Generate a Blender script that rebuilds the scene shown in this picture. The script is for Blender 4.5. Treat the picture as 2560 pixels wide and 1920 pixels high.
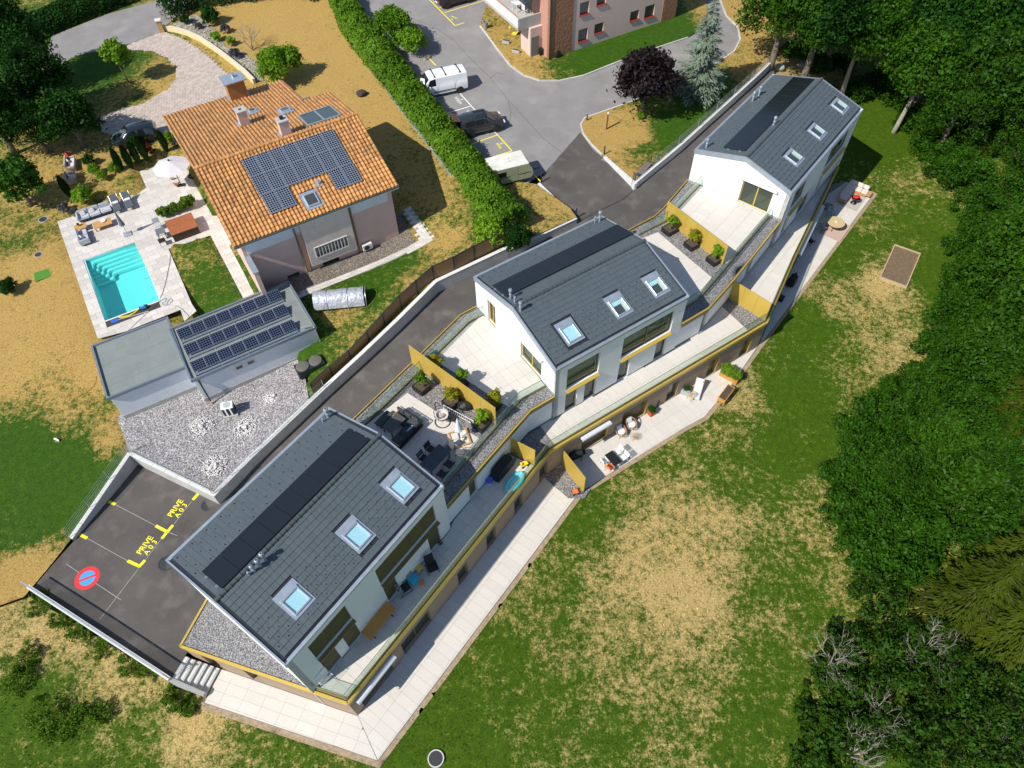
import bpy,bmesh,math,random
import numpy as np
from mathutils import Vector,Matrix
from mathutils.geometry import delaunay_2d_cdt
random.seed(7)
SC=bpy.context.scene
for o in list(bpy.data.objects):bpy.data.objects.remove(o)
C=SC.collection
R=math.radians
PI=math.pi
# ---------------------------------------------------------------- camera, sky, sun, exposure
FOC,PITCH,ROLL,CAMH=1769.238,R(53.4868),R(-1.237),44.382
_cp,_sp,_cr,_sr=math.cos(PITCH),math.sin(PITCH),math.cos(ROLL),math.sin(ROLL)
_fw=Vector((0,_cp,-_sp));_rt=Vector((1,0,0));_up=Vector((0,_sp,_cp))
_R2=_rt*_cr+_up*_sr;_U2=_up*_cr-_rt*_sr
cam_d=bpy.data.cameras.new('camera');cam=bpy.data.objects.new('camera',cam_d);C.objects.link(cam)
cam_d.sensor_width=36;cam_d.lens=FOC/2560*36;cam_d.clip_start=0.5;cam_d.clip_end=3000
_m=Matrix((_R2,_U2,-_fw)).transposed().to_4x4();_m.translation=(0,0,CAMH);cam.matrix_world=_m
SC.camera=cam
SUN_AZ,SUN_EL=R(36.5+180),R(45)
W=bpy.data.worlds.new('World');SC.world=W;W.use_nodes=True
nt=W.node_tree;bg=nt.nodes['Background']
sky=nt.nodes.new('ShaderNodeTexSky');sky.sky_type='NISHITA';sky.sun_disc=False
sky.sun_elevation=SUN_EL;sky.sun_rotation=PI/2-SUN_AZ
sky.altitude=900;sky.air_density=1.0;sky.dust_density=0.6
nt.links.new(sky.outputs[0],bg.inputs[0]);bg.inputs[1].default_value=0.12
sun_d=bpy.data.lights.new('sun','SUN');sun_d.energy=4.9;sun_d.angle=R(0.53);sun_d.color=(1,0.95,0.86)
sun=bpy.data.objects.new('sun',sun_d);C.objects.link(sun)
sun.rotation_euler=Vector((math.cos(SUN_AZ)*math.cos(SUN_EL),math.sin(SUN_AZ)*math.cos(SUN_EL),math.sin(SUN_EL))).to_track_quat('Z','Y').to_euler()
SC.view_settings.view_transform='Standard';SC.view_settings.look='None'
SC.view_settings.gamma=1;SC.view_settings.exposure=0.25;SC.view_settings.use_curve_mapping=False
SC.render.engine='CYCLES'
SC.cycles.max_bounces=8;SC.cycles.transparent_max_bounces=12;SC.cycles.diffuse_bounces=3;SC.cycles.glossy_bounces=3
# ---------------------------------------------------------------- survey helpers
def site(x,y,z=0.0):
 """place on the site at height z that the photograph shows at pixel x, y"""
 d=_fw*FOC+_R2*(x-1280)-_U2*(y-960)
 t=(z-CAMH)/d.z
 return Vector((d.x*t,d.y*t,z))
def Q(w,ox,oy):
 return lambda x,y:(ox+x*w,oy+y*w)
def ang(a,b):return math.atan2(b[1]-a[1],b[0]-a[0])
class TPS:
 def __init__(s,pts):
  P=np.array([(p[0],p[1])for p in pts]);z=np.array([p[2]for p in pts]);n=len(P)
  K=s._k(P,P)+np.eye(n)*2.0
  A=np.zeros((n+3,n+3));A[:n,:n]=K;A[:n,n]=1;A[:n,n+1:]=P;A[n:,:n]=A[:n,n:].T
  s.w=np.linalg.solve(A,np.concatenate([z,[0,0,0]]));s.P=P
 def _k(s,a,b):
  d=((a[:,None]-b[None])**2).sum(-1);return np.where(d>1e-9,d*np.log(d+1e-12)*0.5,0)
 def many(s,X):
  X=np.asarray(X,float);n=len(s.P)
  return s._k(X,s.P)@s.w[:n]+s.w[n]+X@s.w[n+1:]
 def __call__(s,x,y):return float(s.many([(x,y)])[0])
def on(h,x,y,dz=0.0):
 z=3.0
 for _ in range(12):
  p=site(x,y,z);z=0.5*z+0.5*(h(p.x,p.y)+dz)
 p=site(x,y,z);return p
 # ---------------------------------------------------------------- mesh helpers
class MB:
 def __init__(s):s.v=[];s.f=[]
 def add(s,vs,fs):
  n=len(s.v);s.v+=[tuple(v)for v in vs];s.f+=[tuple(i+n for i in f)for f in fs];return s
 def hexa(s,a):
  return s.add(a,[(3,2,1,0),(4,5,6,7),(0,1,5,4),(1,2,6,5),(2,3,7,6),(3,0,4,7)])
 def box(s,x0,y0,z0,x1,y1,z1,M=None):
  a=[(x0,y0,z0),(x1,y0,z0),(x1,y1,z0),(x0,y1,z0),(x0,y0,z1),(x1,y0,z1),(x1,y1,z1),(x0,y1,z1)]
  if M:a=[M@Vector(p)for p in a]
  return s.hexa(a)
 def cbox(s,c,sz,rz=0,rx=0,ry=0):
  M=Matrix.Translation(c)@Matrix.Rotation(rz,4,'Z')@Matrix.Rotation(ry,4,'Y')@Matrix.Rotation(rx,4,'X')
  x,y,z=sz[0]/2,sz[1]/2,sz[2]/2
  return s.box(-x,-y,-z,x,y,z,M)
 def prism(s,poly,z0,z1):
  n=len(poly);f0=z0 if callable(z0)else(lambda i:z0);f1=z1 if callable(z1)else(lambda i:z1)
  ar=sum(poly[i][0]*poly[(i+1)%n][1]-poly[(i+1)%n][0]*poly[i][1]for i in range(n))
  idx=list(range(n))if ar>0 else list(range(n))[::-1]
  vs=[(poly[i][0],poly[i][1],f0(i))for i in idx]+[(poly[i][0],poly[i][1],f1(i))for i in idx]
  fs=[tuple(range(n))[::-1],tuple(range(n,2*n))]+[(i,(i+1)%n,(i+1)%n+n,i+n)for i in range(n)]
  return s.add(vs,fs)
 def bar(s,a,b,w,h,up=(0,0,1)):
  a=Vector(a);b=Vector(b);d=(b-a).normalized();u=Vector(up)
  if abs(d.dot(u))>.98:u=Vector((1,0,0))
  x=d.cross(u).normalized();y=x.cross(d)
  p=[x*(-w/2)-y*(h/2),x*(w/2)-y*(h/2),x*(w/2)+y*(h/2),x*(-w/2)+y*(h/2)]
  return s.hexa([a+q for q in p]+[b+q for q in p])
 def tube(s,pts,r,n=8,closed=False,caps=True):
  P=[Vector(p)for p in pts];m=len(P);rr=r if isinstance(r,(list,tuple))else[r]*m
  base=len(s.v);nrm=None
  for i,p in enumerate(P):
   d=(P[(i+1)%m]-P[i-1])if closed else(P[min(i+1,m-1)]-P[max(i-1,0)])
   d=d.normalized()if d.length>1e-9 else Vector((0,0,1))
   if nrm is None:nrm=d.orthogonal().normalized()
   nrm=(nrm-d*nrm.dot(d));nrm=nrm.normalized()if nrm.length>1e-6 else d.orthogonal().normalized()
   bi=d.cross(nrm)
   for k in range(n):
    t=2*PI*k/n;s.v.append(tuple(p+(nrm*math.cos(t)+bi*math.sin(t))*rr[i]))
  for i in range(m if closed else m-1):
   for k in range(n):
    a=base+i*n+k;b=base+i*n+(k+1)%n;j=(i+1)%m
    s.f.append((a,b,base+j*n+(k+1)%n,base+j*n+k))
  if caps and not closed:
   s.f.append(tuple(base+k for k in range(n))[::-1]);s.f.append(tuple(base+(m-1)*n+k for k in range(n)))
  return s
 def lathe(s,prof,n=16,c=(0,0,0),caps=True,sx=1,sy=1):
  base=len(s.v)
  for r,z in prof:
   for k in range(n):
    t=2*PI*k/n;s.v.append((c[0]+r*math.cos(t)*sx,c[1]+r*math.sin(t)*sy,c[2]+z))
  for i in range(len(prof)-1):
   for k in range(n):s.f.append((base+i*n+k,base+i*n+(k+1)%n,base+(i+1)*n+(k+1)%n,base+(i+1)*n+k))
  if caps:
   s.f.append(tuple(base+k for k in range(n))[::-1]);s.f.append(tuple(base+(len(prof)-1)*n+k for k in range(n)))
  return s
 def cyl(s,c,r,h,n=16):return s.lathe([(r,0),(r,h)],n,c)
 def quad(s,a,b,c,d):return s.add([a,b,c,d],[(0,1,2,3)])
 def ico(s,c,r,sub=1,sq=(1,1,1),jit=0.0,rnd=random):
  key=sub
  if key not in _ICO:
   bm=bmesh.new();bmesh.ops.create_icosphere(bm,subdivisions=sub,radius=1)
   _ICO[key]=([tuple(v.co)for v in bm.verts],[tuple(v.index for v in f.verts)for f in bm.faces]);bm.free()
  vs,fs=_ICO[key]
  return s.add([(c[0]+v[0]*r*sq[0]*(1+rnd.uniform(-jit,jit)),c[1]+v[1]*r*sq[1]*(1+rnd.uniform(-jit,jit)),c[2]+v[2]*r*sq[2]*(1+rnd.uniform(-jit,jit)))for v in vs],fs)
 def mesh(s,name,mat,smooth=False,bevel=0,fix=True):
  me=bpy.data.meshes.new(name);me.from_pydata(s.v,[],s.f);
  if fix or bevel:
   bm=bmesh.new();bm.from_mesh(me)
   bmesh.ops.recalc_face_normals(bm,faces=bm.faces)
   if bevel:
    bmesh.ops.bevel(bm,geom=[e for e in bm.edges if len(e.link_faces)==2 and e.calc_face_angle(0)>.6],offset=bevel,segments=2 if bevel>.02 else 1,affect='EDGES',clamp_overlap=True)
   bm.to_mesh(me);bm.free()
  if smooth:
   me.polygons.foreach_set('use_smooth',[True]*len(me.polygons))
   if smooth!='all':me.set_sharp_from_angle(angle=R(40))
  if mat:me.materials.append(mat)
  me.update();return me
 def build(s,name,mat,parent=None,smooth=False,bevel=0,loc=None,rz=0,fix=True):
  return put(name,s.mesh(name,mat,smooth,bevel,fix),parent,loc,rz)
_ICO={}
def put(name,me,parent=None,loc=None,rz=0,rot=None,scale=None):
 o=bpy.data.objects.new(name,me);C.objects.link(o)
 if parent:o.parent=parent
 if loc is not None:o.location=loc
 if rot is not None:o.rotation_euler=rot
 elif rz:o.rotation_euler=(0,0,rz)
 if scale is not None:o.scale=scale if isinstance(scale,(tuple,list))else(scale,)*3
 return o
def tag(o,label=None,cat=None,group=None,kind=None):
 if label:o['label']=label
 if cat:o['category']=cat
 if group:o['group']=group
 if kind:o['kind']=kind
 return o
def thing(name,label,cat,loc=(0,0,0),rz=0,group=None):
 o=bpy.data.objects.new(name,None);C.objects.link(o);o.location=loc;o.rotation_euler=(0,0,rz);o.empty_display_size=.2
 return tag(o,label,cat,group)
def stuff(o):o['kind']='stuff';return o
def struct(o):o['kind']='structure';return o
def dup(o,loc=None,rz=None,label=None,scale=None,parent=None):
 c=o.copy();C.objects.link(c)
 if parent:c.parent=parent
 if loc is not None:c.location=loc
 if rz is not None:c.rotation_euler=(0,0,rz)
 if scale is not None:c.scale=scale if isinstance(scale,(tuple,list))else(scale,)*3
 if label:c['label']=label
 for ch in KIDS.get(o.name,[])or[k for k in o.children]:
  dup(ch,parent=c)
 return c
KIDS={}
def inpoly(x,y,poly):
 r=False;n=len(poly);j=n-1
 for i in range(n):
  xi,yi=poly[i][0],poly[i][1];xj,yj=poly[j][0],poly[j][1]
  if(yi>y)!=(yj>y)and x<(xj-xi)*(y-yi)/(yj-yi)+xi:r=not r
  j=i
 return r
def resample(poly,step,closed=True):
 out=[]
 n=len(poly)
 for i in range(n if closed else n-1):
  a=Vector(poly[i][:2]);b=Vector(poly[(i+1)%n][:2]);k=max(1,int((b-a).length/step))
  for j in range(k):out.append(tuple(a.lerp(b,j/k)))
 if not closed:out.append(tuple(poly[-1][:2]))
 return out
def tri_poly(poly,step,holes=(),edge=None):
 """triangulated sheet inside a polygon (list of x, y), with holes"""
 b=resample(poly,edge or step);hs=[resample(h,edge or step)for h in holes]
 pts=[Vector(p)for p in b];edges=[(i,(i+1)%len(b))for i in range(len(b))]
 for h in hs:
  n=len(pts);pts+=[Vector(p)for p in h];edges+=[(n+i,n+(i+1)%len(h))for i in range(len(h))]
 xs=[p[0]for p in b];ys=[p[1]for p in b]
 y=min(ys)+step*.5;k=0
 while y<max(ys):
  x=min(xs)+step*(.5 if k%2 else 0)
  while x<max(xs):
   if inpoly(x,y,poly)and not any(inpoly(x,y,h)for h in holes):pts.append(Vector((x,y)))
   x+=step
  y+=step*.87;k+=1
 r=delaunay_2d_cdt(pts,edges,[],0,1e-5)
 V,F=r[0],r[2];fs=[]
 for f in F:
  c=sum((V[i]for i in f),Vector((0,0)))/len(f)
  if inpoly(c.x,c.y,poly)and not any(inpoly(c.x,c.y,h)for h in holes):fs.append(tuple(f))
 return[(v.x,v.y)for v in V],fs
def sheet(name,poly,h,step,mat,holes=(),dz=0.0,attr=None,skirt=0.0,parent=None):
 V,F=tri_poly(poly,step,holes)
 Z=h.many(V)+dz if isinstance(h,TPS)else[h(x,y)+dz for x,y in V]
 me=bpy.data.meshes.new(name);vs=[(v[0],v[1],z)for v,z in zip(V,Z)]
 fs=[]
 for f in F:
  a,b,c=(Vector(vs[i])for i in f[:3])
  fs.append(tuple(f)if(b-a).cross(c-a).z>0 else tuple(f)[::-1])
 me.from_pydata(vs,[],fs)
 if attr:
  at=me.color_attributes.new('dry','FLOAT_COLOR','POINT')
  vals=attr(V);at.data.foreach_set('color',np.array([(v,v,v,1)for v in vals],dtype=np.float32).ravel())
 me.polygons.foreach_set('use_smooth',[True]*len(me.polygons))
 me.materials.append(mat)
 o=put(name,me,parent)
 if skirt:
  m=MB();n=len(resample(poly,step));
  for i in range(n):
   a,b=vs[i],vs[(i+1)%n]
   m.quad(a,b,(b[0],b[1],b[2]-skirt),(a[0],a[1],a[2]-skirt))
  m.build('edge',mat,o,fix=False)
 return o
def off(poly,d,closed=True):
 """offset polyline to the left by d"""
 n=len(poly);out=[]
 for i in range(n):
  p=Vector(poly[i][:2]);dirs=[]
  if closed or i>0:dirs.append((p-Vector(poly[i-1][:2])).normalized())
  if closed or i<n-1:dirs.append((Vector(poly[(i+1)%n][:2])-p).normalized())
  nn=[Vector((-q.y,q.x))for q in dirs];m=sum(nn,Vector((0,0)));m=m.normalized()if m.length>1e-6 else nn[0]
  out.append(tuple(p+m*d/max(.35,m.dot(nn[0]))))
 return out
def ribbon(poly,w,z0,z1,mb=None):
 """upright strip of width w along an open polyline; z0/z1 numbers or lists"""
 mb=mb or MB();L=off(poly,w/2,False);Rr=off(poly,-w/2,False)
 for i in range(len(poly)-1):
  a0=z0[i]if isinstance(z0,(list,tuple))else z0;b0=z0[i+1]if isinstance(z0,(list,tuple))else z0
  a1=z1[i]if isinstance(z1,(list,tuple))else z1;b1=z1[i+1]if isinstance(z1,(list,tuple))else z1
  mb.hexa([(*Rr[i],a0),(*Rr[i+1],b0),(*L[i+1],b0),(*L[i],a0),(*Rr[i],a1),(*Rr[i+1],b1),(*L[i+1],b1),(*L[i],a1)])
 return mb
def wall_boxes(mb,L,z0,z1,y0,y1,ops,x0=0.0):
 """wall from x0..L, z0..z1, depth y0..y1 with openings (xa, xb, za, zb), as butted boxes"""
 xs=sorted({x0,L,*[o[0]for o in ops],*[o[1]for o in ops]});xs=[x for x in xs if x0<=x<=L]
 for a,b in zip(xs,xs[1:]):
  m=(a+b)/2;cuts=sorted((o[2],o[3])for o in ops if o[0]<m<o[1]);z=z0
  for c,d in cuts:
   if c>z+1e-4:mb.box(a,y0,z,b,y1,c)
   z=d
  if z<z1-1e-4:mb.box(a,y0,z,b,y1,z1)
 return mb
 # ---------------------------------------------------------------- procedural materials
MATS={}
def _n(nt,t,**k):
 n=nt.nodes.new(t)
 for a,v in k.items():
  if a.startswith('i_'):n.inputs[a[2:].replace('_',' ')].default_value=v
  else:setattr(n,a,v)
 return n
def lin(h):
 h=h.lstrip('#');c=[int(h[i:i+2],16)/255 for i in(0,2,4)]
 return tuple(x/12.92 if x<=.04045 else((x+.055)/1.055)**2.4 for x in c)
def mat(name,col,rough=.6,var=.12,scale=3.0,metal=0.0,bump=0.0,bscale=40.0,rnd=0.0,col2=None,spec=.5,coat=0.0,detail=5,stretch=None,wear=None,world=False,bdist=.02):
 if name in MATS:return MATS[name]
 m=bpy.data.materials.new(name);m.use_nodes=True;t=m.node_tree;b=t.nodes['Principled BSDF'];L=t.links.new
 if isinstance(col,str):col=lin(col)
 if isinstance(col2,str):col2=lin(col2)
 if world:g=_n(t,'ShaderNodeNewGeometry');co=g.outputs['Position']
 else:co=_n(t,'ShaderNodeTexCoord').outputs['Object']
 if stretch:
  mp=_n(t,'ShaderNodeMapping');mp.inputs['Scale'].default_value=stretch;L(co,mp.inputs[0]);co2=mp.outputs[0]
 else:co2=co
 ns=_n(t,'ShaderNodeTexNoise');ns.inputs['Scale'].default_value=scale;ns.inputs['Detail'].default_value=detail;ns.inputs['Roughness'].default_value=.6
 L(co2,ns.inputs['Vector'])
 mx=_n(t,'ShaderNodeMix',data_type='RGBA');
 c1=tuple(max(0,c*(1-var))for c in col);c2=col2 or tuple(min(1,c*(1+var))for c in col)
 if col2:c1=col
 mx.inputs['A'].default_value=(*c1,1);mx.inputs['B'].default_value=(*c2,1)
 rm=_n(t,'ShaderNodeMapRange');rm.inputs['From Min'].default_value=.3;rm.inputs['From Max'].default_value=.7
 L(ns.outputs[0],rm.inputs[0]);L(rm.outputs[0],mx.inputs['Factor']);out=mx.outputs['Result']
 if rnd:
  oi=_n(t,'ShaderNodeObjectInfo');ge=_n(t,'ShaderNodeNewGeometry');ad=_n(t,'ShaderNodeMath',operation='ADD');fr=_n(t,'ShaderNodeMath',operation='FRACT')
  L(oi.outputs['Random'],ad.inputs[0]);L(ge.outputs['Random Per Island'],ad.inputs[1]);L(ad.outputs[0],fr.inputs[0])
  mr=_n(t,'ShaderNodeMapRange');mr.inputs['To Min'].default_value=1-rnd;mr.inputs['To Max'].default_value=1+rnd;L(fr.outputs[0],mr.inputs[0])
  vm=_n(t,'ShaderNodeVectorMath',operation='SCALE');L(out,vm.inputs[0]);L(mr.outputs[0],vm.inputs['Scale']);out=vm.outputs[0]
 if wear:
  wn=_n(t,'ShaderNodeTexNoise');wn.inputs['Scale'].default_value=wear[2];wn.inputs['Detail'].default_value=8;L(co,wn.inputs['Vector'])
  wr=_n(t,'ShaderNodeMapRange');wr.inputs['From Min'].default_value=.52;wr.inputs['From Max'].default_value=.75;wr.inputs['To Max'].default_value=wear[1];L(wn.outputs[0],wr.inputs[0])
  wm=_n(t,'ShaderNodeMix',data_type='RGBA');L(wr.outputs[0],wm.inputs['Factor']);L(out,wm.inputs['A'])
  wc=lin(wear[0])if isinstance(wear[0],str)else wear[0];wm.inputs['B'].default_value=(*wc,1);out=wm.outputs['Result']
 L(out,b.inputs['Base Color'])
 b.inputs['Roughness'].default_value=rough;b.inputs['Metallic'].default_value=metal;b.inputs['Specular IOR Level'].default_value=spec;b.inputs['Coat Weight'].default_value=coat
 if bump:
  bn=_n(t,'ShaderNodeTexNoise');bn.inputs['Scale'].default_value=bscale;bn.inputs['Detail'].default_value=4;L(co2,bn.inputs['Vector'])
  bp=_n(t,'ShaderNodeBump');bp.inputs['Strength'].default_value=bump;bp.inputs['Distance'].default_value=bdist;L(bn.outputs[0],bp.inputs['Height']);L(bp.outputs[0],b.inputs['Normal'])
 MATS[name]=m;return m
def emit_free_glass(name,tint,alpha,rough=.02):
 if name in MATS:return MATS[name]
 m=bpy.data.materials.new(name);m.use_nodes=True;t=m.node_tree;t.nodes.clear();L=t.links.new
 o=_n(t,'ShaderNodeOutputMaterial');tr=_n(t,'ShaderNodeBsdfTransparent');tr.inputs[0].default_value=(*tint,1)
 gl=_n(t,'ShaderNodeBsdfGlossy');gl.inputs['Roughness'].default_value=rough;gl.inputs[0].default_value=(.9,.95,.95,1)
 df=_n(t,'ShaderNodeBsdfDiffuse');df.inputs[0].default_value=(.62,.74,.68,1)
 lw=_n(t,'ShaderNodeLayerWeight');pw=_n(t,'ShaderNodeMath',operation='POWER');pw.inputs[1].default_value=4.0;L(lw.outputs['Facing'],pw.inputs[0])
 ml=_n(t,'ShaderNodeMath',operation='MULTIPLY_ADD');ml.inputs[1].default_value=.6;ml.inputs[2].default_value=.025;L(pw.outputs[0],ml.inputs[0])
 m1=_n(t,'ShaderNodeMixShader');m1.inputs[0].default_value=alpha;L(tr.outputs[0],m1.inputs[1]);L(df.outputs[0],m1.inputs[2])
 m2=_n(t,'ShaderNodeMixShader');L(ml.outputs[0],m2.inputs[0]);L(m1.outputs[0],m2.inputs[1]);L(gl.outputs[0],m2.inputs[2])
 L(m2.outputs[0],o.inputs[0]);MATS[name]=m;return m
def leafmat(name,c1,c2,rough=.5,trans=.35):
 if name in MATS:return MATS[name]
 m=bpy.data.materials.new(name);m.use_nodes=True;t=m.node_tree;t.nodes.clear();L=t.links.new
 if isinstance(c1,str):c1=lin(c1)
 if isinstance(c2,str):c2=lin(c2)
 o=_n(t,'ShaderNodeOutputMaterial');b=_n(t,'ShaderNodeBsdfPrincipled');tl=_n(t,'ShaderNodeBsdfTranslucent');mx=_n(t,'ShaderNodeMixShader')
 ge=_n(t,'ShaderNodeNewGeometry');oi=_n(t,'ShaderNodeObjectInfo')
 ns=_n(t,'ShaderNodeTexNoise');ns.inputs['Scale'].default_value=.55;ns.inputs['Detail'].default_value=3;L(ge.outputs['Position'],ns.inputs['Vector'])
 a=_n(t,'ShaderNodeMath',operation='MULTIPLY');a.inputs[1].default_value=.55;L(ge.outputs['Random Per Island'],a.inputs[0])
 b2=_n(t,'ShaderNodeMath',operation='MULTIPLY_ADD');b2.inputs[1].default_value=.9;b2.inputs[2].default_value=-.22;L(ns.outputs[0],b2.inputs[0])
 s=_n(t,'ShaderNodeMath',operation='ADD');L(a.outputs[0],s.inputs[0]);L(b2.outputs[0],s.inputs[1])
 s2=_n(t,'ShaderNodeMath',operation='MULTIPLY_ADD',use_clamp=True);s2.inputs[1].default_value=.35;L(oi.outputs['Random'],s2.inputs[0]);L(s.outputs[0],s2.inputs[2])
 cm=_n(t,'ShaderNodeMix',data_type='RGBA');cm.inputs['A'].default_value=(*c1,1);cm.inputs['B'].default_value=(*c2,1);L(s2.outputs[0],cm.inputs['Factor'])
 L(cm.outputs['Result'],b.inputs['Base Color']);L(cm.outputs['Result'],tl.inputs[0]);b.inputs['Roughness'].default_value=rough;b.inputs['Specular IOR Level'].default_value=.12
 mx.inputs[0].default_value=trans;L(b.outputs[0],mx.inputs[1]);L(tl.outputs[0],mx.inputs[2]);L(mx.outputs[0],o.inputs[0])
 MATS[name]=m;return m
def ramp(t,stops):
 r=_n(t,'ShaderNodeValToRGB');e=r.color_ramp.elements
 while len(e)<len(stops):e.new(.5)
 for k,(p,c)in zip(e,stops):k.position=p;k.color=(*(lin(c)if isinstance(c,str)else c),1)
 return r
def grassmat(name,greens,straws,bias=0.0,blade=False):
 m=bpy.data.materials.new(name);m.use_nodes=True;t=m.node_tree;b=t.nodes['Principled BSDF'];L=t.links.new
 g=_n(t,'ShaderNodeNewGeometry');P=g.outputs['Position']
 def noise(sc,det=6,ro=.6,vec=P):
  n=_n(t,'ShaderNodeTexNoise');n.inputs['Scale'].default_value=sc;n.inputs['Detail'].default_value=det;n.inputs['Roughness'].default_value=ro;L(vec,n.inputs['Vector']);return n.outputs[0]
 def ma(op,a,c=None,d=None,clamp=False):
  n=_n(t,'ShaderNodeMath',operation=op,use_clamp=clamp)
  for i,x in enumerate((a,c,d)):
   if x is None:continue
   if isinstance(x,(int,float)):n.inputs[i].default_value=x
   else:L(x,n.inputs[i])
  return n.outputs[0]
 at=_n(t,'ShaderNodeAttribute',attribute_name='dry')
 big=noise(.45,5);mid=noise(2.4,9,.74);fine=noise(8.0,6,.75);vf=noise(30.0,4,.75)
 th=ma('ADD',ma('MULTIPLY_ADD',at.outputs['Fac'],-.50,.74-bias),ma('MULTIPLY_ADD',big,-.30,.15))
 dry=ma('MULTIPLY_ADD',ma('SUBTRACT',ma('MULTIPLY_ADD',fine,.35,ma('MULTIPLY',mid,.65)),th),6.5,.5,True)
 gm=_n(t,'ShaderNodeMix',data_type='RGBA');L(ma('MULTIPLY_ADD',ma('ADD',mid,fine),1.3,-.8,True),gm.inputs['Factor']);gm.inputs['A'].default_value=(*lin(greens[0]),1);gm.inputs['B'].default_value=(*lin(greens[1]),1)
 sm=_n(t,'ShaderNodeMix',data_type='RGBA');L(ma('MULTIPLY_ADD',fine,2.4,-.7,True),sm.inputs['Factor']);sm.inputs['A'].default_value=(*lin(straws[0]),1);sm.inputs['B'].default_value=(*lin(straws[1]),1)
 cm=_n(t,'ShaderNodeMix',data_type='RGBA');L(dry,cm.inputs['Factor']);L(gm.outputs['Result'],cm.inputs['A']);L(sm.outputs['Result'],cm.inputs['B'])
 v=ma('MULTIPLY_ADD',vf,1.7,.15)
 if blade:
  v=ma('MULTIPLY',v,ma('MULTIPLY_ADD',g.outputs['Random Per Island'],1.2,.45))
 sc=_n(t,'ShaderNodeVectorMath',operation='SCALE');L(cm.outputs['Result'],sc.inputs[0]);L(v,sc.inputs['Scale'])
 L(sc.outputs[0],b.inputs['Base Color']);b.inputs['Roughness'].default_value=.8;b.inputs['Specular IOR Level'].default_value=.15
 if not blade:
  bp=_n(t,'ShaderNodeBump');bp.inputs['Strength'].default_value=.9;bp.inputs['Distance'].default_value=.06;L(ma('ADD',fine,ma('MULTIPLY',vf,.6)),bp.inputs['Height']);L(bp.outputs[0],b.inputs['Normal'])
 return m
def gravelmat(name,cols,scale,bump=.8,world=True):
 m=bpy.data.materials.new(name);m.use_nodes=True;t=m.node_tree;b=t.nodes['Principled BSDF'];L=t.links.new
 g=_n(t,'ShaderNodeNewGeometry');vo=_n(t,'ShaderNodeTexVoronoi');vo.inputs['Scale'].default_value=scale;L(g.outputs['Position'],vo.inputs['Vector'])
 sp=_n(t,'ShaderNodeSeparateColor');L(vo.outputs['Color'],sp.inputs[0])
 r=ramp(t,cols);L(sp.outputs[0],r.inputs[0])
 ns=_n(t,'ShaderNodeTexNoise');ns.inputs['Scale'].default_value=1.1;L(g.outputs['Position'],ns.inputs['Vector'])
 mr=_n(t,'ShaderNodeMapRange');mr.inputs['To Min'].default_value=.8;mr.inputs['To Max'].default_value=1.2;L(ns.outputs[0],mr.inputs[0])
 dm=_n(t,'ShaderNodeMapRange');dm.inputs['From Max'].default_value=.6;dm.inputs['To Min'].default_value=1.0;dm.inputs['To Max'].default_value=.5;L(vo.outputs['Distance'],dm.inputs[0])
 mu=_n(t,'ShaderNodeMath',operation='MULTIPLY');L(mr.outputs[0],mu.inputs[0]);L(dm.outputs[0],mu.inputs[1])
 sc=_n(t,'ShaderNodeVectorMath',operation='SCALE');L(r.outputs[0],sc.inputs[0]);L(mu.outputs[0],sc.inputs['Scale']);L(sc.outputs[0],b.inputs['Base Color'])
 b.inputs['Roughness'].default_value=.85
 bp=_n(t,'ShaderNodeBump');bp.invert=True;bp.inputs['Strength'].default_value=bump;bp.inputs['Distance'].default_value=.03;L(vo.outputs['Distance'],bp.inputs['Height']);L(bp.outputs[0],b.inputs['Normal'])
 MATS[name]=m;return m
def gridmat(name,cell,line,sx,sy,lw,rough=.25,axes='XY'):
 """flat print of thin lines on a dark sheet (solar cells)"""
 m=bpy.data.materials.new(name);m.use_nodes=True;t=m.node_tree;b=t.nodes['Principled BSDF'];L=t.links.new
 co=_n(t,'ShaderNodeTexCoord');sp=_n(t,'ShaderNodeSeparateXYZ');L(co.outputs['Object'],sp.inputs[0]);fac=None
 for ax,s in zip(axes,(sx,sy)):
  a=_n(t,'ShaderNodeMath',operation='DIVIDE');L(sp.outputs[ax],a.inputs[0]);a.inputs[1].default_value=s
  f=_n(t,'ShaderNodeMath',operation='FRACT');L(a.outputs[0],f.inputs[0])
  c=_n(t,'ShaderNodeMath',operation='COMPARE');L(f.outputs[0],c.inputs[0]);c.inputs[1].default_value=.5;c.inputs[2].default_value=lw/s/2
  if fac is None:fac=c.outputs[0]
  else:
   mxx=_n(t,'ShaderNodeMath',operation='MAXIMUM');L(fac,mxx.inputs[0]);L(c.outputs[0],mxx.inputs[1]);fac=mxx.outputs[0]
 mx=_n(t,'ShaderNodeMix',data_type='RGBA');L(fac,mx.inputs['Factor']);mx.inputs['A'].default_value=(*lin(cell),1);mx.inputs['B'].default_value=(*lin(line),1)
 L(mx.outputs['Result'],b.inputs['Base Color']);b.inputs['Roughness'].default_value=rough
 MATS[name]=m;return m
WHITE=mat('white_render',(.80,.79,.77),.8,.04,.7,bump=.15,bscale=60,wear=((.66,.66,.66),.25,.5))
BROWN=None
GOLD=mat('gold_sheet',(.56,.39,.075),.38,.05,.8,metal=.25)
GOLDD=mat('bronze_sheet',(.20,.145,.04),.45,.08,.8,metal=.2)
SHUT=mat('bronze_blind',(.105,.085,.03),.5,.05,1)
ZINC=mat('zinc_sheet',(.42,.48,.55),.42,.12,2.0,metal=.55)
ALU=mat('aluminium',(.62,.65,.68),.35,.08,6,metal=.7)
STEEL=mat('galvanised_steel',(.50,.53,.55),.4,.15,8,metal=.7)
DARK=mat('anthracite_metal',(.022,.026,.032),.45,.1,6)
BLACK=mat('black_metal',(.012,.012,.013),.45,.1,6)
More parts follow.
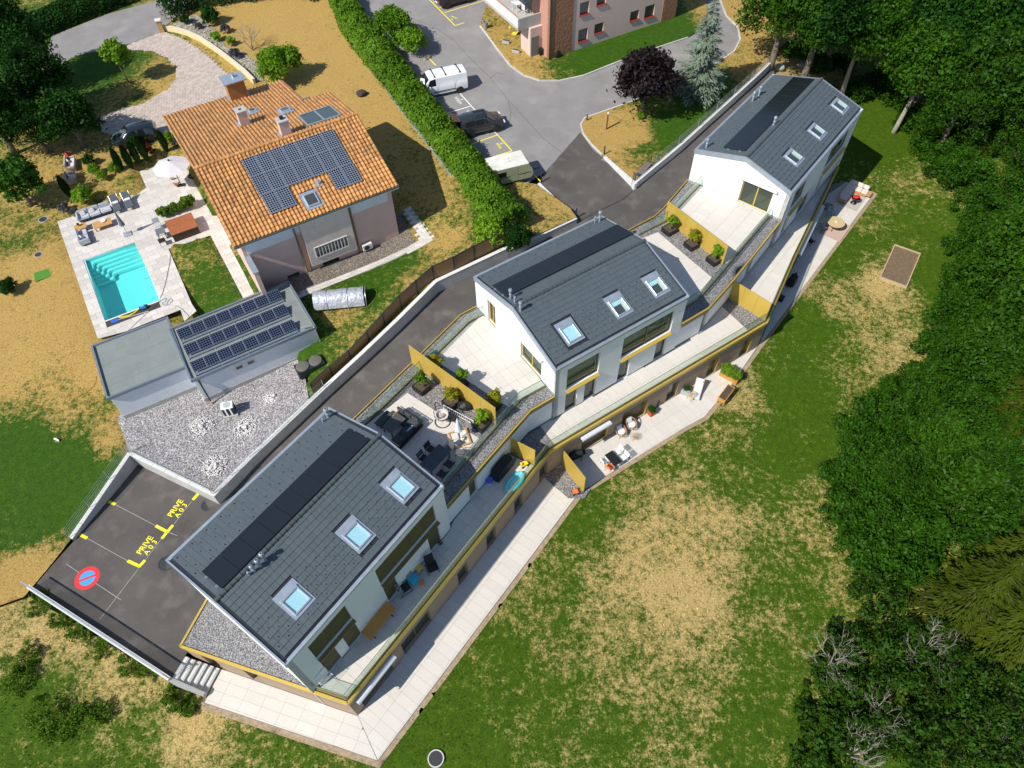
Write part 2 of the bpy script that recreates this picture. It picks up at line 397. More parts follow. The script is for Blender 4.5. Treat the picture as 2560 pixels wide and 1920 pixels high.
SLATE=mat('roof_tile_slate',(.076,.097,.108),.5,.08,9,rnd=.06,bump=.2,bscale=90,wear=((.085,.085,.09),.3,.8))
RIDGE=mat('ridge_tile_slate',(.060,.072,.078),.5,.12,6,rnd=.08)
PVBLK=mat('black_solar_glass',(.010,.013,.015),.28,.1,1,coat=.2)
TILE=mat('beige_porcelain',(.60,.565,.515),.55,.05,1.6,rnd=.035,stretch=(1,6,1),wear=((.52,.48,.42),.25,.7))
CONC=mat('concrete',(.40,.40,.39),.85,.10,1.4,bump=.3,bscale=30,wear=((.28,.27,.25),.4,1.1))
CONCW=mat('pale_concrete',(.60,.60,.58),.85,.06,1.4,bump=.2,bscale=30,wear=((.45,.44,.42),.35,1.2))
GRAVEL=gravelmat('grey_gravel',[(0,'#4c4d52'),(.35,'#84848a'),(.7,'#aaa8a8'),(1,'#d2d0cc')],22)
GLASS=emit_free_glass('clear_glass',(.90,.97,.93),.10)
WINGL=emit_free_glass('window_glass',(.50,.56,.46),.05)
WOOD=mat('oiled_wood',(.42,.20,.055),.5,.25,3,stretch=(1,8,8))
EARTH=mat('soil',(.075,.055,.04),.95,.35,9,bump=.6,bscale=30)
SOIL2=mat('bare_soil',(.33,.25,.16),.95,.25,4,bump=.5,bscale=30,world=True)
# ---------------------------------------------------------------- heights of the site (surveyed)
def S3(l):return[(*site(x,y,z)[:2],z)for x,y,z in l]
hL=TPS(S3([(510,1757,-.05),(944,1901,-.06),(1410,1280,-.06),(1710,1068,-.06),(1890,870,-.06),(2065,640,-.06),(2182,482,-.06),(2174,321,-.05),(1500,1900,-.35),(2000,1300,-.45),(2200,900,-.4),(2300,600,-.25),(2050,1800,-.6),(300,1900,-.3),(0,1900,-.3),(60,1640,.15),(72,1490,.55),(230,1600,.3),(400,1700,.0),(2500,1000,.0),(2520,400,1.2),(2300,250,.5),(2150,200,1.0),(2040,165,3.4),(1950,150,5.2),(2300,30,3),(2560,-150,6),(2100,-80,6),(-400,1700,.8),(-500,2300,-.6),(1300,2300,-.8),(2700,2200,-.8),(3000,1000,.8),(1500,1000,-.1),(1000,1500,-.1)]))
hV=TPS(S3([(1000,600,4.15),(648,740,4.1),(820,660,4.1),(900,560,4.2),(700,500,4.2),(480,640,4.0),(300,700,3.9),(230,870,3.7),(200,500,4.0),(500,420,4.5),(330,960,2.7),(265,1060,2.45),(320,1130,2.42),(548,1255,2.4),(640,1080,2.5),(700,950,2.7),(800,900,3.3),(900,800,4.1),(1090,700,5.2),(1270,610,5.7),(1440,545,5.75),(1250,540,5.75),(1000,470,5.1),(900,300,5.5),(780,140,5.6),(600,60,5.4),(450,250,4.9),(250,80,5.0),(420,20,5.3),(0,100,4.6),(60,500,3.9),(0,800,3.0),(100,1100,2.3),(60,1300,1.6),(70,1480,1.05),(-400,1650,.85),(-500,1000,2.2),(-400,200,4.2),(300,-200,5.6),(900,-200,6.4),(850,0,6.2),(1150,380,5.7),(700,800,4.0),(540,800,3.3),(180,1350,1.35)]))
hA=TPS(S3([(100,1480,1.1),(420,1690,1.15),(180,1360,1.15),(350,1170,1.2),(545,1255,1.35),(300,1450,1.12),(640,1165,1.75),(800,1010,2.5),(960,860,3.3),(1100,735,4.2),(1250,650,4.7),(1440,560,5.1),(1590,470,5.2),(1720,400,5.25),(1850,260,5.3),(1940,170,5.35),(1450,470,5.3),(1340,470,5.45),(1500,330,5.6),(1200,300,6.1),(1100,130,6.6),(1050,0,6.9),(1650,200,6.1),(1830,90,6.3),(950,-150,7.2),(1500,-100,7.0),(1950,-100,6.8)]))
def idw(pts):
 A=np.array([tuple(site(x,y,z)[:2])for x,y,z,d in pts]);D=np.array([p[3]for p in pts])
 def f(V):
  V=np.asarray(V,float)[:,:2];w=1/(((V[:,None]-A[None])**2).sum(-1)+.6)**1.6
  return(w@D)/w.sum(1)
 return f
dryL=idw([(1700,1480,0,.86),(1600,1400,0,.75),(1760,1330,0,.7),(1500,1600,0,.62),(1350,1750,0,.45),(1180,1600,0,.42),(1300,1450,0,.55),(1450,1300,0,.42),(1850,1150,0,.5),(1950,980,0,.22),(1980,1130,0,.3),(1880,980,0,.72),(2030,820,0,.3),(2120,760,0,.68),(2200,700,0,.75),(2160,900,0,.55),(2230,890,0,.68),(2100,640,0,.35),(2200,520,0,.5),(2300,450,0,.55),(2150,360,0,.32),(2300,560,0,.38),(2250,300,0,.3),(2060,1240,0,.6),(1950,1500,0,.48),(1900,1750,0,.42),(2000,1850,0,.45),(1600,1850,0,.5),(1400,1900,0,.5),(1720,1680,0,.62),(300,1700,0,.75),(150,1600,0,.72),(60,1580,0,.7),(450,1830,0,.8),(150,1850,0,.4),(60,1760,0,.35),(330,1880,0,.4),(700,1880,0,.5),(1120,1900,0,.3),(1980,170,5,.9),(2060,200,3,.7),(2400,700,0,.2)])
dryV=idw([(150,800,3.3,.88),(260,900,3,.9),(60,680,3.5,.85),(60,900,3,.8),(150,1000,2.6,.6),(50,1150,2.2,.02),(200,1200,2,.0),(120,1230,2,.0),(280,1150,2.4,.35),(290,1100,2.4,.75),(60,1420,1.4,.9),(40,1320,1.6,.3),(700,60,5.4,.9),(900,280,5.5,.85),(830,180,5.5,.85),(760,190,5.4,.8),(850,60,5.8,.8),(1000,420,5.1,.7),(1060,470,5.3,.7),(1100,580,5.4,.72),(1040,560,5.1,.55),(1000,640,4.8,.3),(900,720,4.4,.25),(1060,680,5.1,.6),(860,760,4.2,.6),(540,620,4.1,.5),(520,560,4.2,.35),(560,700,4.1,.35),(300,230,4.8,.55),(420,200,4.9,.7),(250,190,4.8,.2),(130,460,3.9,.7),(40,600,3.7,.5),(330,470,4.1,.6),(100,200,4.6,.2),(1400,520,5.7,.7),(1350,560,5.7,.6),(1250,560,5.7,.3),(740,880,3.2,.3)])
dryA=idw([(1480,340,6,.9),(1560,320,6,.85),(1530,430,6,.8),(1620,380,6,.45),(1700,330,6,.1),(1660,250,6,.4),(1750,260,6,.05),(1300,140,7,.75),(1250,90,7,.7),(1400,170,7,.4),(1500,150,7,.05),(1650,80,7,.05),(1850,60,6,.85),(1870,130,6,.7),(1340,190,6.5,.7),(1240,40,7,.6)])
LAWN=grassmat('dry_meadow',('#1f3806','#52700e'),('#957c3e','#cdb57e'),-.085)
LAWNV=grassmat('burnt_lawn',('#173806','#466812'),('#8f7136','#c2a464'),-.045)
BLADE=grassmat('meadow_blades',('#234208','#648012'),('#a08848','#d8c490'),-.085,blade=True)
ASPHL=mat('grey_asphalt',(.225,.215,.212),.9,.12,.4,bump=.35,bscale=120,world=True,detail=9,wear=((.31,.30,.285),.6,.6))
ASPHD=mat('dark_asphalt',(.082,.074,.068),.88,.22,.35,bump=.35,bscale=120,world=True,detail=9,wear=((.150,.135,.122),.8,.8))
COBBLE=mat('cobble_base',(.36,.31,.26),.9,.1,2,world=True)
KERB=mat('kerb_stone',(.50,.48,.44),.85,.12,3,rnd=.1,bump=.2)
GRAVW=gravelmat('pale_gravel',[(0,'#6d6a6c'),(.3,'#a19da0'),(.7,'#c6c1c2'),(1,'#efece8')],15)
def base_h(x,y):
 r=math.hypot(x,y-30)
 if r>140:return 1.0+.012*(r-140)
 k=min(1,max(0,(-x*.55+(y-30)*.8)/18*.5+.5));return-2.2+3.4*k*k*(3-2*k)
m=MB();N=70;G=[]
for j in range(N+1):
 for i in range(N+1):
  a=(i/N*2-1);b=(j/N*2-1);x=math.copysign(abs(a)**3,a)*900;y=30+math.copysign(abs(b)**3,b)*900
  G.append((x,y,base_h(x,y)))
m.add(G,[(j*(N+1)+i,j*(N+1)+i+1,(j+1)*(N+1)+i+1,(j+1)*(N+1)+i)for j in range(N)for i in range(N)])
struct(m.build('ground',LAWN,smooth='all',fix=False))
B1=(-18.641,15.183,.9221,12.186,9.136,4.546,8.742,9.872);B2=(-2.549,35.739,.575,11.39,9.866,4.897,8.873,10.028);B3=(15.438,49.892,.887,14.236,8.68,4.373,8.848,9.944)
ZS,ZB,ZT=8.6,2.9,5.8
def bl(B,x,y):c,s=math.cos(B[2]),math.sin(B[2]);return(B[0]+x*c-y*s,B[1]+x*s+y*c)
nw_line=[(-19.39,12.44),(-18.52,15.16),bl(B1,12.186,0),(-10.48,25.93),(-6.8,30.74),(-3.68,34.93),bl(B2,0,0),bl(B2,11.39,0),(9.63,43.69),(11.91,45.27),(12.82,46.29),bl(B3,0,0),bl(B3,14.236,0)]
park=[(-20.28,11.05),(-30.6,16.75),(-29.93,18.22),(-29.07,19.95),(-26.5,25.6)]
yardSE=(-19.9,22.25)
foot=[(640,1164),(822,991),(914,907),(1000,826),(1075,752),(1096,731),(1160,700),(1300,632),(1442,560)]
footw=[yardSE]+[tuple(on(hA,*p)[:2])for p in foot]
gate_in=tuple(on(hA,1584.8,475)[:2]);seam=[tuple(on(hA,1361.3,431.6)[:2]),tuple(on(hA,1450.7,330.5)[:2])]
wall3=[gate_in,tuple(on(hA,1700,381)[:2]),tuple(on(hA,1880,217)[:2]),tuple(on(hA,1934,165)[:2])]
nwin=off(nw_line,-.35,False)
drive=park+footw+[tuple(on(hA,1345,462)[:2])]+seam+[tuple(on(hA,1480,372)[:2]),tuple(on(hA,1512,398)[:2])]+wall3+[(26.5,63.0),(25.6,60.5)]+nwin[::-1]+[(-19.7,12.6)]
struct(sheet('driveway',drive,hA,.9,ASPHD))
road=[tuple(on(hA,*p)[:2])for p in((780,-260),(2000,-260),(1960,60),(1930,125),(1700,350),(1590,440),(1500,398))]+seam[::-1]+[tuple(on(hA,*p)[:2])for p in((1300,470),(1140,460),(980,250),(860,60))]
struct(sheet('road',road,hA,1.1,ASPHL))
meadow=[tuple(on(hL,*p)[:2])for p in((-500,1700),(72,1490),(430,1705))]+[(-18,11.5),(-11,18),(-2,27),(8,35),(17,41),(24,52),(25.8,60),(24.6,64.5)]+[tuple(on(hL,*p)[:2])for p in((1950,-80),(2300,-300),(3100,-150),(3300,1000),(3000,2300),(1300,2500),(-500,2500))]
gb=[(-18.52,10.0),(-7.99,6.76),(4.35,23.0),(5.28,23.76),(12.72,28.5),(14.42,29.44),(16.9,32.2),(19.9,36.0),(28.35,46.3),(35.3,54.75),(33.2,56.65),(32.4,57.1),(28,52),(10,31),(-8,13),(-17.98,11.8)]
gb_out=[(-21,9.5),(-18.8,9.7),(-7.85,6.3),(4.7,22.8),(12.9,28.2),(14.6,29.1),(17.2,32.0),(28.7,46.1),(35.8,54.75),(33.2,57.2),(30,56),(26,52),(10,33),(-8,16),(-19.5,12.2)]
def meadow_h(x,y):
 z=hL(x,y)
 return min(z,-.075)if inpoly(x,y,gb_out)else z
struct(sheet('meadow',meadow,meadow_h,.7,LAWN,attr=dryL))
pool=[site(*p,3.9)for p in((208,650),(336,606),(405,754),(262.5,804))]
pool_p=[tuple(p[:2])for p in pool]
villa_g=[tuple(on(hV,*p)[:2])for p in((-500,1690),(60,1492))]+[(-29.95,18.3),(-29.1,20.05),(-26.6,25.75)]+off([yardSE]+footw[1:],.12,False)+[tuple(on(hV,*p)[:2])for p in((1425,520),(1340,460),(1180,440),(1000,230),(820,0),(760,-260),(-700,-260),(-800,900))]
patio_px=[(143,554),(198,535),(275,503),(347,477),(360,463),(347,430),(372,415),(455,395),(500,470),(560,560),(648,752),(620,768),(526,588),(421,622),(479.5,760),(491,777),(461,803),(451,774),(365,808),(319,826.6),(244.5,846.4)]
patio_p=[tuple(site(x,y,3.9)[:2])for x,y in patio_px]
yard=[(-26.65,25.95),(yardSE[0]-.1,yardSE[1]+.25),(footw[1][0]-.2,footw[1][1]+.2)]+[tuple(site(x,y,2.6)[:2])for x,y in((775,1012),(758,905),(690,850),(330,960),(290,1045))]
def villa_h(x,y):
 z=hV(x,y)
 if inpoly(x,y,patio_p):return min(z,3.9)-.12
 if inpoly(x,y,yard):return min(z,2.44)-.15
 if inpoly(x,y,cob):return z-.03
 return z
cob=[tuple(on(hV,*p)[:2])for p in((410,80),(450,95),(490,118),(530,150),(580,195),(640,240),(700,290),(620,380),(440,360),(400,330),(330,350),(255,330),(252,292),(300,275),(360,260),(420,225),(443,195),(440,170),(420,145),(380,128),(320,124),(322,112))]
struct(sheet('villa_lawn',villa_g,villa_h,.7,LAWNV,holes=[off(pool_p,.05)]if False else[pool_p],attr=dryV))
street=[tuple(on(hV,*p)[:2])for p in((-300,330),(150,130),(270,60),(400,0),(520,-60),(520,-260),(-500,-260))]
street=[tuple(on(hV,*p)[:2])for p in((130,90),(270,35),(395,0),(480,-40),(520,-20),(412,66),(410,80),(330,108),(190,140),(100,190))]
struct(sheet('street',street,hV,.8,ASPHL,dz=.02))
struct(sheet('cobbled_drive',cob,hV,.6,COBBLE,dz=.025))
isl=[tuple(on(hA,*p)[:2])for p in((1583,468),(1510,393),(1478,362),(1458,335),(1452,312),(1462,296),(1500,283),(1560,262),(1640,232),(1720,195),(1790,160),(1835,130),(1850,100),(1845,70),(1815,40),(1800,0),(1850,-40),(1960,0),(1945,135))]
struct(sheet('roadside_lawn',isl,hA,.7,LAWNV,dz=.1,attr=dryA))
apl=[tuple(on(hA,*p)[:2])for p in((1200,66),(1215,85),(1240,120),(1275,165),(1310,190),(1350,203),(1400,203),(1460,190),(1560,150),(1660,115),(1720,95),(1760,70),(1770,30),(1740,-100),(1250,-100))]
struct(sheet('apartment_lawn',apl,hA,.7,LAWNV,dz=.1,attr=dryA))
hedge_strip=[tuple(on(hA,*p)[:2])for p in((780,-260),(830,-260),(900,0),(1020,130),(1060,160),(1050,170),(1020,180),(1100,270),(1200,385),(1310,470),(1350,462),(1440,545),(1300,560),(1100,420),(960,250),(840,60))]
def kerb_line(name,px,h,w=.14,hh=.12,n=1.0,m=KERB,label=None):
 pts=resample([tuple(on(h,*p)[:2])for p in px],n,False);root=None
 mb=MB();
 root=bpy.data.objects.new(name,None);C.objects.link(root);struct(root)
 me=MB().cbox((0,0,0),(1,1,1)).mesh('kerb_stone',m,bevel=.04)
 for a,b in zip(pts,pts[1:]):
  za,zb_=h(*a),h(*b);L=math.dist(a,b)
  put('kerb_stone',me,root,((a[0]+b[0])/2,(a[1]+b[1])/2,(za+zb_)/2+hh/2-.04),rot=(0,-math.atan2(zb_-za,L),ang(a,b)),scale=(L-.012,w,hh+.08))
 return root
kerb_line('kerb',((1505,388),(1478,362),(1458,335),(1452,312),(1462,296),(1500,283),(1560,262),(1640,232),(1720,195),(1790,160),(1835,130),(1850,100),(1845,70),(1815,40),(1800,0)),hA)
kerb_line('kerb',((1200,66),(1215,85),(1240,120),(1275,165),(1310,190),(1350,203),(1400,203),(1460,190),(1560,150),(1660,115),(1720,95)),hA)
# ---------------------------------------------------------------- three gabled apartment blocks
CLAD=mat('brown_render',(.33,.24,.165),.8,.06,1.2,bump=.5,bscale=14,stretch=(.25,.25,9),bdist=.015)
ROOM=mat('room_floor',(.55,.52,.45),.7,.05,2)
ROOMW=mat('room_wall',(.62,.62,.58),.8,.03,2)
CURT=mat('linen_curtain',(.66,.66,.60),.9,.05,2,stretch=(12,1,1))
BLINDB=mat('sky_tinted_blind',(.56,.74,.78),.7,.02,1)  # white skylight blinds with the sky's blue reflection put into their colour
BLINDC=mat('cream_reveal',(.72,.68,.56),.7,.02,1)
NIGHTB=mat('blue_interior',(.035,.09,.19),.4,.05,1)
SKYGL=emit_free_glass('skylight_glass',(.88,.95,.97),.03)
_tile_cache={}
def slope_M(x,y0,z0,ty):
 return Matrix.Translation((x,y0,z0))@Matrix.Rotation(ty,4,'X')
def roof_tiles(root,B,holes_se,holes_nw):
 L,Wd,o,zA,zR=B[3:8];tw,tl=.332,.366
 key='slate'
 if key not in _tile_cache:_tile_cache[key]=MB().box(0,0,0,tw-.008,tl+.05,.032).mesh('roof_tile',SLATE,bevel=.005)
 me=_tile_cache[key];rest=MB();cnt=0;n=int((L-.24)/tw);x0=(L-n*tw)/2
 bx=[(p.co.x,p.co.y,p.co.z)for p in me.vertices];fx=[tuple(p.vertices)for p in me.polygons]
 for side in('se','nw'):
  if side=='se':a=math.atan2(zR-ZS,Wd-o);ylow,zlow=-Wd+.30,ZS+.30*math.tan(a);run=Wd-o-.30;sg=1
  else:a=math.atan2(zR-zA,o);ylow,zlow=-.22,zA+.22*math.tan(a);run=o-.22;sg=-1
  hol=holes_se if side=='se' else holes_nw;rows=int(round(run/math.cos(a)/tl));st=run/math.cos(a)/rows
  for r in range(rows):
   d=r*st;y=ylow+sg*d*math.cos(a);z=zlow+d*math.sin(a)+.045
   for i in range(n):
    xc=x0+(i+.5)*tw;yc=y+sg*.18
    if any(h[0]<xc<h[1]and h[2]<yc<h[3]for h in hol):continue
    tilt=a-.085
    jx=random.uniform(-.002,.002);jz=random.uniform(-.003,.003)
    if side=='se':M=Matrix.Translation((x0+i*tw+jx,y,z+jz))@Matrix.Rotation(tilt,4,'X')
    else:M=Matrix.Translation((x0+(i+1)*tw+jx,y,z+jz))@Matrix.Rotation(PI,4,'Z')@Matrix.Rotation(tilt,4,'X')
    if side=='se' and cnt<300:
     t=put('roof_tile',me,root);t.matrix_local=M;cnt+=1
    else:rest.add([M@Vector(v)for v in bx],fx)
 stuff(rest.build('roof_tile',SLATE,root,fix=False))
def vent(root,x,y,z,h,r=.07,cap=True,plate=None):
 m=MB();m.cyl((x,y,z-.15),r,h+.15,14)
 if cap:
  m.lathe([(r*1.25,h),(r*1.6,h+.05),(r*1.6,h+.16),(r*1.1,h+.24),(r*.75,h+.25),(r*.72,h+.12)],14,(x,y,z))
  m.lathe([(r*1.15,h*.62),(r*1.35,h*.66),(r*1.15,h*.72)],14,(x,y,z))
 return m.build('vent_pipe',ZINC,root,smooth=True)
def skylight(root,B,x0,x1,kind,y0,y1):
 L,Wd,o,zA,zR=B[3:8];a=math.atan2(zR-ZS,Wd-o)
 zl=ZS+(Wd+y0)*math.tan(a);ln=(y1-y0)/math.cos(a);w=x1-x0
 M=Matrix.Translation((x0,y0,zl))@Matrix.Rotation(a,4,'X')
 fl=MB();top=.42 if kind!='c' else.16
 fl.box(0,0,.045,w,.2,.085);fl.box(0,ln-top,.05,w,ln,.10);fl.box(0,.2,.05,.17,ln-top,.095);fl.box(w-.17,.2,.05,w,ln-top,.095)
 s=put('skylight',None,root);s.matrix_local=M
 fl.build('flashing',ZINC,s)
 f=MB();u0,u1,v0,v1=.15,w-.15,.16,ln-top+.02
 for q in((u0,v0,u1,v0+.09),(u0,v1-.13,u1,v1),(u0,v0+.09,u0+.08,v1-.13),(u1-.08,v0+.09,u1,v1-.13)):f.box(q[0],q[1],-.1,q[2],q[3],.165)
 f.box(u0-.012,v1-.11,.10,u1+.012,v1+.03,.185)
 f.build('frame',ALU,s,bevel=.012)
 gx0,gx1,gy0,gy1=u0+.08,u1-.08,v0+.09,v1-.13
 MB().box(gx0,gy0,.12,gx1,gy1,.128).build('pane',SKYGL,s)
 if kind=='a':
  MB().box(gx0-.01,gy0-.01,.06,gx1+.01,gy1+.01,.07).build('blind',BLINDB,s)
 else:
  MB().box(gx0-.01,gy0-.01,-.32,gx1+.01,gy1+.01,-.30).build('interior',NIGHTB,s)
  r=MB();r.box(gx1-.22,gy0,-.30,gx1+.005,gy1,.05)
  r.build('reveal',BLINDC,s)
  if kind=='b':MB().box(gx0,gy1-.32,.04,gx1-.22,gy1,.06).build('blind',BLINDB,s);MB().box(gx0,gy1-.36,.03,gx1-.22,gy1-.32,.07).build('blind_bar',ALU,s)
 return s
def window_in(root,x0,x1,z0,z1,yo,kind,sill=True,mull=(),fr=GOLDD,name='window',ny=-1):
 """window set back in an opening of a wall whose outer face is y = yo (outside towards -y)"""
 rec=.16;yb=yo+rec;t=.07
 w=put(name,None,root);w.location=((x0+x1)/2,yb,z0);hw=(x1-x0)/2;h=z1-z0
 f=MB();f.box(-hw,0,0,hw,.08,t);f.box(-hw,0,h-t,hw,.08,h);f.box(-hw,0,t,-hw+t,.08,h-t);f.box(hw-t,0,t,hw,.08,h-t)
 for q in mull:f.box(-hw+q*2*hw-.05,-.012,t,-hw+q*2*hw+.05,.08,h-t)
 f.build('frame',fr,w)
 if kind=='blind':
  n=len(mull)+1 if mull else 1;e=[0]+list(mull)+[1]
  for a,b in zip(e,e[1:]):
   m=MB();xa,xb=-hw+a*2*hw+.02,-hw+b*2*hw-.02;k=int((h-.06)/.09)
   for i in range(k):
    zz=.04+i*(h-.06)/k;m.add([(xa,-.06,zz),(xb,-.06,zz),(xb,-.03,zz+.085),(xa,-.03,zz+.085)],[(0,1,2,3)])
   m.box(xa,-.028,.03,xb,-.02,h-.02)
   m.build('blind',SHUT,w,fix=False)
 else:
  e=[0]+list(mull)+[1]
  for a,b in zip(e,e[1:]):MB().box(-hw+a*2*hw+.05,.03,t,-hw+b*2*hw-.05,.042,h-t).build('pane',WINGL,w)
  if kind=='curtain':
   MB().box(-hw+.1,.35,.05,hw-.1,.37,h-.3).build('curtain',CURT,w)
 if sill:MB().hexa([(-hw-.02,-rec-.24,-.16),(hw+.02,-rec-.24,-.16),(hw+.02,.04,-.16),(-hw-.02,.04,-.16),(-hw-.02,-rec-.24,-.09),(hw+.02,-rec-.24,-.09),(hw+.02,.04,.0),(-hw-.02,.04,.0)]).build('sill',GOLD if kind!='blind' else GOLDD,w)
 return w
def gable_block(B,label,se,sw,sky,pv,snow_rows,vents,gutter_out=0.0):
 L,Wd,o,zA,zR=B[3:8]
 root=thing('apartment_block',label,'building',(B[0],B[1],0),B[2],'white gabled blocks with slate roofs')
 i=.06;ho=L-i;se_y=-Wd+i
 w=MB();wall_boxes(w,ho,2.75,8.46,se_y,se_y+.34,[(a,b,c,d)for a,b,c,d,*_ in se],i)
 w.build('wall',WHITE,root)
 g=MB();ops=[(-b,-a,c,d)for a,b,c,d,*_ in sw]
 t=MB();wall_boxes(t,Wd-i,0.0,8.3,0,.34,[(a,b,c,d)for a,b,c,d,*_ in sw],i)
 t.prism([(i,0),(Wd-i,0),(Wd-i,.34),(i,.34)],8.3,lambda k:8.5)
 me_pts=[]
 sw_wall=MB()
 for vx,vy,vz in t.v:me_pts.append((i+vy,-vx,vz))
 sw_wall.v=me_pts;sw_wall.f=[f[::-1]for f in t.f]
 def gable(xa,xb,mb):
  prof=[(-i,8.5),(-i,zA-.12),(-o,zR-.12),(-(Wd-i),ZS-.12),(-(Wd-i),8.5)]
  v=[(xa,p[0],p[1])for p in prof]+[(xb,p[0],p[1])for p in prof];n=5
  mb.add(v,[tuple(range(n)),tuple(range(n,2*n))[::-1]]+[(k,(k+1)%n,(k+1)%n+n,k+n)for k in range(n)])
 gable(i,i+.34,sw_wall);sw_wall.build('wall',WHITE,root)
 nb=MB();nb.box(L-i-.34,-(Wd-i-.34),0,L-i,-i,8.5);gable(L-i-.34,L-i,nb);nb.build('wall',WHITE,root)
 MB().box(i+.34,-i-.34,0,L-i-.34,-i,8.6).build('wall',WHITE,root)
 fl=MB();fl.box(.4,-Wd+.4,5.60,L-.4,-.4,5.72);fl.box(.4,-Wd+.4,2.76,L-.4,-.4,2.86);fl.build('floor',ROOM,root)
 iw=MB();iw.box(.4,-Wd+3.4,2.87,L-.4,-Wd+3.5,5.6);iw.box(.4,-Wd+4.4,5.73,L-.4,-Wd+4.5,8.6);iw.build('inner_wall',ROOMW,root)
 d=MB();n=6
 prof=[(-.05,zA-.16),(-o,zR-.16),(-(Wd-.1),ZS-.16),(-(Wd-.1),ZS-.06),(-o,zR+.01),(-.05,zA+.01)]
 prof[3]=(-(Wd-.24),ZS+.24*(zR-ZS)/(Wd-o));prof[2]=(-(Wd-.24),ZS-.16)
 v=[(.07,*p)for p in prof]+[(L-.07,*p)for p in prof]
 d.add(v,[tuple(range(n))[::-1],tuple(range(n,2*n))]+[(k,(k+1)%n,(k+1)%n+n,k+n)for k in range(n)])
 rf=d.build('roof',DARK,root)
 a1=(zR-ZS)/(Wd-o)
 hse=[(s[0]-.06,s[1]+.06,s[3]-.1,s[4]+.05)for s in sky];
 roof_tiles(rf,B,hse,[(pv[0]+.15,pv[1]-.15,pv[3]+.25,pv[2]-.25)])
 k=int((L-.1)/.335);rme=MB().lathe([(.125,0),(.135,.30),(.155,.31),(.155,.37)],10).mesh('ridge_tile',RIDGE,smooth=True)
 for j in range(k):put('ridge_tile',rme,rf,(.06+j*(L-.12)/k,-o,zR+.035),rot=(0,PI/2,0),scale=(1,1,(L-.12)/k/.345))
 for xa,xb in((-.005,.085),(L-.085,L+.005)):
  z=MB();pr=[(0,zA-.36),(0,zA+.06),(-o,zR+.07),(-Wd,ZS+.06),(-Wd,ZS-.36),(-o,zR-.35)]
  z.add([(xa,*p)for p in pr]+[(xb,*p)for p in pr],[(0,1,2,5),(5,2,3,4),(9+2,8,7,6),(10,9,8,11),(0,6,7,1),(1,7,8,2),(2,8,9,3),(3,9,10,4),(4,10,11,5),(5,11,6,0)])
  z.build('verge',ZINC,rf)
 gm=MB();gm.box(.085,-Wd,ZS-.20,L-.085,-Wd+.03,ZS+.035);gm.box(.085,-Wd+.03,ZS-.20,L-.085,-Wd+.24,ZS-.05);gm.box(.085,-Wd-.03,ZS-.01,L-.085,-Wd+.07,ZS+.045)
 gm.build('gutter',ZINC,rf)
 gn=MB();gn.box(.085,-.22,zA-.1,L-.085,0,zA+.065);gn.build('gutter',ZINC,rf)
 an=math.atan2(zR-zA,o);x0,x1,y0,y1,npv=pv;pw=(x1-x0)/npv;pl=(y0-y1)/math.cos(an)
 pme=MB().box(.008,0,0,pw-.008,pl,.04).mesh('solar_panel',PVBLK,bevel=.006)
 for j in range(npv):
  q=put('solar_panel',pme,rf);q.matrix_local=Matrix.Translation((x0+(j+1)*pw,y0,zA-y0*math.tan(an)+.13))@Matrix.Rotation(PI,4,'Z')@Matrix.Rotation(an,4,'X')
 for e in(x0-.1,x1-.12):
  for yy in(y0-.42,y1+.42):
   m=MB();zz=zA-yy*math.tan(an)
   m.cbox((e+.1,yy,zz+.10),(.2,.05,.05),0,-an);m.cbox((e+.1,yy-.08,zz+.09),(.2,.05,.05),0,-an);m.build('mounting_rail',ALU,rf)
 for(xa,xb,kind,ya,yb)in sky:skylight(rf,B,xa,xb,kind,ya,yb)
 hk=MB()
 for(ya,yb,nr,sgn)in snow_rows:
  for r in range(nr):
   y=ya+(yb-ya)*r/max(1,nr-1);
   z=(ZS+(Wd+y)*a1)if sgn>0 else zA-y*math.tan(an)
   j=0;x=.45+(.32 if r%2 else 0)
   while x<L-.3:
    if not(sgn>0 and any(s[0]-.1<x<s[1]+.1 and s[3]-.1<y<s[4]+.1 for s in sky)):
     hk.add([(x-.035,y,z+.07),(x+.035,y,z+.07),(x,y+sgn*.02,z+.13),(x,y+sgn*.13,z+.075)],[(0,1,2),(0,2,3),(1,3,2)])
    x+=.66 if sgn>0 else.98
 stuff(hk.build('snow_hook',BLACK,rf,fix=False))
 for args in vents:vent(rf,*args)
 for q in se:window_in(root,q[0],q[1],q[2],q[3],se_y,q[4],sill=q[5],mull=q[6])
 for q in sw:
  h=put('door_unit',None,root);h.location=(0,0,0);h.rotation_euler=(0,0,-PI/2);h.name='terrace_door'
  e=window_in(h,q[0],q[1],q[2],q[3],i,q[4],sill=False,mull=q[5],fr=GOLD,name='sash')
 return root
b1=gable_block(B1,'nearest white gabled block with closed bronze blinds',[(1.32,4.0,5.75,7.85,'blind',True,(.38,)),(6.3,11.2,5.75,7.82,'blind',True,(.26,.56,.8)),(1.33,2.37,2.92,5.25,'blind',False,()),(3.0,4.0,2.92,5.25,'blind',False,()),(6.33,7.3,2.92,5.22,'blind',False,()),(10.2,11.2,2.92,5.22,'blind',False,())],[],[(1.84,3.24,'a',-8.08,-6.50),(6.28,7.64,'a',-8.2,-6.5),(9.85,11.2,'a',-8.2,-6.48)],(.68,11.52,-2.55,-4.35,9),[(-8.35,-6.7,6,1),(-.45,-2.2,5,-1)],[(3.03,-4.90,9.82,.62,.085),(2.66,-4.94,9.82,.55,.085),(2.29,-4.92,9.82,.5,.07),(2.0,-4.86,9.84,.36,.06,False),(11.58,-.66,8.9,.75,.10),(11.15,-.64,8.9,.42,.055,False)])
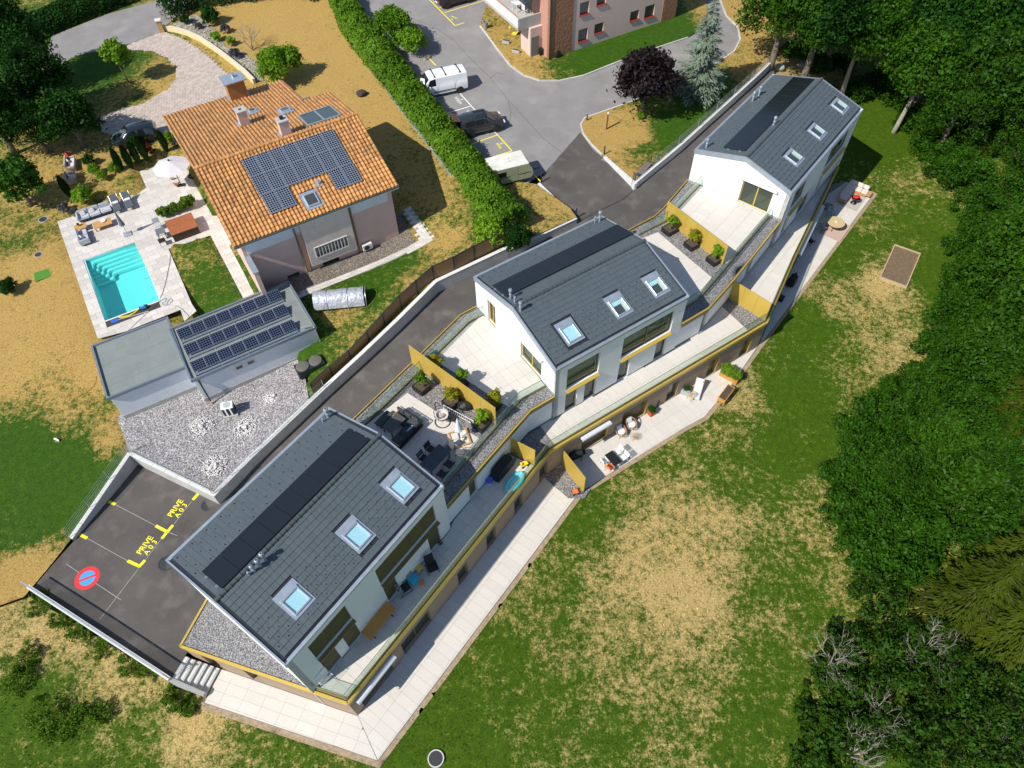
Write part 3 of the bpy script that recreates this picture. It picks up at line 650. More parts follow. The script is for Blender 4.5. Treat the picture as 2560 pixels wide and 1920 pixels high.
b2=gable_block(B2,'middle white gabled block with open bronze-framed windows',[(1.03,3.76,5.62,7.85,'curtain',True,()),(5.75,10.33,5.62,7.85,'curtain',True,(.5,)),(1.04,2.05,2.9,5.1,'glass',False,()),(2.7,3.72,2.9,5.1,'glass',False,()),(5.75,6.75,2.9,5.1,'glass',False,()),(9.2,10.2,2.9,5.1,'glass',False,())],[(1.63,2.63,5.82,8.05,'glass',(.5,)),(5.77,8.24,5.82,7.95,'glass',(.5,))],[(1.68,3.04,'a',-8.93,-7.23),(5.77,7.15,'b',-8.92,-7.21),(9.1,10.47,'b',-8.9,-7.18)],(.3,11.28,-1.98,-3.74,9),[(-9.2,-7.3,6,1),(-.45,-1.7,4,-1)],[(.46,-4.03,9.82,.75,.085),(.42,-4.6,9.96,.42,.06),(.36,-5.35,9.98,.62,.085),(10.73,-.6,9.0,.8,.09),(10.34,-.55,9.0,.45,.05)])
b3=gable_block(B3,'farthest white gabled block below the forest edge',[(1.35,4.1,5.62,7.85,'glass',True,()),(8.2,12.9,5.62,7.85,'glass',True,(.5,)),(1.4,2.4,2.9,5.1,'glass',False,()),(4.3,6.6,2.9,5.1,'glass',False,()),(8.3,9.3,2.9,5.1,'glass',False,())],[(4.66,7.3,5.82,8.0,'glass',(.5,))],[(2.72,4.18,'c',-7.71,-6.33),(7.14,8.6,'c',-7.72,-6.34),(11.8,13.28,'c',-7.72,-6.34)],(.75,13.8,-2.06,-3.88,11),[(-8.1,-5.9,7,1),(-.45,-1.8,4,-1)],[(.5,-.74,9.03,.7,.085),(9.94,-.72,9.03,.75,.085),(8.9,-.66,9.01,.75,.085),(10.1,-.62,9.0,.5,.05),(5.35,-4.1,9.9,.6,.085)])
AWN=mat('pale_grey_awning',(.60,.63,.68),.4,.03,1)
def gable_fit(root,ya,yb,z):
 m=MB();m.box(-.22,-yb,z,.055,-ya,z+.05);m.box(-.22,-yb,z-.10,-.10,-ya,z);m.box(-.10,-yb+.02,z-.07,.05,-ya-.02,z);m.build('awning_cassette',AWN,root,bevel=.02)
gable_fit(b2,5.02,8.46,8.12);gable_fit(b3,4.32,7.63,8.2)
MB().lathe([(.0,0),(.15,0),(.15,.05),(.12,.08),(0,.09)],20).build('wall_lamp',mat('opal',(.8,.8,.82),.3,.01,1),b3,smooth=True,loc=(.06,-4.14,7.3)).rotation_euler=(0,-PI/2,0)
for rt_,yy,zz in((b2,-.92,6.5),(b3,-1.51,6.5)):
 m=MB();m.cyl((0,0,0),.04,.03,10);m.tube([(0,0,.02),(0,0,.1),(-.04,0,.14),(-.12,0,.14)],.018,6);m.build('tap',STEEL,rt_,loc=(.05,yy,zz)).rotation_euler=(0,-PI/2,0)
 # ---------------------------------------------------------------- podium: brown garden storey, white middle storey, terraces
S1a,Sb,Sc,Sd,Se,Sf=(-19.39,12.44),(-9.38,9.16),(2.46,24.95),(19.86,36.11),(23.96,43.42),(30.95,55.1)
podium=thing('podium','long brown and white garden storeys carrying the three blocks','building')
front=[S1a,Sb,Sc,Sd,Se,Sf]
B3e=bl(B3,14.1,-.1)
back=[B3e]+[bl(B3,0,-.02)]+[(12.86,46.22),(11.95,45.2),(9.68,43.62),bl(B2,11.39,-.03),bl(B2,0,-.03),(-3.63,34.86),(-6.76,30.68),(-10.44,25.88),bl(B1,12.186,-.03),(-18.5,15.12)]
core=off(front,.5,False)+[(bl(B3,14.1,-8.2))]+off(back,.06,False)
MB().prism(core,-.5,2.58).build('core',CLAD,podium)
def face(a,b):L=math.dist(a,b);return L,ang(a,b)
faces={(S1a,Sb):[(.9,1.85,0,2.05),(3.7,4.65,0,2.05)],(Sb,Sc):[(.6,3.2,.0,2.0),(4.2,6.75,.0,2.0),(9.5,10.5,0,2.0),(12.5,13.5,0,2.0),(15.6,16.55,0,2.0),(18.57,19.55,0,2.0)],(Sc,Sd):[(2.88,5.3,0,2.05),(6.55,8.92,0,2.05),(10.92,11.95,0,2.05),(15.0,16.05,0,2.05),(18.52,19.54,0,2.05)],(Sd,Se):[(2.0,4.4,0,2.05)],(Se,Sf):[(1.5,4.0,0,2.05),(7.0,9.4,0,2.05)]}
GREYGL=mat('dark_window_glass',(.05,.065,.062),.06,.05,1,spec=.8)
for(a,b),ops in faces.items():
 L,t=face(a,b);f=put('facade',None,podium,(a[0],a[1],0),t)
 w=MB();wall_boxes(w,L,-.4,2.6,0,.5,ops);w.build('wall',CLAD,f)
 for k,(x0,x1,z0,z1)in enumerate(ops):
  shut=(a==Sc)
  e=MB();h=MB()
  d=MB();d.box(x0,.26,0,x1,.3,z1)
  if shut and k!=2:
   d.build('shutter',SHUT,f);r=MB();r.box(x1-.06,.02,0,x1-.012,.26,z1);r.build('reveal_strip',GOLD,f)
  else:
   d=MB();d.box(x0+.07,.26,.08,x1-.07,.28,z1-.07);d.build('pane',GREYGL,f)
   for q in((x0,x0+.07,0,z1),(x1-.07,x1,0,z1),(x0+.07,x1-.07,0,.08),(x0+.07,x1-.07,z1-.07,z1)):e.box(q[0],.22,q[2],q[1],.30,q[3])
   if x1-x0>2:e.box((x0+x1)/2-.06,.2,.08,(x0+x1)/2+.06,.3,z1-.07)
   e.build('frame',GOLDD,f)
slab=off(front,.02,False)+[bl(B3,14.1,-8.4)]+back
MB().prism(slab,2.6,2.86).build('slab',CONC,podium)
def band(line,z0,z1,m,name='fascia',th=.07):
 for a,b in zip(line,line[1:]):
  L,t=face(a,b);d=put(name,MB().box(-.02 if line.index(a)else 0,-th,z0,L,0.0,z1).mesh(name,m,bevel=.012),podium,(a[0],a[1],0),t)
  MB().box(0,-.012,z1,L,.07,z1+.02).build('coping',m,d)
band(front,2.63,2.95,GOLD)
band([(-18.5,15.25),(-19.42,12.42)][::1],2.56,2.95,GOLD)
mid12=[bl(B1,12.0,-9.0),(-4.0,19.75),(1.05,26.5),(2.62,27.5),bl(B2,.3,-9.6)]
g12=[(-4.09,19.54),(1.14,26.33),(2.8,27.44)];g23=[(12.30,33.60),(14.45,35.03),(16.88,37.86),(22.06,44.42)]
in12=off(g12,.16,False);in23=off(g23,.16,False)
c12=off(g12,.62,False)+[(3.2,28.3),bl(B2,.3,-.3),(-3.6,34.8),(-6.74,30.64),(-10.4,25.8),bl(B1,11.9,-.3),bl(B1,11.9,-8.6)]
c23=off(g23,.62,False)+[bl(B3,.3,-8.2),bl(B3,.3,-.3),(12.88,46.18),(11.97,45.16),(9.7,43.58),bl(B2,11.1,-.3),bl(B2,11.1,-9.4)]
MB().prism(c12,0.2,5.70).build('core',WHITE,podium);MB().prism(c23,0.2,5.70).build('core',WHITE,podium)
mids={0:((in12[0],in12[1]),[(2.2,3.0,2.9,5.25)]),1:((in12[1],in12[2]),[]),2:((in23[0],in23[1]),[]),3:((in23[1],in23[2]),[(.05,.9,2.9,5.2)]),4:((in23[2],in23[3]),[(3.6,4.5,2.9,5.2)])}
for k,((a,b),ops)in mids.items():
 L,t=face(a,b);f=put('facade',None,podium,(a[0],a[1],0),t)
 w=MB();wall_boxes(w,L,2.86,5.45,0,.5,ops);w.build('wall',WHITE,f)
 for x0,x1,z0,z1 in ops:MB().box(x0,.2,z0,x1,.24,z1).build('shutter',SHUT,f)
 for x0,x1 in zip([0]+[o[1]for o in ops],[o[0]for o in ops]+[L]):MB().box(x0,-.015,2.87,x1,0,2.99).build('plinth',DARK,f)
for g in(g12,g23):band(g,5.44,5.86,GOLDD)
for g in(g12,g23):
 for a,b in zip(g,g[1:]):
  L,t=face(a,b);put('coping',MB().box(0,-.075,5.861,L,.0,5.885).mesh('coping',GOLD),podium,(a[0],a[1],0),t)
for g in([(-2.5,35.76),(-3.68,34.93),(-6.8,30.74),(-10.48,25.93),bl(B1,12.2,.02)],[bl(B3,-.02,.03),(12.82,46.29),(11.91,45.27),(9.63,43.69),bl(B2,11.4,.03)]):
 for a,b in zip(g,g[1:]):
  L,t=face(a,b);put('trim',MB().box(0,-.01,5.35,L,.05,5.90).mesh('trim',GOLD),podium,(a[0],a[1],0),t)
  w=MB();w.box(0,.01,0,L,.10,5.35);put('wall',w.mesh('wall',WHITE),podium,(a[0],a[1],0),t)
for rt_,B,ops in((b1,B1,[(1.33,2.37),(3.0,4.0),(6.33,7.3),(10.2,11.2)]),(b2,B2,[(1.04,2.05),(2.7,3.72),(5.75,6.75),(9.2,10.2)]),(b3,B3,[(1.4,2.4),(4.3,6.6),(8.3,9.3)])):
 Ls=B[3]-.06
 for x0,x1 in zip([.06]+[o[1]for o in ops],[o[0]for o in ops]+[Ls]):MB().box(x0,-B[4]+.045,2.87,x1,-B[4]+.06,2.99).build('plinth',DARK,rt_)
 pl=MB();pl.box(.045,-B[4]+.1,5.8,.06,-.1,5.9)
 if rt_!=b1:pl.build('plinth',STEEL,rt_)
def gravel(name,poly,z):return struct(sheet(name,poly,(lambda x,y:z),1.2,GRAVEL))
nwg12=[bl(B1,12.15,-.1),(-10.4,25.85),(-6.74,30.66),(-3.62,34.84),bl(B2,.02,-.08)]
gl12n=[(-9.67,25.47),(-5.89,30.38),(-3.01,34.2),(-1.92,34.9)];gl12s=[(-4.33,20.83),(-2.62,23.06),(.49,27.16),(2.28,28.28)]
gl23n=[(10.40,43.11),(12.72,44.6),(16.36,49.17)];gl23s=[(12.92,35.24),(13.89,35.9),(15.54,37.89),(21.27,44.99)]
gl12n[0]=(-10.1,24.9);gl12s[0]=(-4.55,20.5)
top12=off(g12,.07,False)+[bl(B2,.05,-8.9),bl(B2,.05,-.1),(-3.62,34.84),(-6.74,30.66),(-10.42,25.86),bl(B1,12.15,-.1),bl(B1,12.15,-9.0)]
top23=off(g23,.07,False)+[bl(B3,.05,-8.3),bl(B3,.05,-.1),(12.88,46.2),(11.97,45.18),(9.7,43.6),bl(B2,11.35,-.1),bl(B2,11.35,-9.4)]
gravel('terrace_gravel',top12,5.765);gravel('terrace_gravel',top23,5.765)
gravel('roof_gravel',off([S1a,Sb],.09,False)+[bl(B1,.1,-8.9),bl(B1,.0,-.2),(-18.55,15.0)],2.895)
gravel('balcony_gravel',[(-.3,24.8),(1.5,23.72),Sc,(2.87,25.38),(1.83,27.2),(.9,26.4)],2.895)
gravel('balcony_gravel',[(16.5,38.0),(16.64,37.93),(18.25,35.23),(19.7,36.1),(19.75,36.4),(17.3,38.85),(17.0,38.4)],2.895)
# ---------------------------------------------------------------- porcelain tiles
def clip(sub,rect):
 out=list(sub)
 for i in range(4):
  a,b=rect[i],rect[(i+1)%4];inp=out;out=[]
  if not inp:return[]
  sd=lambda p:(b[0]-a[0])*(p[1]-a[1])-(b[1]-a[1])*(p[0]-a[0])
  for j in range(len(inp)):
   p,q=inp[j-1],inp[j];sp_,sq=sd(p),sd(q)
   if(sp_>=0)!=(sq>=0):t=sp_/(sp_-sq);out.append((p[0]+(q[0]-p[0])*t,p[1]+(q[1]-p[1])*t))
   if sq>=0:out.append(q)
 return out
def area(p):return sum(p[i-1][0]*p[i][1]-p[i][0]*p[i-1][1]for i in range(len(p)))/2
def tiles(root,poly,org,t,tw,tl,z,m,name='tile',gap=.009,th=.03,jig=.0015,shift=0.0,minA=.02):
 if area(poly)<0:poly=poly[::-1]
 c,s=math.cos(t),math.sin(t);loc=[((p[0]-org[0])*c+(p[1]-org[1])*s,-(p[0]-org[0])*s+(p[1]-org[1])*c)for p in poly]
 xs=[p[0]for p in loc];ys=[p[1]for p in loc]
 key=(name,tw,tl,m.name)
 if key not in _tile_cache:_tile_cache[key]=MB().box(-tw/2+gap/2,-tl/2+gap/2,0,tw/2-gap/2,tl/2-gap/2,th).mesh(name,m)
 me=_tile_cache[key]
 for j in range(math.floor(min(ys)/tl),math.ceil(max(ys)/tl)):
  sh=shift*tw*(j%2)
  for i in range(math.floor((min(xs)-sh)/tw),math.ceil((max(xs)-sh)/tw)):
   x0,y0=i*tw+sh,j*tl;r=[(x0+gap/2,y0+gap/2),(x0+tw-gap/2,y0+gap/2),(x0+tw-gap/2,y0+tl-gap/2),(x0+gap/2,y0+tl-gap/2)]
   cl=clip(loc,r)
   if len(cl)<3:continue
   A=abs(area(cl));full=(tw-gap)*(tl-gap)
   if A<minA*full:continue
   cx,cy=x0+tw/2,y0+tl/2;wx,wy=org[0]+cx*c-cy*s,org[1]+cx*s+cy*c;zz=z-th+random.uniform(-jig,jig)
   if A>.985*full:put(name,me,root,(wx,wy,zz),t)
   else:
    q=[]
    for p in cl:
     p=(p[0]-cx,p[1]-cy)
     if not q or math.dist(p,q[-1])>1e-3:q.append(p)
    if len(q)>2 and math.dist(q[0],q[-1])<1e-3:q.pop()
    if len(q)<3:continue
    put(name,MB().prism(q,0,th).mesh(name,m),root,(wx,wy,zz),t)
JOINT=mat('tile_joint',(.20,.185,.165),.9,.1,3)
def paving(name,polys,z,bed=None):
 root=struct(MB().prism(bed,z-.12,z-.012).build(name,JOINT))if bed else None
 if root is None:root=struct(bpy.data.objects.new(name,None));C.objects.link(root)
 for poly,B,tw,tl in polys:tiles(root,poly,(B[0],B[1]),B[2],tw,tl,z,TILE)
 return root
nb12=[(-5.16,30.51),(-.34,26.72)]
paving('upper_terrace_paving',[(off(gl12n,-.03,False)[:1]and[bl(B1,12.2,-.95),(-9.45,25.6),(-7.05,28.0),(-2.15,24.25),(-4.2,21.35),bl(B1,12.2,-7.9)],B1,.645,1.24),([(-5.45,30.85),(-.25,26.65),(.42,27.28),(2.2,28.4),bl(B2,.06,-7.55),bl(B2,.06,-1.02),(-3.0,34.05)],B2,.645,1.22)],ZT+.01,None)
paving('upper_terrace_paving',[([bl(B2,11.4,-.85),(11.99,43.40),(15.34,38.22),(13.85,36.1),(12.98,35.45),bl(B2,11.4,-8.8)],B2,.645*2,1.22),([(13.65,45.6),(16.75,39.6),(21.1,45.05),bl(B3,.06,-7.5),bl(B3,.06,-1.15)],B3,.645,1.24)],ZT+.01,None)
paving('balcony_paving',[([bl(B1,.1,-9.08),(-11.0,9.95),(-9.3,9.45),(1.42,23.78),(-.3,24.78),(-3.9,20.0),bl(B1,12.1,-9.08)],B1,.65,1.22),([(1.83,27.15),(2.87,25.42),(18.25,35.28),(16.64,37.98),(14.3,35.25),(12.2,33.8),bl(B2,11.3,-9.81),bl(B2,.1,-9.81),(2.55,27.5)],B2,.645,1.22),([(17.35,38.8),(19.72,36.42),(23.75,43.5),(30.7,54.9),bl(B3,14.0,-8.62),bl(B3,.1,-8.62),(21.9,44.5)],B3,.645,1.24)],ZB+.01,None)
paving('garden_paving',[([(-18.48,10.03),(-8.02,6.80),(-9.36,9.1),(-19.0,12.25),(-17.98,11.75)],(-19.39,12.44,ang(S1a,Sb)),1.23,.615),([(-7.98,6.82),(4.3,23.0),(2.15,24.6),(1.9,24.2),(-9.36,9.14)],(Sb[0],Sb[1],ang(Sb,Sc)),.615,1.23),([(4.95,23.55),(12.72,28.48),(14.4,29.42),(16.88,32.18),(19.8,36.0),(3.0,25.25),(3.4,25.3)],(Sc[0],Sc[1],ang(Sc,Sd)),.63,1.23),([(19.95,36.05),(28.32,46.28),(35.26,54.75),(33.2,56.62),(31.0,54.9),(24.0,43.3)],B3,.645,1.24)],.0,gb)
far=[tuple(site(x,y,0)[:2])for x,y in((2143,309),(2174,322),(2088,452),(2064,442))]
paving('garden_paving',[(far,B3,.645,1.24)],.0,far)
sl=[(-18.75,9.88),(-7.93,6.55),(4.5,22.95)];s2=[(5.35,23.6),(12.85,28.38),(14.55,29.3),(17.02,32.1),(20.0,35.9),(28.45,46.2),(35.5,54.75),(33.3,56.8)]
for q in(sl,s2):
 L_,R_q=off(q,.22,False),off(q,-.14,False);struct(sheet('soil_edge',R_q+L_[::-1],(lambda x,y:-.045),.4,SOIL2))
struct(sheet('garden_gravel',[(2.1,24.55),(3.75,22.85),(4.9,22.85),(5.4,23.6),(4.85,23.5),(3.5,25.4),(2.5,24.95)],(lambda x,y:.006),.8,GRAVEL))
# ---------------------------------------------------------------- glass balustrades
RAILC=mat('dark_green_edge',(.03,.05,.045),.3,.05,2)
def balustrade(label,line,z,h=1.0,seg=1.35,base=GOLDD):
 root=thing('glass_balustrade',label,'balustrade',(line[0][0],line[0][1],z));o=Vector((line[0][0],line[0][1],z))
 for a,b in zip(line,line[1:]):
  L,t=face(a,b);n=max(1,round(L/seg));w=L/n
  put('base_rail',MB().box(0,-.04,-.02,L,.04,.09).mesh('base_rail',base),root,(a[0]-o.x,a[1]-o.y,0),t)
  put('top_edge',MB().box(0,-.012,h,L,.012,h+.018).mesh('top_edge',RAILC),root,(a[0]-o.x,a[1]-o.y,0),t)
  me=MB().box(.008,-.008,.09,w-.008,.008,h).mesh('glass_panel',GLASS)
  for i in range(n):put('glass_panel',me,root,(a[0]-o.x+i*w*math.cos(t),a[1]-o.y+i*w*math.sin(t),0),t)
 return root
balustrade('glass balustrade of the sofa terrace along the asphalt drive',gl12n,ZT)
balustrade('glass balustrade of the sofa terrace above the middle gravel ledge',gl12s,ZT)
balustrade('glass balustrade beside the drive before the farthest block',gl23n,ZT)
balustrade('glass balustrade above the gravel ledge before the farthest block',gl23s,ZT)
bal=off([(-11.4,9.82),Sb,Sc,Sd,Se,Sf],.16,False)
balustrade('long glass balustrade on the gold fascia of the balcony',bal,ZB+.05,.98)
# ---------------------------------------------------------------- gold privacy screens
def screen(label,a,b,z,h,n,step=None):
 L,t=face(a,b);root=thing('privacy_screen',label,'screen',(a[0],a[1],z),t,'gold privacy screens');w=L/n
 me=MB().box(.004,-.025,0,w-.004,.025,h).mesh('panel',GOLD,bevel=.006)
 for i in range(n):put('panel',me,root,(i*w,0,0))
 MB().box(0,-.03,h,L,.03,h+.015).build('cap',GOLD,root)
 return root
screen('gold privacy screen behind the hanging egg chair',(-6.9,30.55),(-1.08,25.25),ZT,1.95,6)
screen('gold privacy screen behind the three square planters',(12.72,44.95),(16.45,39.6),ZT,1.85,6)
screen('gold privacy screen across the balcony beside the farthest block',(17.37,38.84),(19.74,36.32),ZB,1.9,3)
screen('gold privacy screen across the balcony beside the black cover',(-.22,24.91),(1.42,23.9),ZB,1.85,2)
screen('gold privacy screen on the lowest terrace beside the black barbecue',(3.46,25.5),(4.85,23.27),0.0,2.05,2)
# ---------------------------------------------------------------- retaining walls
FENCEB=mat('brown_composite',(.21,.115,.05),.6,.18,2,stretch=(1,1,14),rnd=.05)
def retaining(label,foot_pts,ztop,zfoot,w=.26,cap=1.15,side=.13,m=CONC):
 o=Vector((foot_pts[0][0],foot_pts[0][1],zfoot[0]));root=thing('retaining_wall',label,'wall',o)
 ctr=[(p[0]-o.x,p[1]-o.y)for p in off(foot_pts,side,False)]
 ribbon(ctr,w,[z-.6-o.z for z in zfoot],[z-.06-o.z for z in ztop]).build('wall',m,root)
 d=0
 for i in range(len(ctr)-1):
  L=math.dist(ctr[i],ctr[i+1]);n=max(1,round(L/cap));t=ang(ctr[i],ctr[i+1])
  for k in range(n):
   f0,f1=k/n,(k+1)/n
   a=Vector(ctr[i]).lerp(Vector(ctr[i+1]),f0);b=Vector(ctr[i]).lerp(Vector(ctr[i+1]),f1)
   za=ztop[i]+(ztop[i+1]-ztop[i])*f0-o.z;zb_=ztop[i]+(ztop[i+1]-ztop[i])*f1-o.z
   nx,ny=-math.sin(t)*(w/2+.02),math.cos(t)*(w/2+.02);e=.006
   a=a+Vector((math.cos(t),math.sin(t)))*e;b=b-Vector((math.cos(t),math.sin(t)))*e
   MB().hexa([(a.x-nx,a.y-ny,za-.06),(b.x-nx,b.y-ny,zb_-.06),(b.x+nx,b.y+ny,zb_-.06),(a.x+nx,a.y+ny,za-.06),(a.x-nx,a.y-ny,za),(b.x-nx,b.y-ny,zb_),(b.x+nx,b.y+ny,zb_),(a.x+nx,a.y+ny,za)]).build('coping_stone',CONCW,root,bevel=.01)
 return root
zf=lambda p:hA(p[0],p[1])
yW=[(-29.07,19.95),(-26.5,25.6),yardSE]
retaining('concrete retaining wall round the gravel yard above the parking bays',yW,[1.42,2.55,2.55],[1.15,1.2,1.4])
dw=footw[:7];tops=[2.55]+[zf(p)+h for p,h in zip(dw[1:],(1.02,1.05,1.1,1.15,1.2,1.2))]
ex=tuple(on(hA,1272,646)[:2])
retaining('tall concrete retaining wall below the brown fence along the drive',dw+[ex],tops+[zf(ex)+1.15],[zf(p)for p in dw]+[zf(ex)])
e2=footw[-1]
retaining('low pale concrete wall between hedge corner and drive',[(ex[0]+.03,ex[1]+.02),e2],[zf(ex)+.85,zf(e2)+.6],[zf(ex),zf(e2)])
gl=[tuple(on(hA,1441,556)[:2]),tuple(on(hA,1349.6,462)[:2])]
retaining('white coping wall between lawn corner and dark drive entrance',[footw[-1],gl[1]],[zf(e2)+.6,zf(gl[1])+.25],[zf(e2),zf(gl[1])],w=.22,m=CONCW)
g1=[tuple(on(hA,1508,396)[:2]),gate_in]
retaining('white sloping wall at the dry grass corner of the entrance',g1,[zf(g1[0])+.18,zf(g1[1])+.62],[zf(g1[0]),zf(g1[1])],w=.22,m=CONCW)
retaining('long pale concrete wall beside the drive of the farthest block',wall3,[zf(p)+h for p,h in zip(wall3,(.62,.75,.8,.8))],[zf(p)for p in wall3],w=.22,m=CONCW)
# ---------------------------------------------------------------- brown screen fence on the wall
fpx=[(787,988),(833.7,945.6),(879,906),(924,858),(962.7,815),(1003.6,770),(1044.4,733),(1085,698),(1135.8,675),(1186,648),(1235,624),(1266.3,608.7),(1313.3,599.3)]
fz=[2.62,2.95,3.3,3.75,4.15,4.6,5.0,5.35,5.5,5.65,5.8,5.85,5.75]
fp=[site(x,y,z)for(x,y),z in zip(fpx,fz)]
root=thing('screen_fence','brown composite screen fence on the long grey retaining wall','fence',fp[0])
for i,(a,b)in enumerate(zip(fp,fp[1:])):
 L=math.dist(a[:2],b[:2]);t=ang(a,b);h=1.35 if i else 1.45;A=a-fp[0];B_=b-fp[0];n=Vector((-math.sin(t),math.cos(t),0))*.02;u=Vector((math.cos(t),math.sin(t),0))*.05
 p0,p1=A+u,B_-u
 MB().hexa([p0-n,p1-n,p1+n,p0+n,p0-n+Vector((0,0,h)),p1-n+Vector((0,0,h)),p1+n+Vector((0,0,h)),p0+n+Vector((0,0,h))]).build('panel',FENCEB,root)
 MB().hexa([p0-n*1.4+Vector((0,0,h)),p1-n*1.4+Vector((0,0,h)),p1+n*1.4+Vector((0,0,h)),p0+n*1.4+Vector((0,0,h)),p0-n*1.4+Vector((0,0,h+.04)),p1-n*1.4+Vector((0,0,h+.04)),p1+n*1.4+Vector((0,0,h+.04)),p0+n*1.4+Vector((0,0,h+.04))]).build('top_rail',DARK,root)
for i,a in enumerate(fp):MB().box(-.05,-.04,-.2,.05,.04,1.42).build('post',DARK,root,loc=a-fp[0],rz=ang(fp[max(0,i-1)],fp[min(len(fp)-1,i+1)]))
# ---------------------------------------------------------------- gravel yard with stone heaps
def yz(x,y):return 2.44+max(0,(x+19)*.09)*(1 if x>-19 else 0)
struct(sheet('gravel_yard',yard,yz,.8,GRAVW))
STONEW=mat('limestone_chunks',(.58,.56,.55),.85,.1,4,rnd=.3,bump=.4,bscale=20)
k6=Q(420/1269,300,960)
sme=[MB().ico((0,0,0),1,1,(1,.8,.6),.25).mesh('stone',STONEW)for _ in range(4)]
for(cx,cy,rx,nm)in((615,320,1.0,'pale stone heap nearest the corrugated annex corner'),(955,325,.92,'pale stone heap between heat pump and drive wall'),(1165,110,.9,'pale stone heap beside the brown fence end'),(710,625,1.0,'pale stone heap in the yard corner above the bays')):
 p=site(*k6(cx,cy),2.5);rt_=thing('stone_heap',nm,'stones',p,group='stone heaps in the gravel yard');mb=MB();cnt=0
 for q in range(420):
  r=rx*math.sqrt(random.random())*random.uniform(.75,1.1);a=random.random()*6.283;s=random.uniform(.035,.075)*(1.25-.4*r/rx);z=.16*max(0,1-r/rx)+random.uniform(-.02,.03)-.03
  if cnt<55 and r<.55*rx:put('stone',random.choice(sme),rt_,(r*math.cos(a),r*math.sin(a),z),rot=(random.random()*6,random.random()*6,random.random()*6),scale=s*1.1);cnt+=1
  else:mb.ico((r*math.cos(a),r*math.sin(a),z),s,1,(1,random.uniform(.6,1),.6),.25)
 for q in range(5):put('stone',random.choice(sme),rt_,(random.uniform(-.22,.22),random.uniform(-.2,.2),.16),rot=(random.random()*6,0,random.random()*6),scale=random.uniform(.13,.2))
 stuff(mb.build('small_stone',STONEW,rt_,fix=False))
def wire_fence(label,pts,h,posts=True,lean=0,spacing=.12):
 o=Vector(pts[0]);root=thing('wire_fence',label,'fence',o,group='thin wire mesh fences');wm=MB()
 for p in pts:MB().tube([Vector(p)-o-Vector((0,0,.2)),Vector(p)-o+Vector((0,0,h))],.022,6).build('post',STEEL,root)
 for a,b in zip(pts,pts[1:]):
  A,B_=Vector(a)-o,Vector(b)-o;L=(B_-A).length;n=int(L/spacing)
  for i in range(1,n):q=A.lerp(B_,i/n);wm.tube([q+Vector((0,0,.03)),q+Vector((0,0,h-.03))],.0045,3,caps=False)
  for j in range(6):z=.03+(h-.06)*j/5;wm.tube([A+Vector((0,0,z)),B_+Vector((0,0,z))],.005,3,caps=False)
 stuff(wm.build('wire_mesh',STEEL,root,fix=False));return root
Wt=off(yW,.2,False)
wire_fence('wire mesh fence on the wall beside the dark green lawn',[(Wt[0][0]+(Wt[1][0]-Wt[0][0])*f,Wt[0][1]+(Wt[1][1]-Wt[0][1])*f,1.42+1.13*f)for f in(0,.34,.67,1)],1.0)
wire_fence('wire mesh fence on the yard wall above the two private bays',[(Wt[1][0]+(Wt[2][0]-Wt[1][0])*f,Wt[1][1]+(Wt[2][1]-Wt[1][1])*f,2.53)for f in(.02,.34,.67,.99)],1.0)
wt2=off(footw[:3],.2,False)
wire_fence('wire mesh fence on the yard wall along the drive',[(wt2[0][0]+(wt2[1][0]-wt2[0][0])*f*1.0,wt2[0][1]+(wt2[1][1]-wt2[0][1])*f,2.55+.25*f)for f in(.02,.5,1)]+[(*wt2[2],3.4)],1.0)
a3=off(wall3,.3,False)
wire_fence('wire mesh fence on the pale wall behind the spruce',[(*p,zf(p)+.5)for p in resample(a3,3.2,False)],1.05)
# ---------------------------------------------------------------- railing at the end of the parking
ra,rb=Vector((-20.28,11.05,0)),Vector((-30.75,16.8,0));Lr=(rb-ra).length;tr_=ang(ra,rb)
rw=thing('parking_railing','slatted steel railing on the pale parapet beside the parking','railing',(ra.x,ra.y,1.15),tr_)
MB().box(0,-.12,-1.6,Lr,.12,.28).build('parapet',CONCW,rw)
bars=MB();n=int(Lr/.115)
for i in range(n):bars.box(i*.115+.06,-.015,.30,i*.115+.085,.015,1.12)
stuff(bars.build('baluster',STEEL,rw));
for k in range(4):MB().box(k*Lr/4+.03,-.04,1.12,(k+1)*Lr/4-.03,.04,1.17).build('handrail',ALU,rw)
MB().box(0,-.03,.27,Lr,.03,.31).build('bottom_rail',STEEL,rw)
st=thing('stairs','pale concrete steps from parking down to garden terrace','stairs',(-20.28,11.05,0),ang((-20.28,11.05),(-18.5,10.42)))
nst=6
for i in range(nst):
 z1=1.15-(i+.0)*1.15/nst;x0=-.02+i*1.92/nst
 MB().box(x0,.12,-.3,x0+1.92/nst-.004,1.42+.03*i,z1-.03).build('step',CONCW,st,bevel=.01)
 MB().box(x0+.0,.12,z1-.03,x0+1.92/nst-.07,1.42,z1).build('tread',CONCW,st,bevel=.006)
sd=MB();sd.add([(-.05,-.12,-1.2),(1.95,-.12,-1.2),(1.95,.11,-1.2),(-.05,.11,-1.2),(-.05,-.12,1.3),(1.95,-.12,.42),(1.95,.11,.42),(-.05,.11,1.3)],[(3,2,1,0),(4,5,6,7),(0,1,5,4),(1,2,6,5),(2,3,7,6),(3,0,4,7)]);sd.build('side_wall',CONC,st)
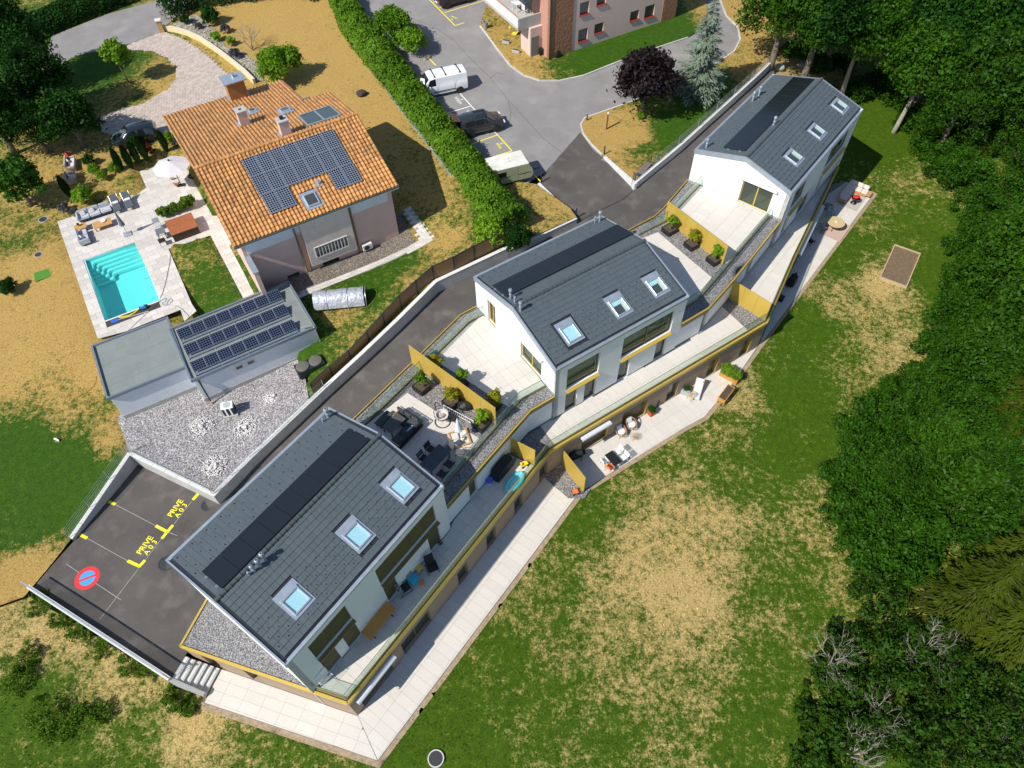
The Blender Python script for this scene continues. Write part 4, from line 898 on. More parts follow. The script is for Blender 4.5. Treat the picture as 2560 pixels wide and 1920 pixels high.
# ---------------------------------------------------------------- painted markings, covers
YEL=mat('yellow_road_paint',(.85,.74,.02),.6,.06,6,wear=((.5,.43,.05),.35,3));WPT=mat('white_road_paint',(.72,.72,.72),.6,.08,6,wear=((.4,.4,.4),.35,3));REDP=mat('red_road_paint',(.68,.03,.03),.6,.06,6);BLUP=mat('blue_road_paint',(.05,.33,.70),.6,.06,6);CHALK=mat('thin_chalk_line',(.34,.33,.31),.9,.2,8)
drv=bpy.data.objects['driveway'];rdo=bpy.data.objects['road']
def stripe(par,a,b,w,m,name='bay_line',dz=.006,h=hA):
 A,B_=on(h,*a),on(h,*b);n=max(1,int((B_-A).length/1.0));t=ang(A,B_);nx,ny=-math.sin(t)*w/2,math.cos(t)*w/2;mb=MB();vs=[];
 for i in range(n+1):
  p=A.lerp(B_,i/n);z=h(p.x,p.y)+dz;vs+=[(p.x-nx,p.y-ny,z),(p.x+nx,p.y+ny,z)]
 mb.add(vs,[(2*i,2*i+2,2*i+3,2*i+1)for i in range(n)]);return mb.build(name,m,par)
def paint_text(par,txt,p,rz,size,m,name,dz=.007,h=hA,sx=1.0,spacing=1.0):
 cu=bpy.data.curves.new(name,'FONT');cu.body=txt;cu.size=size;cu.align_x='CENTER';cu.align_y='CENTER';cu.space_character=spacing;cu.offset=size*.018
 o=bpy.data.objects.new('tmp',cu);C.objects.link(o);bpy.context.view_layer.update()
 me=bpy.data.meshes.new_from_object(o.evaluated_get(bpy.context.evaluated_depsgraph_get()));bpy.data.objects.remove(o);me.materials.clear();me.materials.append(m)
 P_=on(h,*p);c,s=math.cos(rz),math.sin(rz)
 for v in me.vertices:
  x,y=v.co.x*sx,v.co.y;X,Y=P_.x+x*c-y*s,P_.y+x*s+y*c;v.co=(X,Y,h(X,Y)+dz)
 return put(name,me,par)
z1_=Q(420/1269,60,1100);z2_=Q(420/1269,60,1400)
stripe(drv,z1_(640,465),z1_(690,487),.20,YEL);stripe(drv,z1_(425,716),z1_(477,742),.20,YEL);stripe(drv,k6(550,875),k6(590,830),.20,YEL)
stripe(drv,z1_(995,648),z1_(1078,692),.2,YEL);stripe(drv,z1_(1125,643),z1_(1040,745),.2,YEL);stripe(drv,z1_(783,913),z1_(875,955),.2,YEL);stripe(drv,z1_(915,908),z1_(868,958),.2,YEL)
for a,b in((z1_(690,487),z1_(995,648)),(z1_(1078,692),z1_(1160,724)),(z1_(477,742),z1_(783,913)),(z1_(1269,460),z1_(1130,640)),(z1_(1040,745),z1_(918,905)),(z2_(525,165),z2_(733,302)),(z2_(320,30),z2_(430,105)),(z2_(865,65),z2_(572,448))):stripe(drv,a,b,.035,CHALK,'chalk_line',.005)
ta=ang(on(hA,*z1_(885,850)),on(hA,*z1_(965,745)))
for px_,py_ in((1145,515),(915,795)):
 paint_text(drv,'PRIVE',z1_(px_,py_),ta,.56,YEL,'bay_lettering',sx=.95);
 paint_text(drv,'A 0 3',z1_(px_+42,py_+18),ta,.50,YEL,'bay_lettering',sx=.95)
em=on(hA,*z2_(478,137));tb=ang(on(hA,*z2_(440,155)),on(hA,*z2_(520,125)))
def disc(r,z,m,name,r0=0.0):
 mb=MB();n=48
 if r0:mb.add([(em.x+r*math.cos(2*PI*i/n),em.y+r*math.sin(2*PI*i/n),em.z+z)for i in range(n)]+[(em.x+r0*math.cos(2*PI*i/n),em.y+r0*math.sin(2*PI*i/n),em.z+z)for i in range(n)],[(i,(i+1)%n,(i+1)%n+n,i+n)for i in range(n)])
 else:mb.add([(em.x+r*math.cos(2*PI*i/n),em.y+r*math.sin(2*PI*i/n),em.z+z)for i in range(n)],[tuple(range(n))])
 return mb.build(name,m,drv)
disc(.53,.006,BLUP,'no_parking_emblem');disc(.78,.010,REDP,'no_parking_ring',.50)
MB().box(-.52,-.075,0,.52,.075,.004).build('no_parking_bar',REDP,drv,loc=(em.x,em.y,em.z+.012),rz=tb)
CAST=mat('cast_iron',(.03,.032,.036),.6,.2,12,bump=.4,bscale=60);CONCR=mat('concrete_ring',(.52,.51,.47),.85,.1,5)
def cover(label,p,r,ring=CONCR,h=.05):
 o=thing('manhole_cover',label,'manhole',p,group='round manhole covers')
 MB().lathe([(r*1.16,-.3),(r*1.16,h),(r,h),(r,h-.02)],28,caps=False).build('ring',ring,o);MB().lathe([(0,0),(r,0),(r,h-.015),(0,h-.015)],28).build('lid',CAST,o)
cover('manhole cover with pale concrete ring in the meadow near the terrace tip',on(hL,1090,1897),.40,h=.12)
cover('dark cover on the asphalt under the nearest roof corner',on(hA,416,1408),.45,CAST,.012)
cover('dark cover on the asphalt beside the yard wall corner',on(hA,518,1263),.36,CAST,.012)
cover('round cover sunk in the burnt lawn left of the pool',on(hV,108,549),.34,mat('grey_rim',(.4,.4,.38),.7,.1,4),.04)
cover('round cover sunk in the lawn below the other left cover',on(hV,96,637),.28,mat('grey_rim',(.4,.4,.38),.7,.1,4),.04)
DRN=mat('drain_grate',(.05,.05,.05),.6,.1,20)
dl=[on(hA,*p)for p in((1441.3,559),(1470.8,540),(1556,499),(1581,478))]
for a,b in zip(dl,dl[1:]):stripe(drv,(0,0),(0,0),.1,DRN)if False else MB().bar(a+Vector((0,0,.004)),b+Vector((0,0,.004)),.16,.02).build('drain_grate',DRN,drv)
Bc=Q(860/2212,850,0)
for a,b in(((745,572),(872,712)),((985,838),(1013,868)),((580,641),(758,595)),((665,736),(838,683))):stripe(rdo,Bc(*a),Bc(*b),.11,WPT)
for a,b in(((1013,868),(1106,971)),((850,925),(1013,868)),((950,1020),(1106,971)),((1248,1122),(1290,1168)),((533,388),(573,375)),((573,375),(616,422)),((572,-5),(740,165)),((740,165),(800,146)),((672,82),(930,2)),((600,15),(630,5))):stripe(rdo,Bc(*a),Bc(*b),.11,YEL)
vt=ang(on(hA,*Bc(790,680)),on(hA,*Bc(735,615)))
paint_text(rdo,'VISITEURS',Bc(762,646),vt,.36,WPT,'bay_lettering',sx=.8);paint_text(rdo,'6',Bc(783,640),vt,.36,WPT,'bay_lettering');paint_text(rdo,'RS',Bc(823,716),vt,.36,WPT,'bay_lettering',sx=.8);paint_text(rdo,'VIS',Bc(948,855),vt,.36,WPT,'bay_lettering',sx=.8)
paint_text(rdo,'Privé',Bc(1022,938),vt,.40,YEL,'bay_lettering');paint_text(rdo,'3',Bc(1040,923),vt,.40,YEL,'bay_lettering');paint_text(rdo,'privé',Bc(733,112),vt+.3,.40,YEL,'bay_lettering');paint_text(rdo,'9',Bc(722,125),vt+.3,.40,YEL,'bay_lettering');paint_text(rdo,'10',Bc(648,48),vt+.3,.36,YEL,'bay_lettering')
CRK=mat('asphalt_crack',(.075,.07,.068),.95,.2,9)
for pts in(((260,20),(420,95),(600,165),(730,260),(860,400),(960,500),(1080,640),(1200,770),(1300,880),(1420,985)),((960,500),(1010,470),(1060,480)),((1080,640),(1100,720),(1090,800))):
 pp=[on(hA,*Bc(x+random.uniform(-6,6),y+random.uniform(-6,6)),.006)for x,y in pts];MB().tube(pp,.018,3).build('crack',CRK,rdo,fix=False)
def bollard(label,px_,py_,h,r=.06,m=DARK):
 p=on(hA,px_,py_);o=thing('bollard',label,'bollard',p,group='dark bollards along the road');MB().lathe([(r,-.1),(r,h-.02),(r*.8,h),(0,h)],14).build('post',m,o,smooth=True);MB().lathe([(r*1.4,0),(r*1.4,.015),(r,.02)],14).build('base_plate',m,o)
bollard('dark bollard beside the old caravan',1353,455,.95);bollard('dark bollard on the wall corner above the middle roof',1440,545,1.0);bollard('dark bollard at the lower bend of the dry grass island',1510,388,.95);bollard('short bollard at the round kerb of the grass island',1467,303,.7);bollard('dark bollard at the wall tip by the slatted bench',1586,461,1.15)
bollard('thin dark post behind the slatted bench tip',1583,452,.9,.04);bollard('dark fence post past the slatted bench',1625,415,1.0,.04)
rp=on(hA,1516,325);o=thing('lamp_post','rusty brown pillar light standing on the dry grass island','lamp',rp);MB().box(-.06,-.06,-.1,.06,.06,1.65).build('column',mat('rusty_steel',(.17,.055,.035),.8,.3,6),o);MB().box(-.075,-.075,1.65,.075,.075,1.78).build('head',WPT,o)
bp_=on(hA,1608,432);o=thing('slatted_bench','dark slatted wooden bench behind the entrance wall tip','bench',bp_+Vector((0,0,.1)),ang(on(hA,1590,447),on(hA,1622,408)))
SLW=mat('weathered_slat',(.20,.14,.12),.8,.2,4,stretch=(1,8,8),rnd=.15)
for k in range(6):MB().box(-.9,-.3+k*.1,.40,.9,-.22+k*.1,.44).build('slat',SLW,o)
for sx_ in(-.75,.75):MB().box(sx_-.03,-.28,0,sx_+.03,.28,.40).build('leg',DARK,o)
# ---------------------------------------------------------------- villa with terracotta roof
PINK=mat('pink_render',(.60,.43,.375),.85,.05,.8,bump=.2,bscale=50,wear=((.50,.36,.31),.3,.6));CREAM=mat('cream_rough_render',(.62,.53,.46),.9,.08,2,bump=.9,bscale=9)
PALEP=mat('pale_blue_panel',(.62,.66,.70),.6,.04,1);TERRA=mat('terracotta_tile',(.43,.185,.055),.85,.25,2.2,rnd=.26,col2=(.55,.29,.105),wear=((.13,.085,.045),.7,2.2));RUSTC=mat('ochre_render',(.36,.16,.05),.85,.15,2)
PVB=gridmat('blue_solar_cells','#081026','#a4b0c0',.178,.178,.022);PVA=gridmat('annex_solar_cells','#0a1226','#65728a',.17,.17,.016);COLL=mat('collector_glass',(.035,.05,.05),.12,.05,1)
VA=.5281;VO=Vector((-19.97,38.80,0));VL,VN,VR_,VE,VZ,VB_=13.25,19.5,6.75,9.35,11.85,9.2;VG=4.12
villa=thing('villa','pink villa with orange terracotta tile roof and solar panels','house',VO,VA)
def vfront(n):return VE+(VZ-VE)*n/VR_
def vback(n):return VZ-(VZ-VB_)*(n-VR_)/(VN-VR_)
w=MB();wall_boxes(w,12.7,VG-.6,9.1,.4,.72,[(5.6,8.25,5.45,6.42),(2.9,3.9,4.0,4.55),(5.9,7.3,4.0,4.45)],.5);w.build('wall',PINK,villa)
for x0,x1 in((.5,.8),(12.4,12.7)):
 g=MB();nb=12.9 if x0>5 else 19.0
 pts=[(.72,VG-.6),(.72,vfront(.72)-.25),(VR_,VZ-.25),(nb,vback(nb)-.25),(nb,VG-.6)]
 g.add([(x0,*p)for p in pts]+[(x1,*p)for p in pts],[(0,1,2,3,4),(9,8,7,6,5)]+[(k,(k+1)%5,(k+1)%5+5,k+5)for k in range(5)]);g.build('wall',PINK,villa)
MB().box(.8,18.7,VG-.6,10.6,19.0,9.0).build('wall',PINK,villa);MB().box(10.3,12.6,VG-.6,12.4,12.9,10.2).build('wall',PINK,villa);MB().box(10.3,12.9,VG-.6,10.6,18.7,9.0).build('wall',PINK,villa)
MB().box(.8,.72,VG-.5,12.4,12.6,VG-.3).build('floor',ROOM,villa)
pj=MB();wall_boxes(pj,8.9,4.72,9.0,.12,.4,[(5.6,8.25,5.45,6.42)],5.0);pj.build('stair_tower',CREAM,villa)
wn=put('louvre_window',None,villa,(5.6,.10,5.45));f=MB();f.box(-.06,-.04,-.06,2.71,.04,0);f.box(-.06,-.04,.97,2.71,.04,1.03);f.box(-.06,-.04,0,0,.04,.97);f.box(2.65,-.04,0,2.71,.04,.97);f.build('frame',CONCW,wn)
for k in range(9):MB().box(.24+k*.265,-.03,0,.30+k*.265,.12,.97).build('louvre',CONCW,wn)
MB().box(0,.16,0,2.65,.18,.97).build('pane',GREYGL,wn)
for x0,x1,z0,z1 in((.78,4.45,7.95,8.85),(9.2,12.3,7.98,8.9)):MB().box(x0,.37,z0,x1,.397,z1).build('facade_panel',PALEP,villa)
MB().box(4.62,.37,8.2,4.95,.397,8.85).build('facade_panel',PALEP,villa);MB().box(8.92,.37,8.0,9.15,.397,8.8).build('facade_panel',CONC,villa)
MB().box(4.5,.36,VG,4.98,.398,7.9).build('render_strip',mat('ochre_strip',(.52,.31,.21),.85,.08,1),villa);MB().box(8.92,.36,VG,9.2,.398,7.9).build('render_strip',mat('ochre_strip',(.52,.31,.21),.85,.08,1),villa)
for x,zt in((4.55,9.1),(9.1,9.1)):
 m=MB();m.tube([(x,.15,zt),(x,.28,zt-.3),(x,.28,VG-.05)],.05,8);m.build('downpipe',mat('green_bronze_pipe',(.12,.12,.09),.5,.15,4),villa,smooth=True)
bt=MB();bt.box(.5,-1.6,VG-.8,.82,.4,7.75);bt.build('fin_wall',PINK,villa);MB().box(.44,-1.66,7.75,.88,.4,7.82).build('fin_cap',ZINC,villa)
for x0,x1 in((2.9,3.9),(5.9,7.3)):
 MB().box(x0,.6,4.0,x1,.62,4.5).build('basement_pane',GREYGL,villa)
 g=MB();
 for k in range(12):g.box(x0-.1+k*(x1-x0+.2)/12,-.5,VG-.02,x0-.07+k*(x1-x0+.2)/12,.35,VG+.03)
 stuff(g.build('light_well_grate',STEEL,villa))
ac=put('air_conditioner',None,villa,(9.75,.18,VG+.15));MB().box(-.42,-.16,0,.42,.16,.58).build('casing',mat('ivory_metal',(.66,.64,.58),.5,.05,2),ac,bevel=.02);MB().lathe([(.22,0),(.22,.02),(.2,.03),(0,.03)],20,(-.08,0,0)).build('fan_grille',DARK,ac,loc=(0,-.165,.29)).rotation_euler=(PI/2,0,0)
rd=MB();P6=[(0,VE-.12),(VR_,VZ-.12),(VN,VB_-.12),(VN,VB_-.02),(VR_,VZ-.02),(0,VE-.02)]
rd.add([(.02,*p)for p in P6]+[(10.95,*p)for p in P6],[(0,1,2,3,4,5),(11,10,9,8,7,6)]+[(k,(k+1)%6,(k+1)%6+6,k+6)for k in range(6)])
Q6=[(0,VE-.12),(VR_,VZ-.12),(13.25,vback(13.25)-.12),(13.25,vback(13.25)-.02),(VR_,VZ-.02),(0,VE-.02)]
rd.add([(10.95,*p)for p in Q6]+[(13.23,*p)for p in Q6],[(0,1,2,3,4,5),(11,10,9,8,7,6)]+[(k,(k+1)%6,(k+1)%6+6,k+6)for k in range(6)])
vr=rd.build('roof',FENCEB,villa)
tw,tl=.301,.37
def barrel():
 m=MB();pr=[(0,.0),(.04,-.012),(.10,.0),(.125,.035),(.165,.072),(.215,.082),(.262,.06),(.292,.02),(.305,-.005)];n=len(pr)
 v=[]
 for y,sc,dz in((0,1.0,.034),(tl+.05,.93,0)):
  for x,z in pr:v.append(((x-.15)*sc+.15,y,z*sc+dz))
 for x,z in pr:v.append(((x-.15)+.15,0.0,z-.012))
 m.add(v,[(i,i+1,i+1+n,i+n)for i in range(n-1)]+[(2*n+i,2*n+i+1,i+1,i)for i in range(n-1)])
 return m.mesh('roof_tile',TERRA,smooth=True,fix=False)
bme=barrel();bv=[tuple(p.co)for p in bme.vertices];bf=[tuple(p.vertices)for p in bme.polygons]
pvz=[(3.4,10.88,2.85,6.0),(3.5,5.45,1.3,2.85),(8.9,10.85,1.3,2.85)];skf=[(6.1,7.3,.6,1.95)]
rest=MB();cnt=0
for side in 'fb':
 run=VR_ if side=='f' else VN-VR_;rise=(VZ-VE)if side=='f' else(VZ-VB_);a=math.atan2(rise,run);sl=math.hypot(run,rise);rows=int(sl/tl);st_=sl/rows
 for r in range(rows):
  for i in range(44):
   x=.0+i*tw;d=r*st_-.04;xc=x+.15
   if side=='f':
    y=d*math.cos(a);z=VE+d*math.sin(a)+.02
    if any(h[0]+.2<xc<h[1]-.2 and h[2]+.2<y+.15<h[3]-.2 for h in pvz)or any(h[0]<xc<h[1]and h[2]<y+.2<h[3]for h in skf):continue
    M=Matrix.Translation((x+random.uniform(-.004,.004),y,z))@Matrix.Rotation(a-.06+random.uniform(-.008,.008),4,'X')
   else:
    y=VN-d*math.cos(a);z=VB_+d*math.sin(a)+.02
    if xc>10.95 and y>13.25:continue
    if(9.4<xc<11.9 and 7.5<y-.2<9.7):continue
    M=Matrix.Translation((x+.3+random.uniform(-.004,.004),y,z))@Matrix.Rotation(PI,4,'Z')@Matrix.Rotation(a-.06+random.uniform(-.008,.008),4,'X')
   if side=='f' and cnt<300:t=put('roof_tile',bme,vr);t.matrix_local=M;cnt+=1
   else:rest.add([M@Vector(v)for v in bv],bf)
rme_=rest.mesh('roof_tile',TERRA,smooth='all',fix=False);stuff(put('roof_tile',rme_,vr))
rt_me=MB().lathe([(.13,0),(.145,.34),(.16,.35),(.16,.42)],10).mesh('ridge_tile',TERRA,smooth=True)
for k in range(34):put('ridge_tile',rt_me,vr,(k*.39,VR_,VZ+.03),rot=(0,PI/2,0))
MB().box(0,-.10,VE-.16,VL,-.02,VE-.02).build('gutter',mat('green_bronze_pipe',(.12,.12,.09),.5,.15,4),vr);MB().box(.0,-.02,VE-.3,VL,.1,VE-.13).build('fascia',PALEP,vr);MB().box(0,.1,VE-.30,VL,.5,VE-.24).build('soffit',PALEP,vr)
MB().box(13.23,0,VE-.3,13.28,.1,VE).build('verge_end',PALEP,vr)
af=math.atan2(VZ-VE,VR_);ab=math.atan2(VZ-VB_,VN-VR_)
pw,ph=1.063,1.70
def onf(x,y,dz):return Matrix.Translation((x,y,vfront(y)+dz))@Matrix.Rotation(af,4,'X')
def onb(x,y,dz):return Matrix.Translation((x,y,vback(y)+dz))@Matrix.Rotation(PI,4,'Z')@Matrix.Rotation(ab,4,'X')
pme=MB().box(.012,.012,0,pw-.012,ph-.012,.038).mesh('solar_panel',PVB,bevel=.004)
fme=MB();fme.box(0,0,-.005,pw-.004,.02,.041);fme.box(0,ph-.02,-.005,pw-.004,ph-.004,.041);fme.box(0,.02,-.005,.014,ph-.02,.041);fme.box(pw-.018,.02,-.005,pw-.004,ph-.02,.041);fme=fme.mesh('frame',ALU)
for row,(y,xs)in enumerate(((4.45,range(7)),(2.84,range(7)),(1.22,(0,1,5,6)))):
 for i in xs:
  q=put('solar_panel',pme,vr);q.matrix_local=onf(3.38+i*pw+(.06 if row==2 else 0),y,.17);put('frame',fme,q)
def sky_small(M,wd,ln,nm='roof_window',m=GREYGL):
 s=put(nm,None,vr);s.matrix_local=M;f=MB();f.box(-.2,-.2,.0,wd+.2,ln+.25,.075);f.build('flashing',ZINC,s);f=MB()
 for q in((0,0,wd,.1),(0,ln-.12,wd,ln),(0,.1,.09,ln-.12),(wd-.09,.1,wd,ln-.12)):f.box(q[0],q[1],.06,q[2],q[3],.21)
 f.build('frame',ALU,s,bevel=.01);MB().box(.09,.1,.15,wd-.09,ln-.12,.165).build('pane',m,s);return s
sky_small(onf(6.2,.75,.02),.95,1.1);sky_small(onb(6.95,14.45,.05),.6,.75);sky_small(onb(9.25,12.35,.05),.8,.9)
cl=put('thermal_collector',None,vr);cl.matrix_local=onb(12.12,9.85,.08);m=MB()
for q in((0,0,2.85,.1),(0,2.5,2.85,2.6),(0,.1,.1,2.5),(2.75,.1,2.85,2.5),(1.37,.1,1.48,2.5)):m.box(q[0],q[1],0,q[2],q[3],.12)
m.build('frame',ZINC,cl)
for x0,x1 in((.1,1.37),(1.48,2.75)):MB().box(x0,.1,.05,x1,2.5,.08).build('pane',COLL,cl)
m=MB();z=vfront(2.25);m.cyl((7.75,2.25,z),.07,.42,12);m.cyl((7.75,2.25,z+.38),.11,.1,12);m.cbox((7.75,2.3,z+.09),(.55,.6,.03),0,af);m.build('vent_pipe',ZINC,vr,smooth=True)
def chimney(x0,x1,y0,y1,h,m,cap,pot):
 c=put('chimney',None,vr,((x0+x1)/2,(y0+y1)/2,vback((y0+y1)/2)));a,b=(x1-x0)/2,(y1-y0)/2
 MB().box(-a,-b,-.6,a,b,h).build('stack',m,c);MB().box(-a-.18,-b-.18,-.12,a+.18,b+.18,.1).build('flashing',ZINC,c)
 if cap:
  k=MB();k.add([(-a-.22,-b-.25,h),(a+.22,-b-.25,h),(a+.22,b+.25,h),(-a-.22,b+.25,h),(-a-.22,-b-.25,h+.08),(a+.22,-b-.25,h+.08),(a+.22,b+.25,h+.08),(-a-.22,b+.25,h+.08),(-a-.22,0,h+.17),(a+.22,0,h+.17)],[(3,2,1,0),(0,1,5,4),(2,3,7,6),(1,2,6,9,5),(3,0,4,8,7),(4,5,9,8),(6,7,8,9)]);k.build('cap',ZINC,c)
  MB().lathe([(.11,0),(.11,.25),(.15,.27),(.15,.33),(.06,.36)],14,(.1,0,h+.12)).build('pot',STEEL,c,smooth=True)
 else:
  MB().box(-a-.05,-b-.05,h,a+.05,b+.05,h+.09).build('crown',CONC,c);MB().lathe([(.15,0),(.12,.1),(.16,.12),(.16,.2),(.05,.22)]if pot else[(.12,0),(.12,.02),(0,.02)],14,(0,0,h+.09)).build('pot',BLACK if pot else DARK,c)
chimney(5.8,7.35,18.0,19.1,1.75,RUSTC,True,True);chimney(5.0,5.75,11.6,12.35,1.3,PINK,False,False);chimney(7.1,7.85,7.05,7.8,1.25,PINK,False,True)
MB().tube([(10.7,13.4,vback(13.4)+.05),(11.4,13.4,vback(13.4)+.05),(11.5,13.5,vback(13.4)-.2)],.06,8).build('roof_gutter',ZINC,vr)
# ---------------------------------------------------------------- corrugated annexes
CORR=mat('white_corrugated_sheet',(.66,.69,.73),.45,.04,.8,metal=.1,wear=((.56,.58,.6),.3,.7));FELT=mat('grey_roof_felt',(.20,.225,.215),.9,.08,.9,bump=.3,bscale=60,wear=((.26,.26,.23),.4,.8));CAPG=mat('grey_capping',(.25,.30,.35),.4,.08,3,metal=.5)
def annex(label,o,t,L,Wd,z0,z1):
 r=thing('annex',label,'shed',(o[0],o[1],z0),t);h=z1-z0;i=.16
 for(a,b,nx)in(((i,i),(L-i,i),0),((L-i,i),(L-i,Wd-i),1),((L-i,Wd-i),(i,Wd-i),2),((i,Wd-i),(i,i),3)):
  ln=math.dist(a,b);m=MB();nz=int((h-.45)/.1);v=[]
  for k in range(nz*2+1):v+=[(0,-.018 if k%2 else 0,.38+(h-.45)*k/(nz*2)),(ln,-.018 if k%2 else 0,.38+(h-.45)*k/(nz*2))]
  m.add(v,[(2*k,2*k+1,2*k+3,2*k+2)for k in range(nz*2)]);m.build('siding',CORR,r,loc=(*a,0),rz=ang(a,b),fix=False)
 MB().box(i-.05,i-.05,-.4,L-i+.05,Wd-i+.05,.38).build('plinth',CONC,r);MB().box(i+.03,i+.03,.38,L-i-.03,Wd-i-.03,h-.24).build('core',CORR,r)
 c=MB()
 for q in((0,0,L,.13),(0,Wd-.13,L,Wd),(0,.13,.13,Wd-.13),(L-.13,.13,L,Wd-.13)):c.box(q[0],q[1],h-.26,q[2],q[3],h)
 c.build('parapet',CAPG,r);MB().box(.13,.13,h-.2,L-.13,Wd-.13,h-.16).build('roof_deck',FELT,r)
 n=int((Wd-.3)/1.0)
 for k in range(n):
  y0=.14+k*(Wd-.28)/n;cut=random.uniform(.3,.7)*L
  for x0,x1 in((.14,cut-.004),(cut+.004,L-.14)):MB().box(x0,y0+.003,h-.16,x1,y0+(Wd-.28)/n-.004,h-.148+.002*(k%2)).build('felt_strip',FELT,r)
 return r
anL=annex('plain corrugated annex with empty flat felt roof',(-27.80,28.50),R(29.2),5.55,5.5,2.45,5.2)
anR=annex('corrugated annex with three rows of solar panels',(-22.35,29.85),R(30.6),9.35,5.65,2.45,5.25)
ao=Vector((-22.35,29.85,0));at_=R(30.6)
def aloc(px_,z):p=site(*px_,z)-ao;return(p.x*math.cos(at_)+p.y*math.sin(at_),-p.x*math.sin(at_)+p.y*math.cos(at_))
z5_=Q(420/1269,420,690)
rows=[((62,418),(830,102),(855,162),(90,475)),((112,530),(880,218),(915,275),(145,592)),((165,660),(938,330),(978,388),(195,720))]
prow=PVB
for a,b,c,d in rows:
 A,B_,D_=aloc(z5_(*a),5.5),aloc(z5_(*b),5.5),aloc((z5_(*d)[0]+1.5,z5_(*d)[1]+4),5.28);n=8;x0=A[0];x1=B_[0];w_=(x1-x0)/n;yb=(A[1]+B_[1])/2;yf=D_[1]
 ln=math.hypot(yb-yf,.28);tl_=math.atan2(.28,yb-yf)
 me=MB().box(.012,0,0,w_-.012,ln,.035).mesh('solar_panel',PVA,bevel=.004);fm=MB();fm.box(-.004,0,-.003,.016,ln,.038);fm.box(.016,ln-.018,-.003,w_-.016,ln,.038);fm.box(.016,0,-.003,w_-.016,.016,.038);fm=fm.mesh('frame',ALU)
 rk=put('panel_row',None,anR,(x0,yf,2.85))
 for k in range(n):q=put('solar_panel',me,rk,(k*w_,0,0),rot=(tl_,0,0))
 for k in range(n):put('frame',fm,rk,(k*w_,0,0),rot=(tl_,0,0))
 MB().box(0,-.24,-.16,x1-x0,-.05,-.06).build('ballast_tray',CAPG,rk)
 for k in range(0,n+1,2):MB().box(k*w_-.03,-.3,-.17,k*w_+.03,ln+.2,-.13).build('rail',ALU,rk)
sw_=put('slit_window',None,anR,(3.0,.13,1.75));MB().box(-.05,-.02,-.06,1.45,.02,.42).build('frame',CONCW,sw_);MB().box(.05,-.03,.08,.5,-.02,.34).build('pane',GREYGL,sw_);MB().box(.9,-.03,.08,1.35,-.02,.34).build('pane',GREYGL,sw_)
m=MB();m.tube([(.45,.1,2.6),(.45,.08,2.2),(.45,-.25,.0)],.055,8);m.build('downpipe',DARK,anR,smooth=True);MB().cyl((.45,-.27,-.02),.07,.28,10).build('pipe_foot',mat('orange_plastic',(.75,.33,.03),.5,.05,2),anR)
MB().tube([(8.3,.35,2.95),(9.0,.2,2.98),(9.2,.05,2.9),(9.25,-.02,1.2),(9.25,-.06,0)],.045,8).build('flue_pipe',ALU,anR,smooth=True)
def hp_big():
 c=site(*z5_(1065,660),3.6);o=thing('heat_pump','large dark heat pump with two round fans beside the brown fence','heat pump',(c.x,c.y,2.5),R(30))
 MB().box(-1.05,-.5,.35,1.05,.5,1.05).build('casing',DARK,o,bevel=.03)
 for k,x in enumerate((-.5,.5)):MB().lathe([(.5,0),(.48,.08),(.44,.10),(0,.06)],26,(x,.02,1.05)).build('fan_cover',mat('olive_grille',(.13,.12,.10),.6,.15,30),o,smooth=True)
 for x in(-.9,.9):
  MB().box(x-.06,-.5,-.1,x+.06,.5,.35).build('foot',DARK,o)
hp_big()
c=site(*Q(420/1269,300,960)(838,215),2.5);o=thing('heat_pump','white-topped heat pump on a slab in the gravel yard','heat pump',(c.x,c.y,2.44),R(14))
MB().box(-.5,-.42,0,.5,.42,.14).build('slab',CONC,o);MB().box(-.42,-.3,.14,.42,.3,.9).build('casing',DARK,o,bevel=.03);MB().box(-.44,-.33,.9,.44,.33,1.02).build('lid',mat('white_plastic',(.78,.79,.8),.4,.03,1),o,bevel=.05);MB().lathe([(.26,0),(.26,.012),(0,.012)],24,(0,0,1.02)).build('fan_cover',mat('grey_grille',(.42,.43,.44),.5,.1,30),o)
for x in(-.16,.16):MB().box(x-.05,-.36,.2,x+.05,-.3,.9).build('front_strut',mat('white_plastic',(.78,.79,.8),.4,.03,1),o)
# ---------------------------------------------------------------- greenhouse under silver sheet
GT=Q(420/1269,560,480);ga=site(*GT(700,940),3.75);gbp=site(*GT(1085,880),4.1);gt=ang(ga,gbp)
gr=thing('polytunnel','small greenhouse tunnel under a crinkled silver tarpaulin','greenhouse',(ga.x,ga.y,3.8),gt);GL=(gbp-ga).xy.length
SIL=mat('silver_tarpaulin',(.42,.44,.48),.45,.15,3,metal=.25,bump=.8,bscale=4,bdist=.12)
m=MB();nx_,na=26,12;v=[]
random.seed(3)
for i in range(nx_+1):
 for j in range(na+1):
  t=PI*(.10+.90*j/na);jr=random.uniform(-.035,.035);v.append((i*(GL-.15)/nx_,.85-(.92+jr)*math.cos(t)*1.0,max(.02,1.55*math.sin(t)**.75+jr)*(1 if j<na else.4)))
m.add(v,[(i*(na+1)+j,(i+1)*(na+1)+j,(i+1)*(na+1)+j+1,i*(na+1)+j+1)for i in range(nx_)for j in range(na)]);m.build('tarpaulin',SIL,gr,smooth='all',fix=False)
for x in(GL,GL-1.4,1.0):MB().tube([(x,.85-.95*math.cos(PI*k/12),1.58*max(0,math.sin(PI*k/12))**.75)for k in range(13)],.022,6).build('hoop',STEEL,gr,smooth=True)
MB().tube([(0,-.1,.05),(GL,-.1,.05)],.02,6).build('ground_rail',STEEL,gr);MB().box(-.1,-.25,-.25,GL+.4,1.9,-.02).build('bed_soil',EARTH,gr)
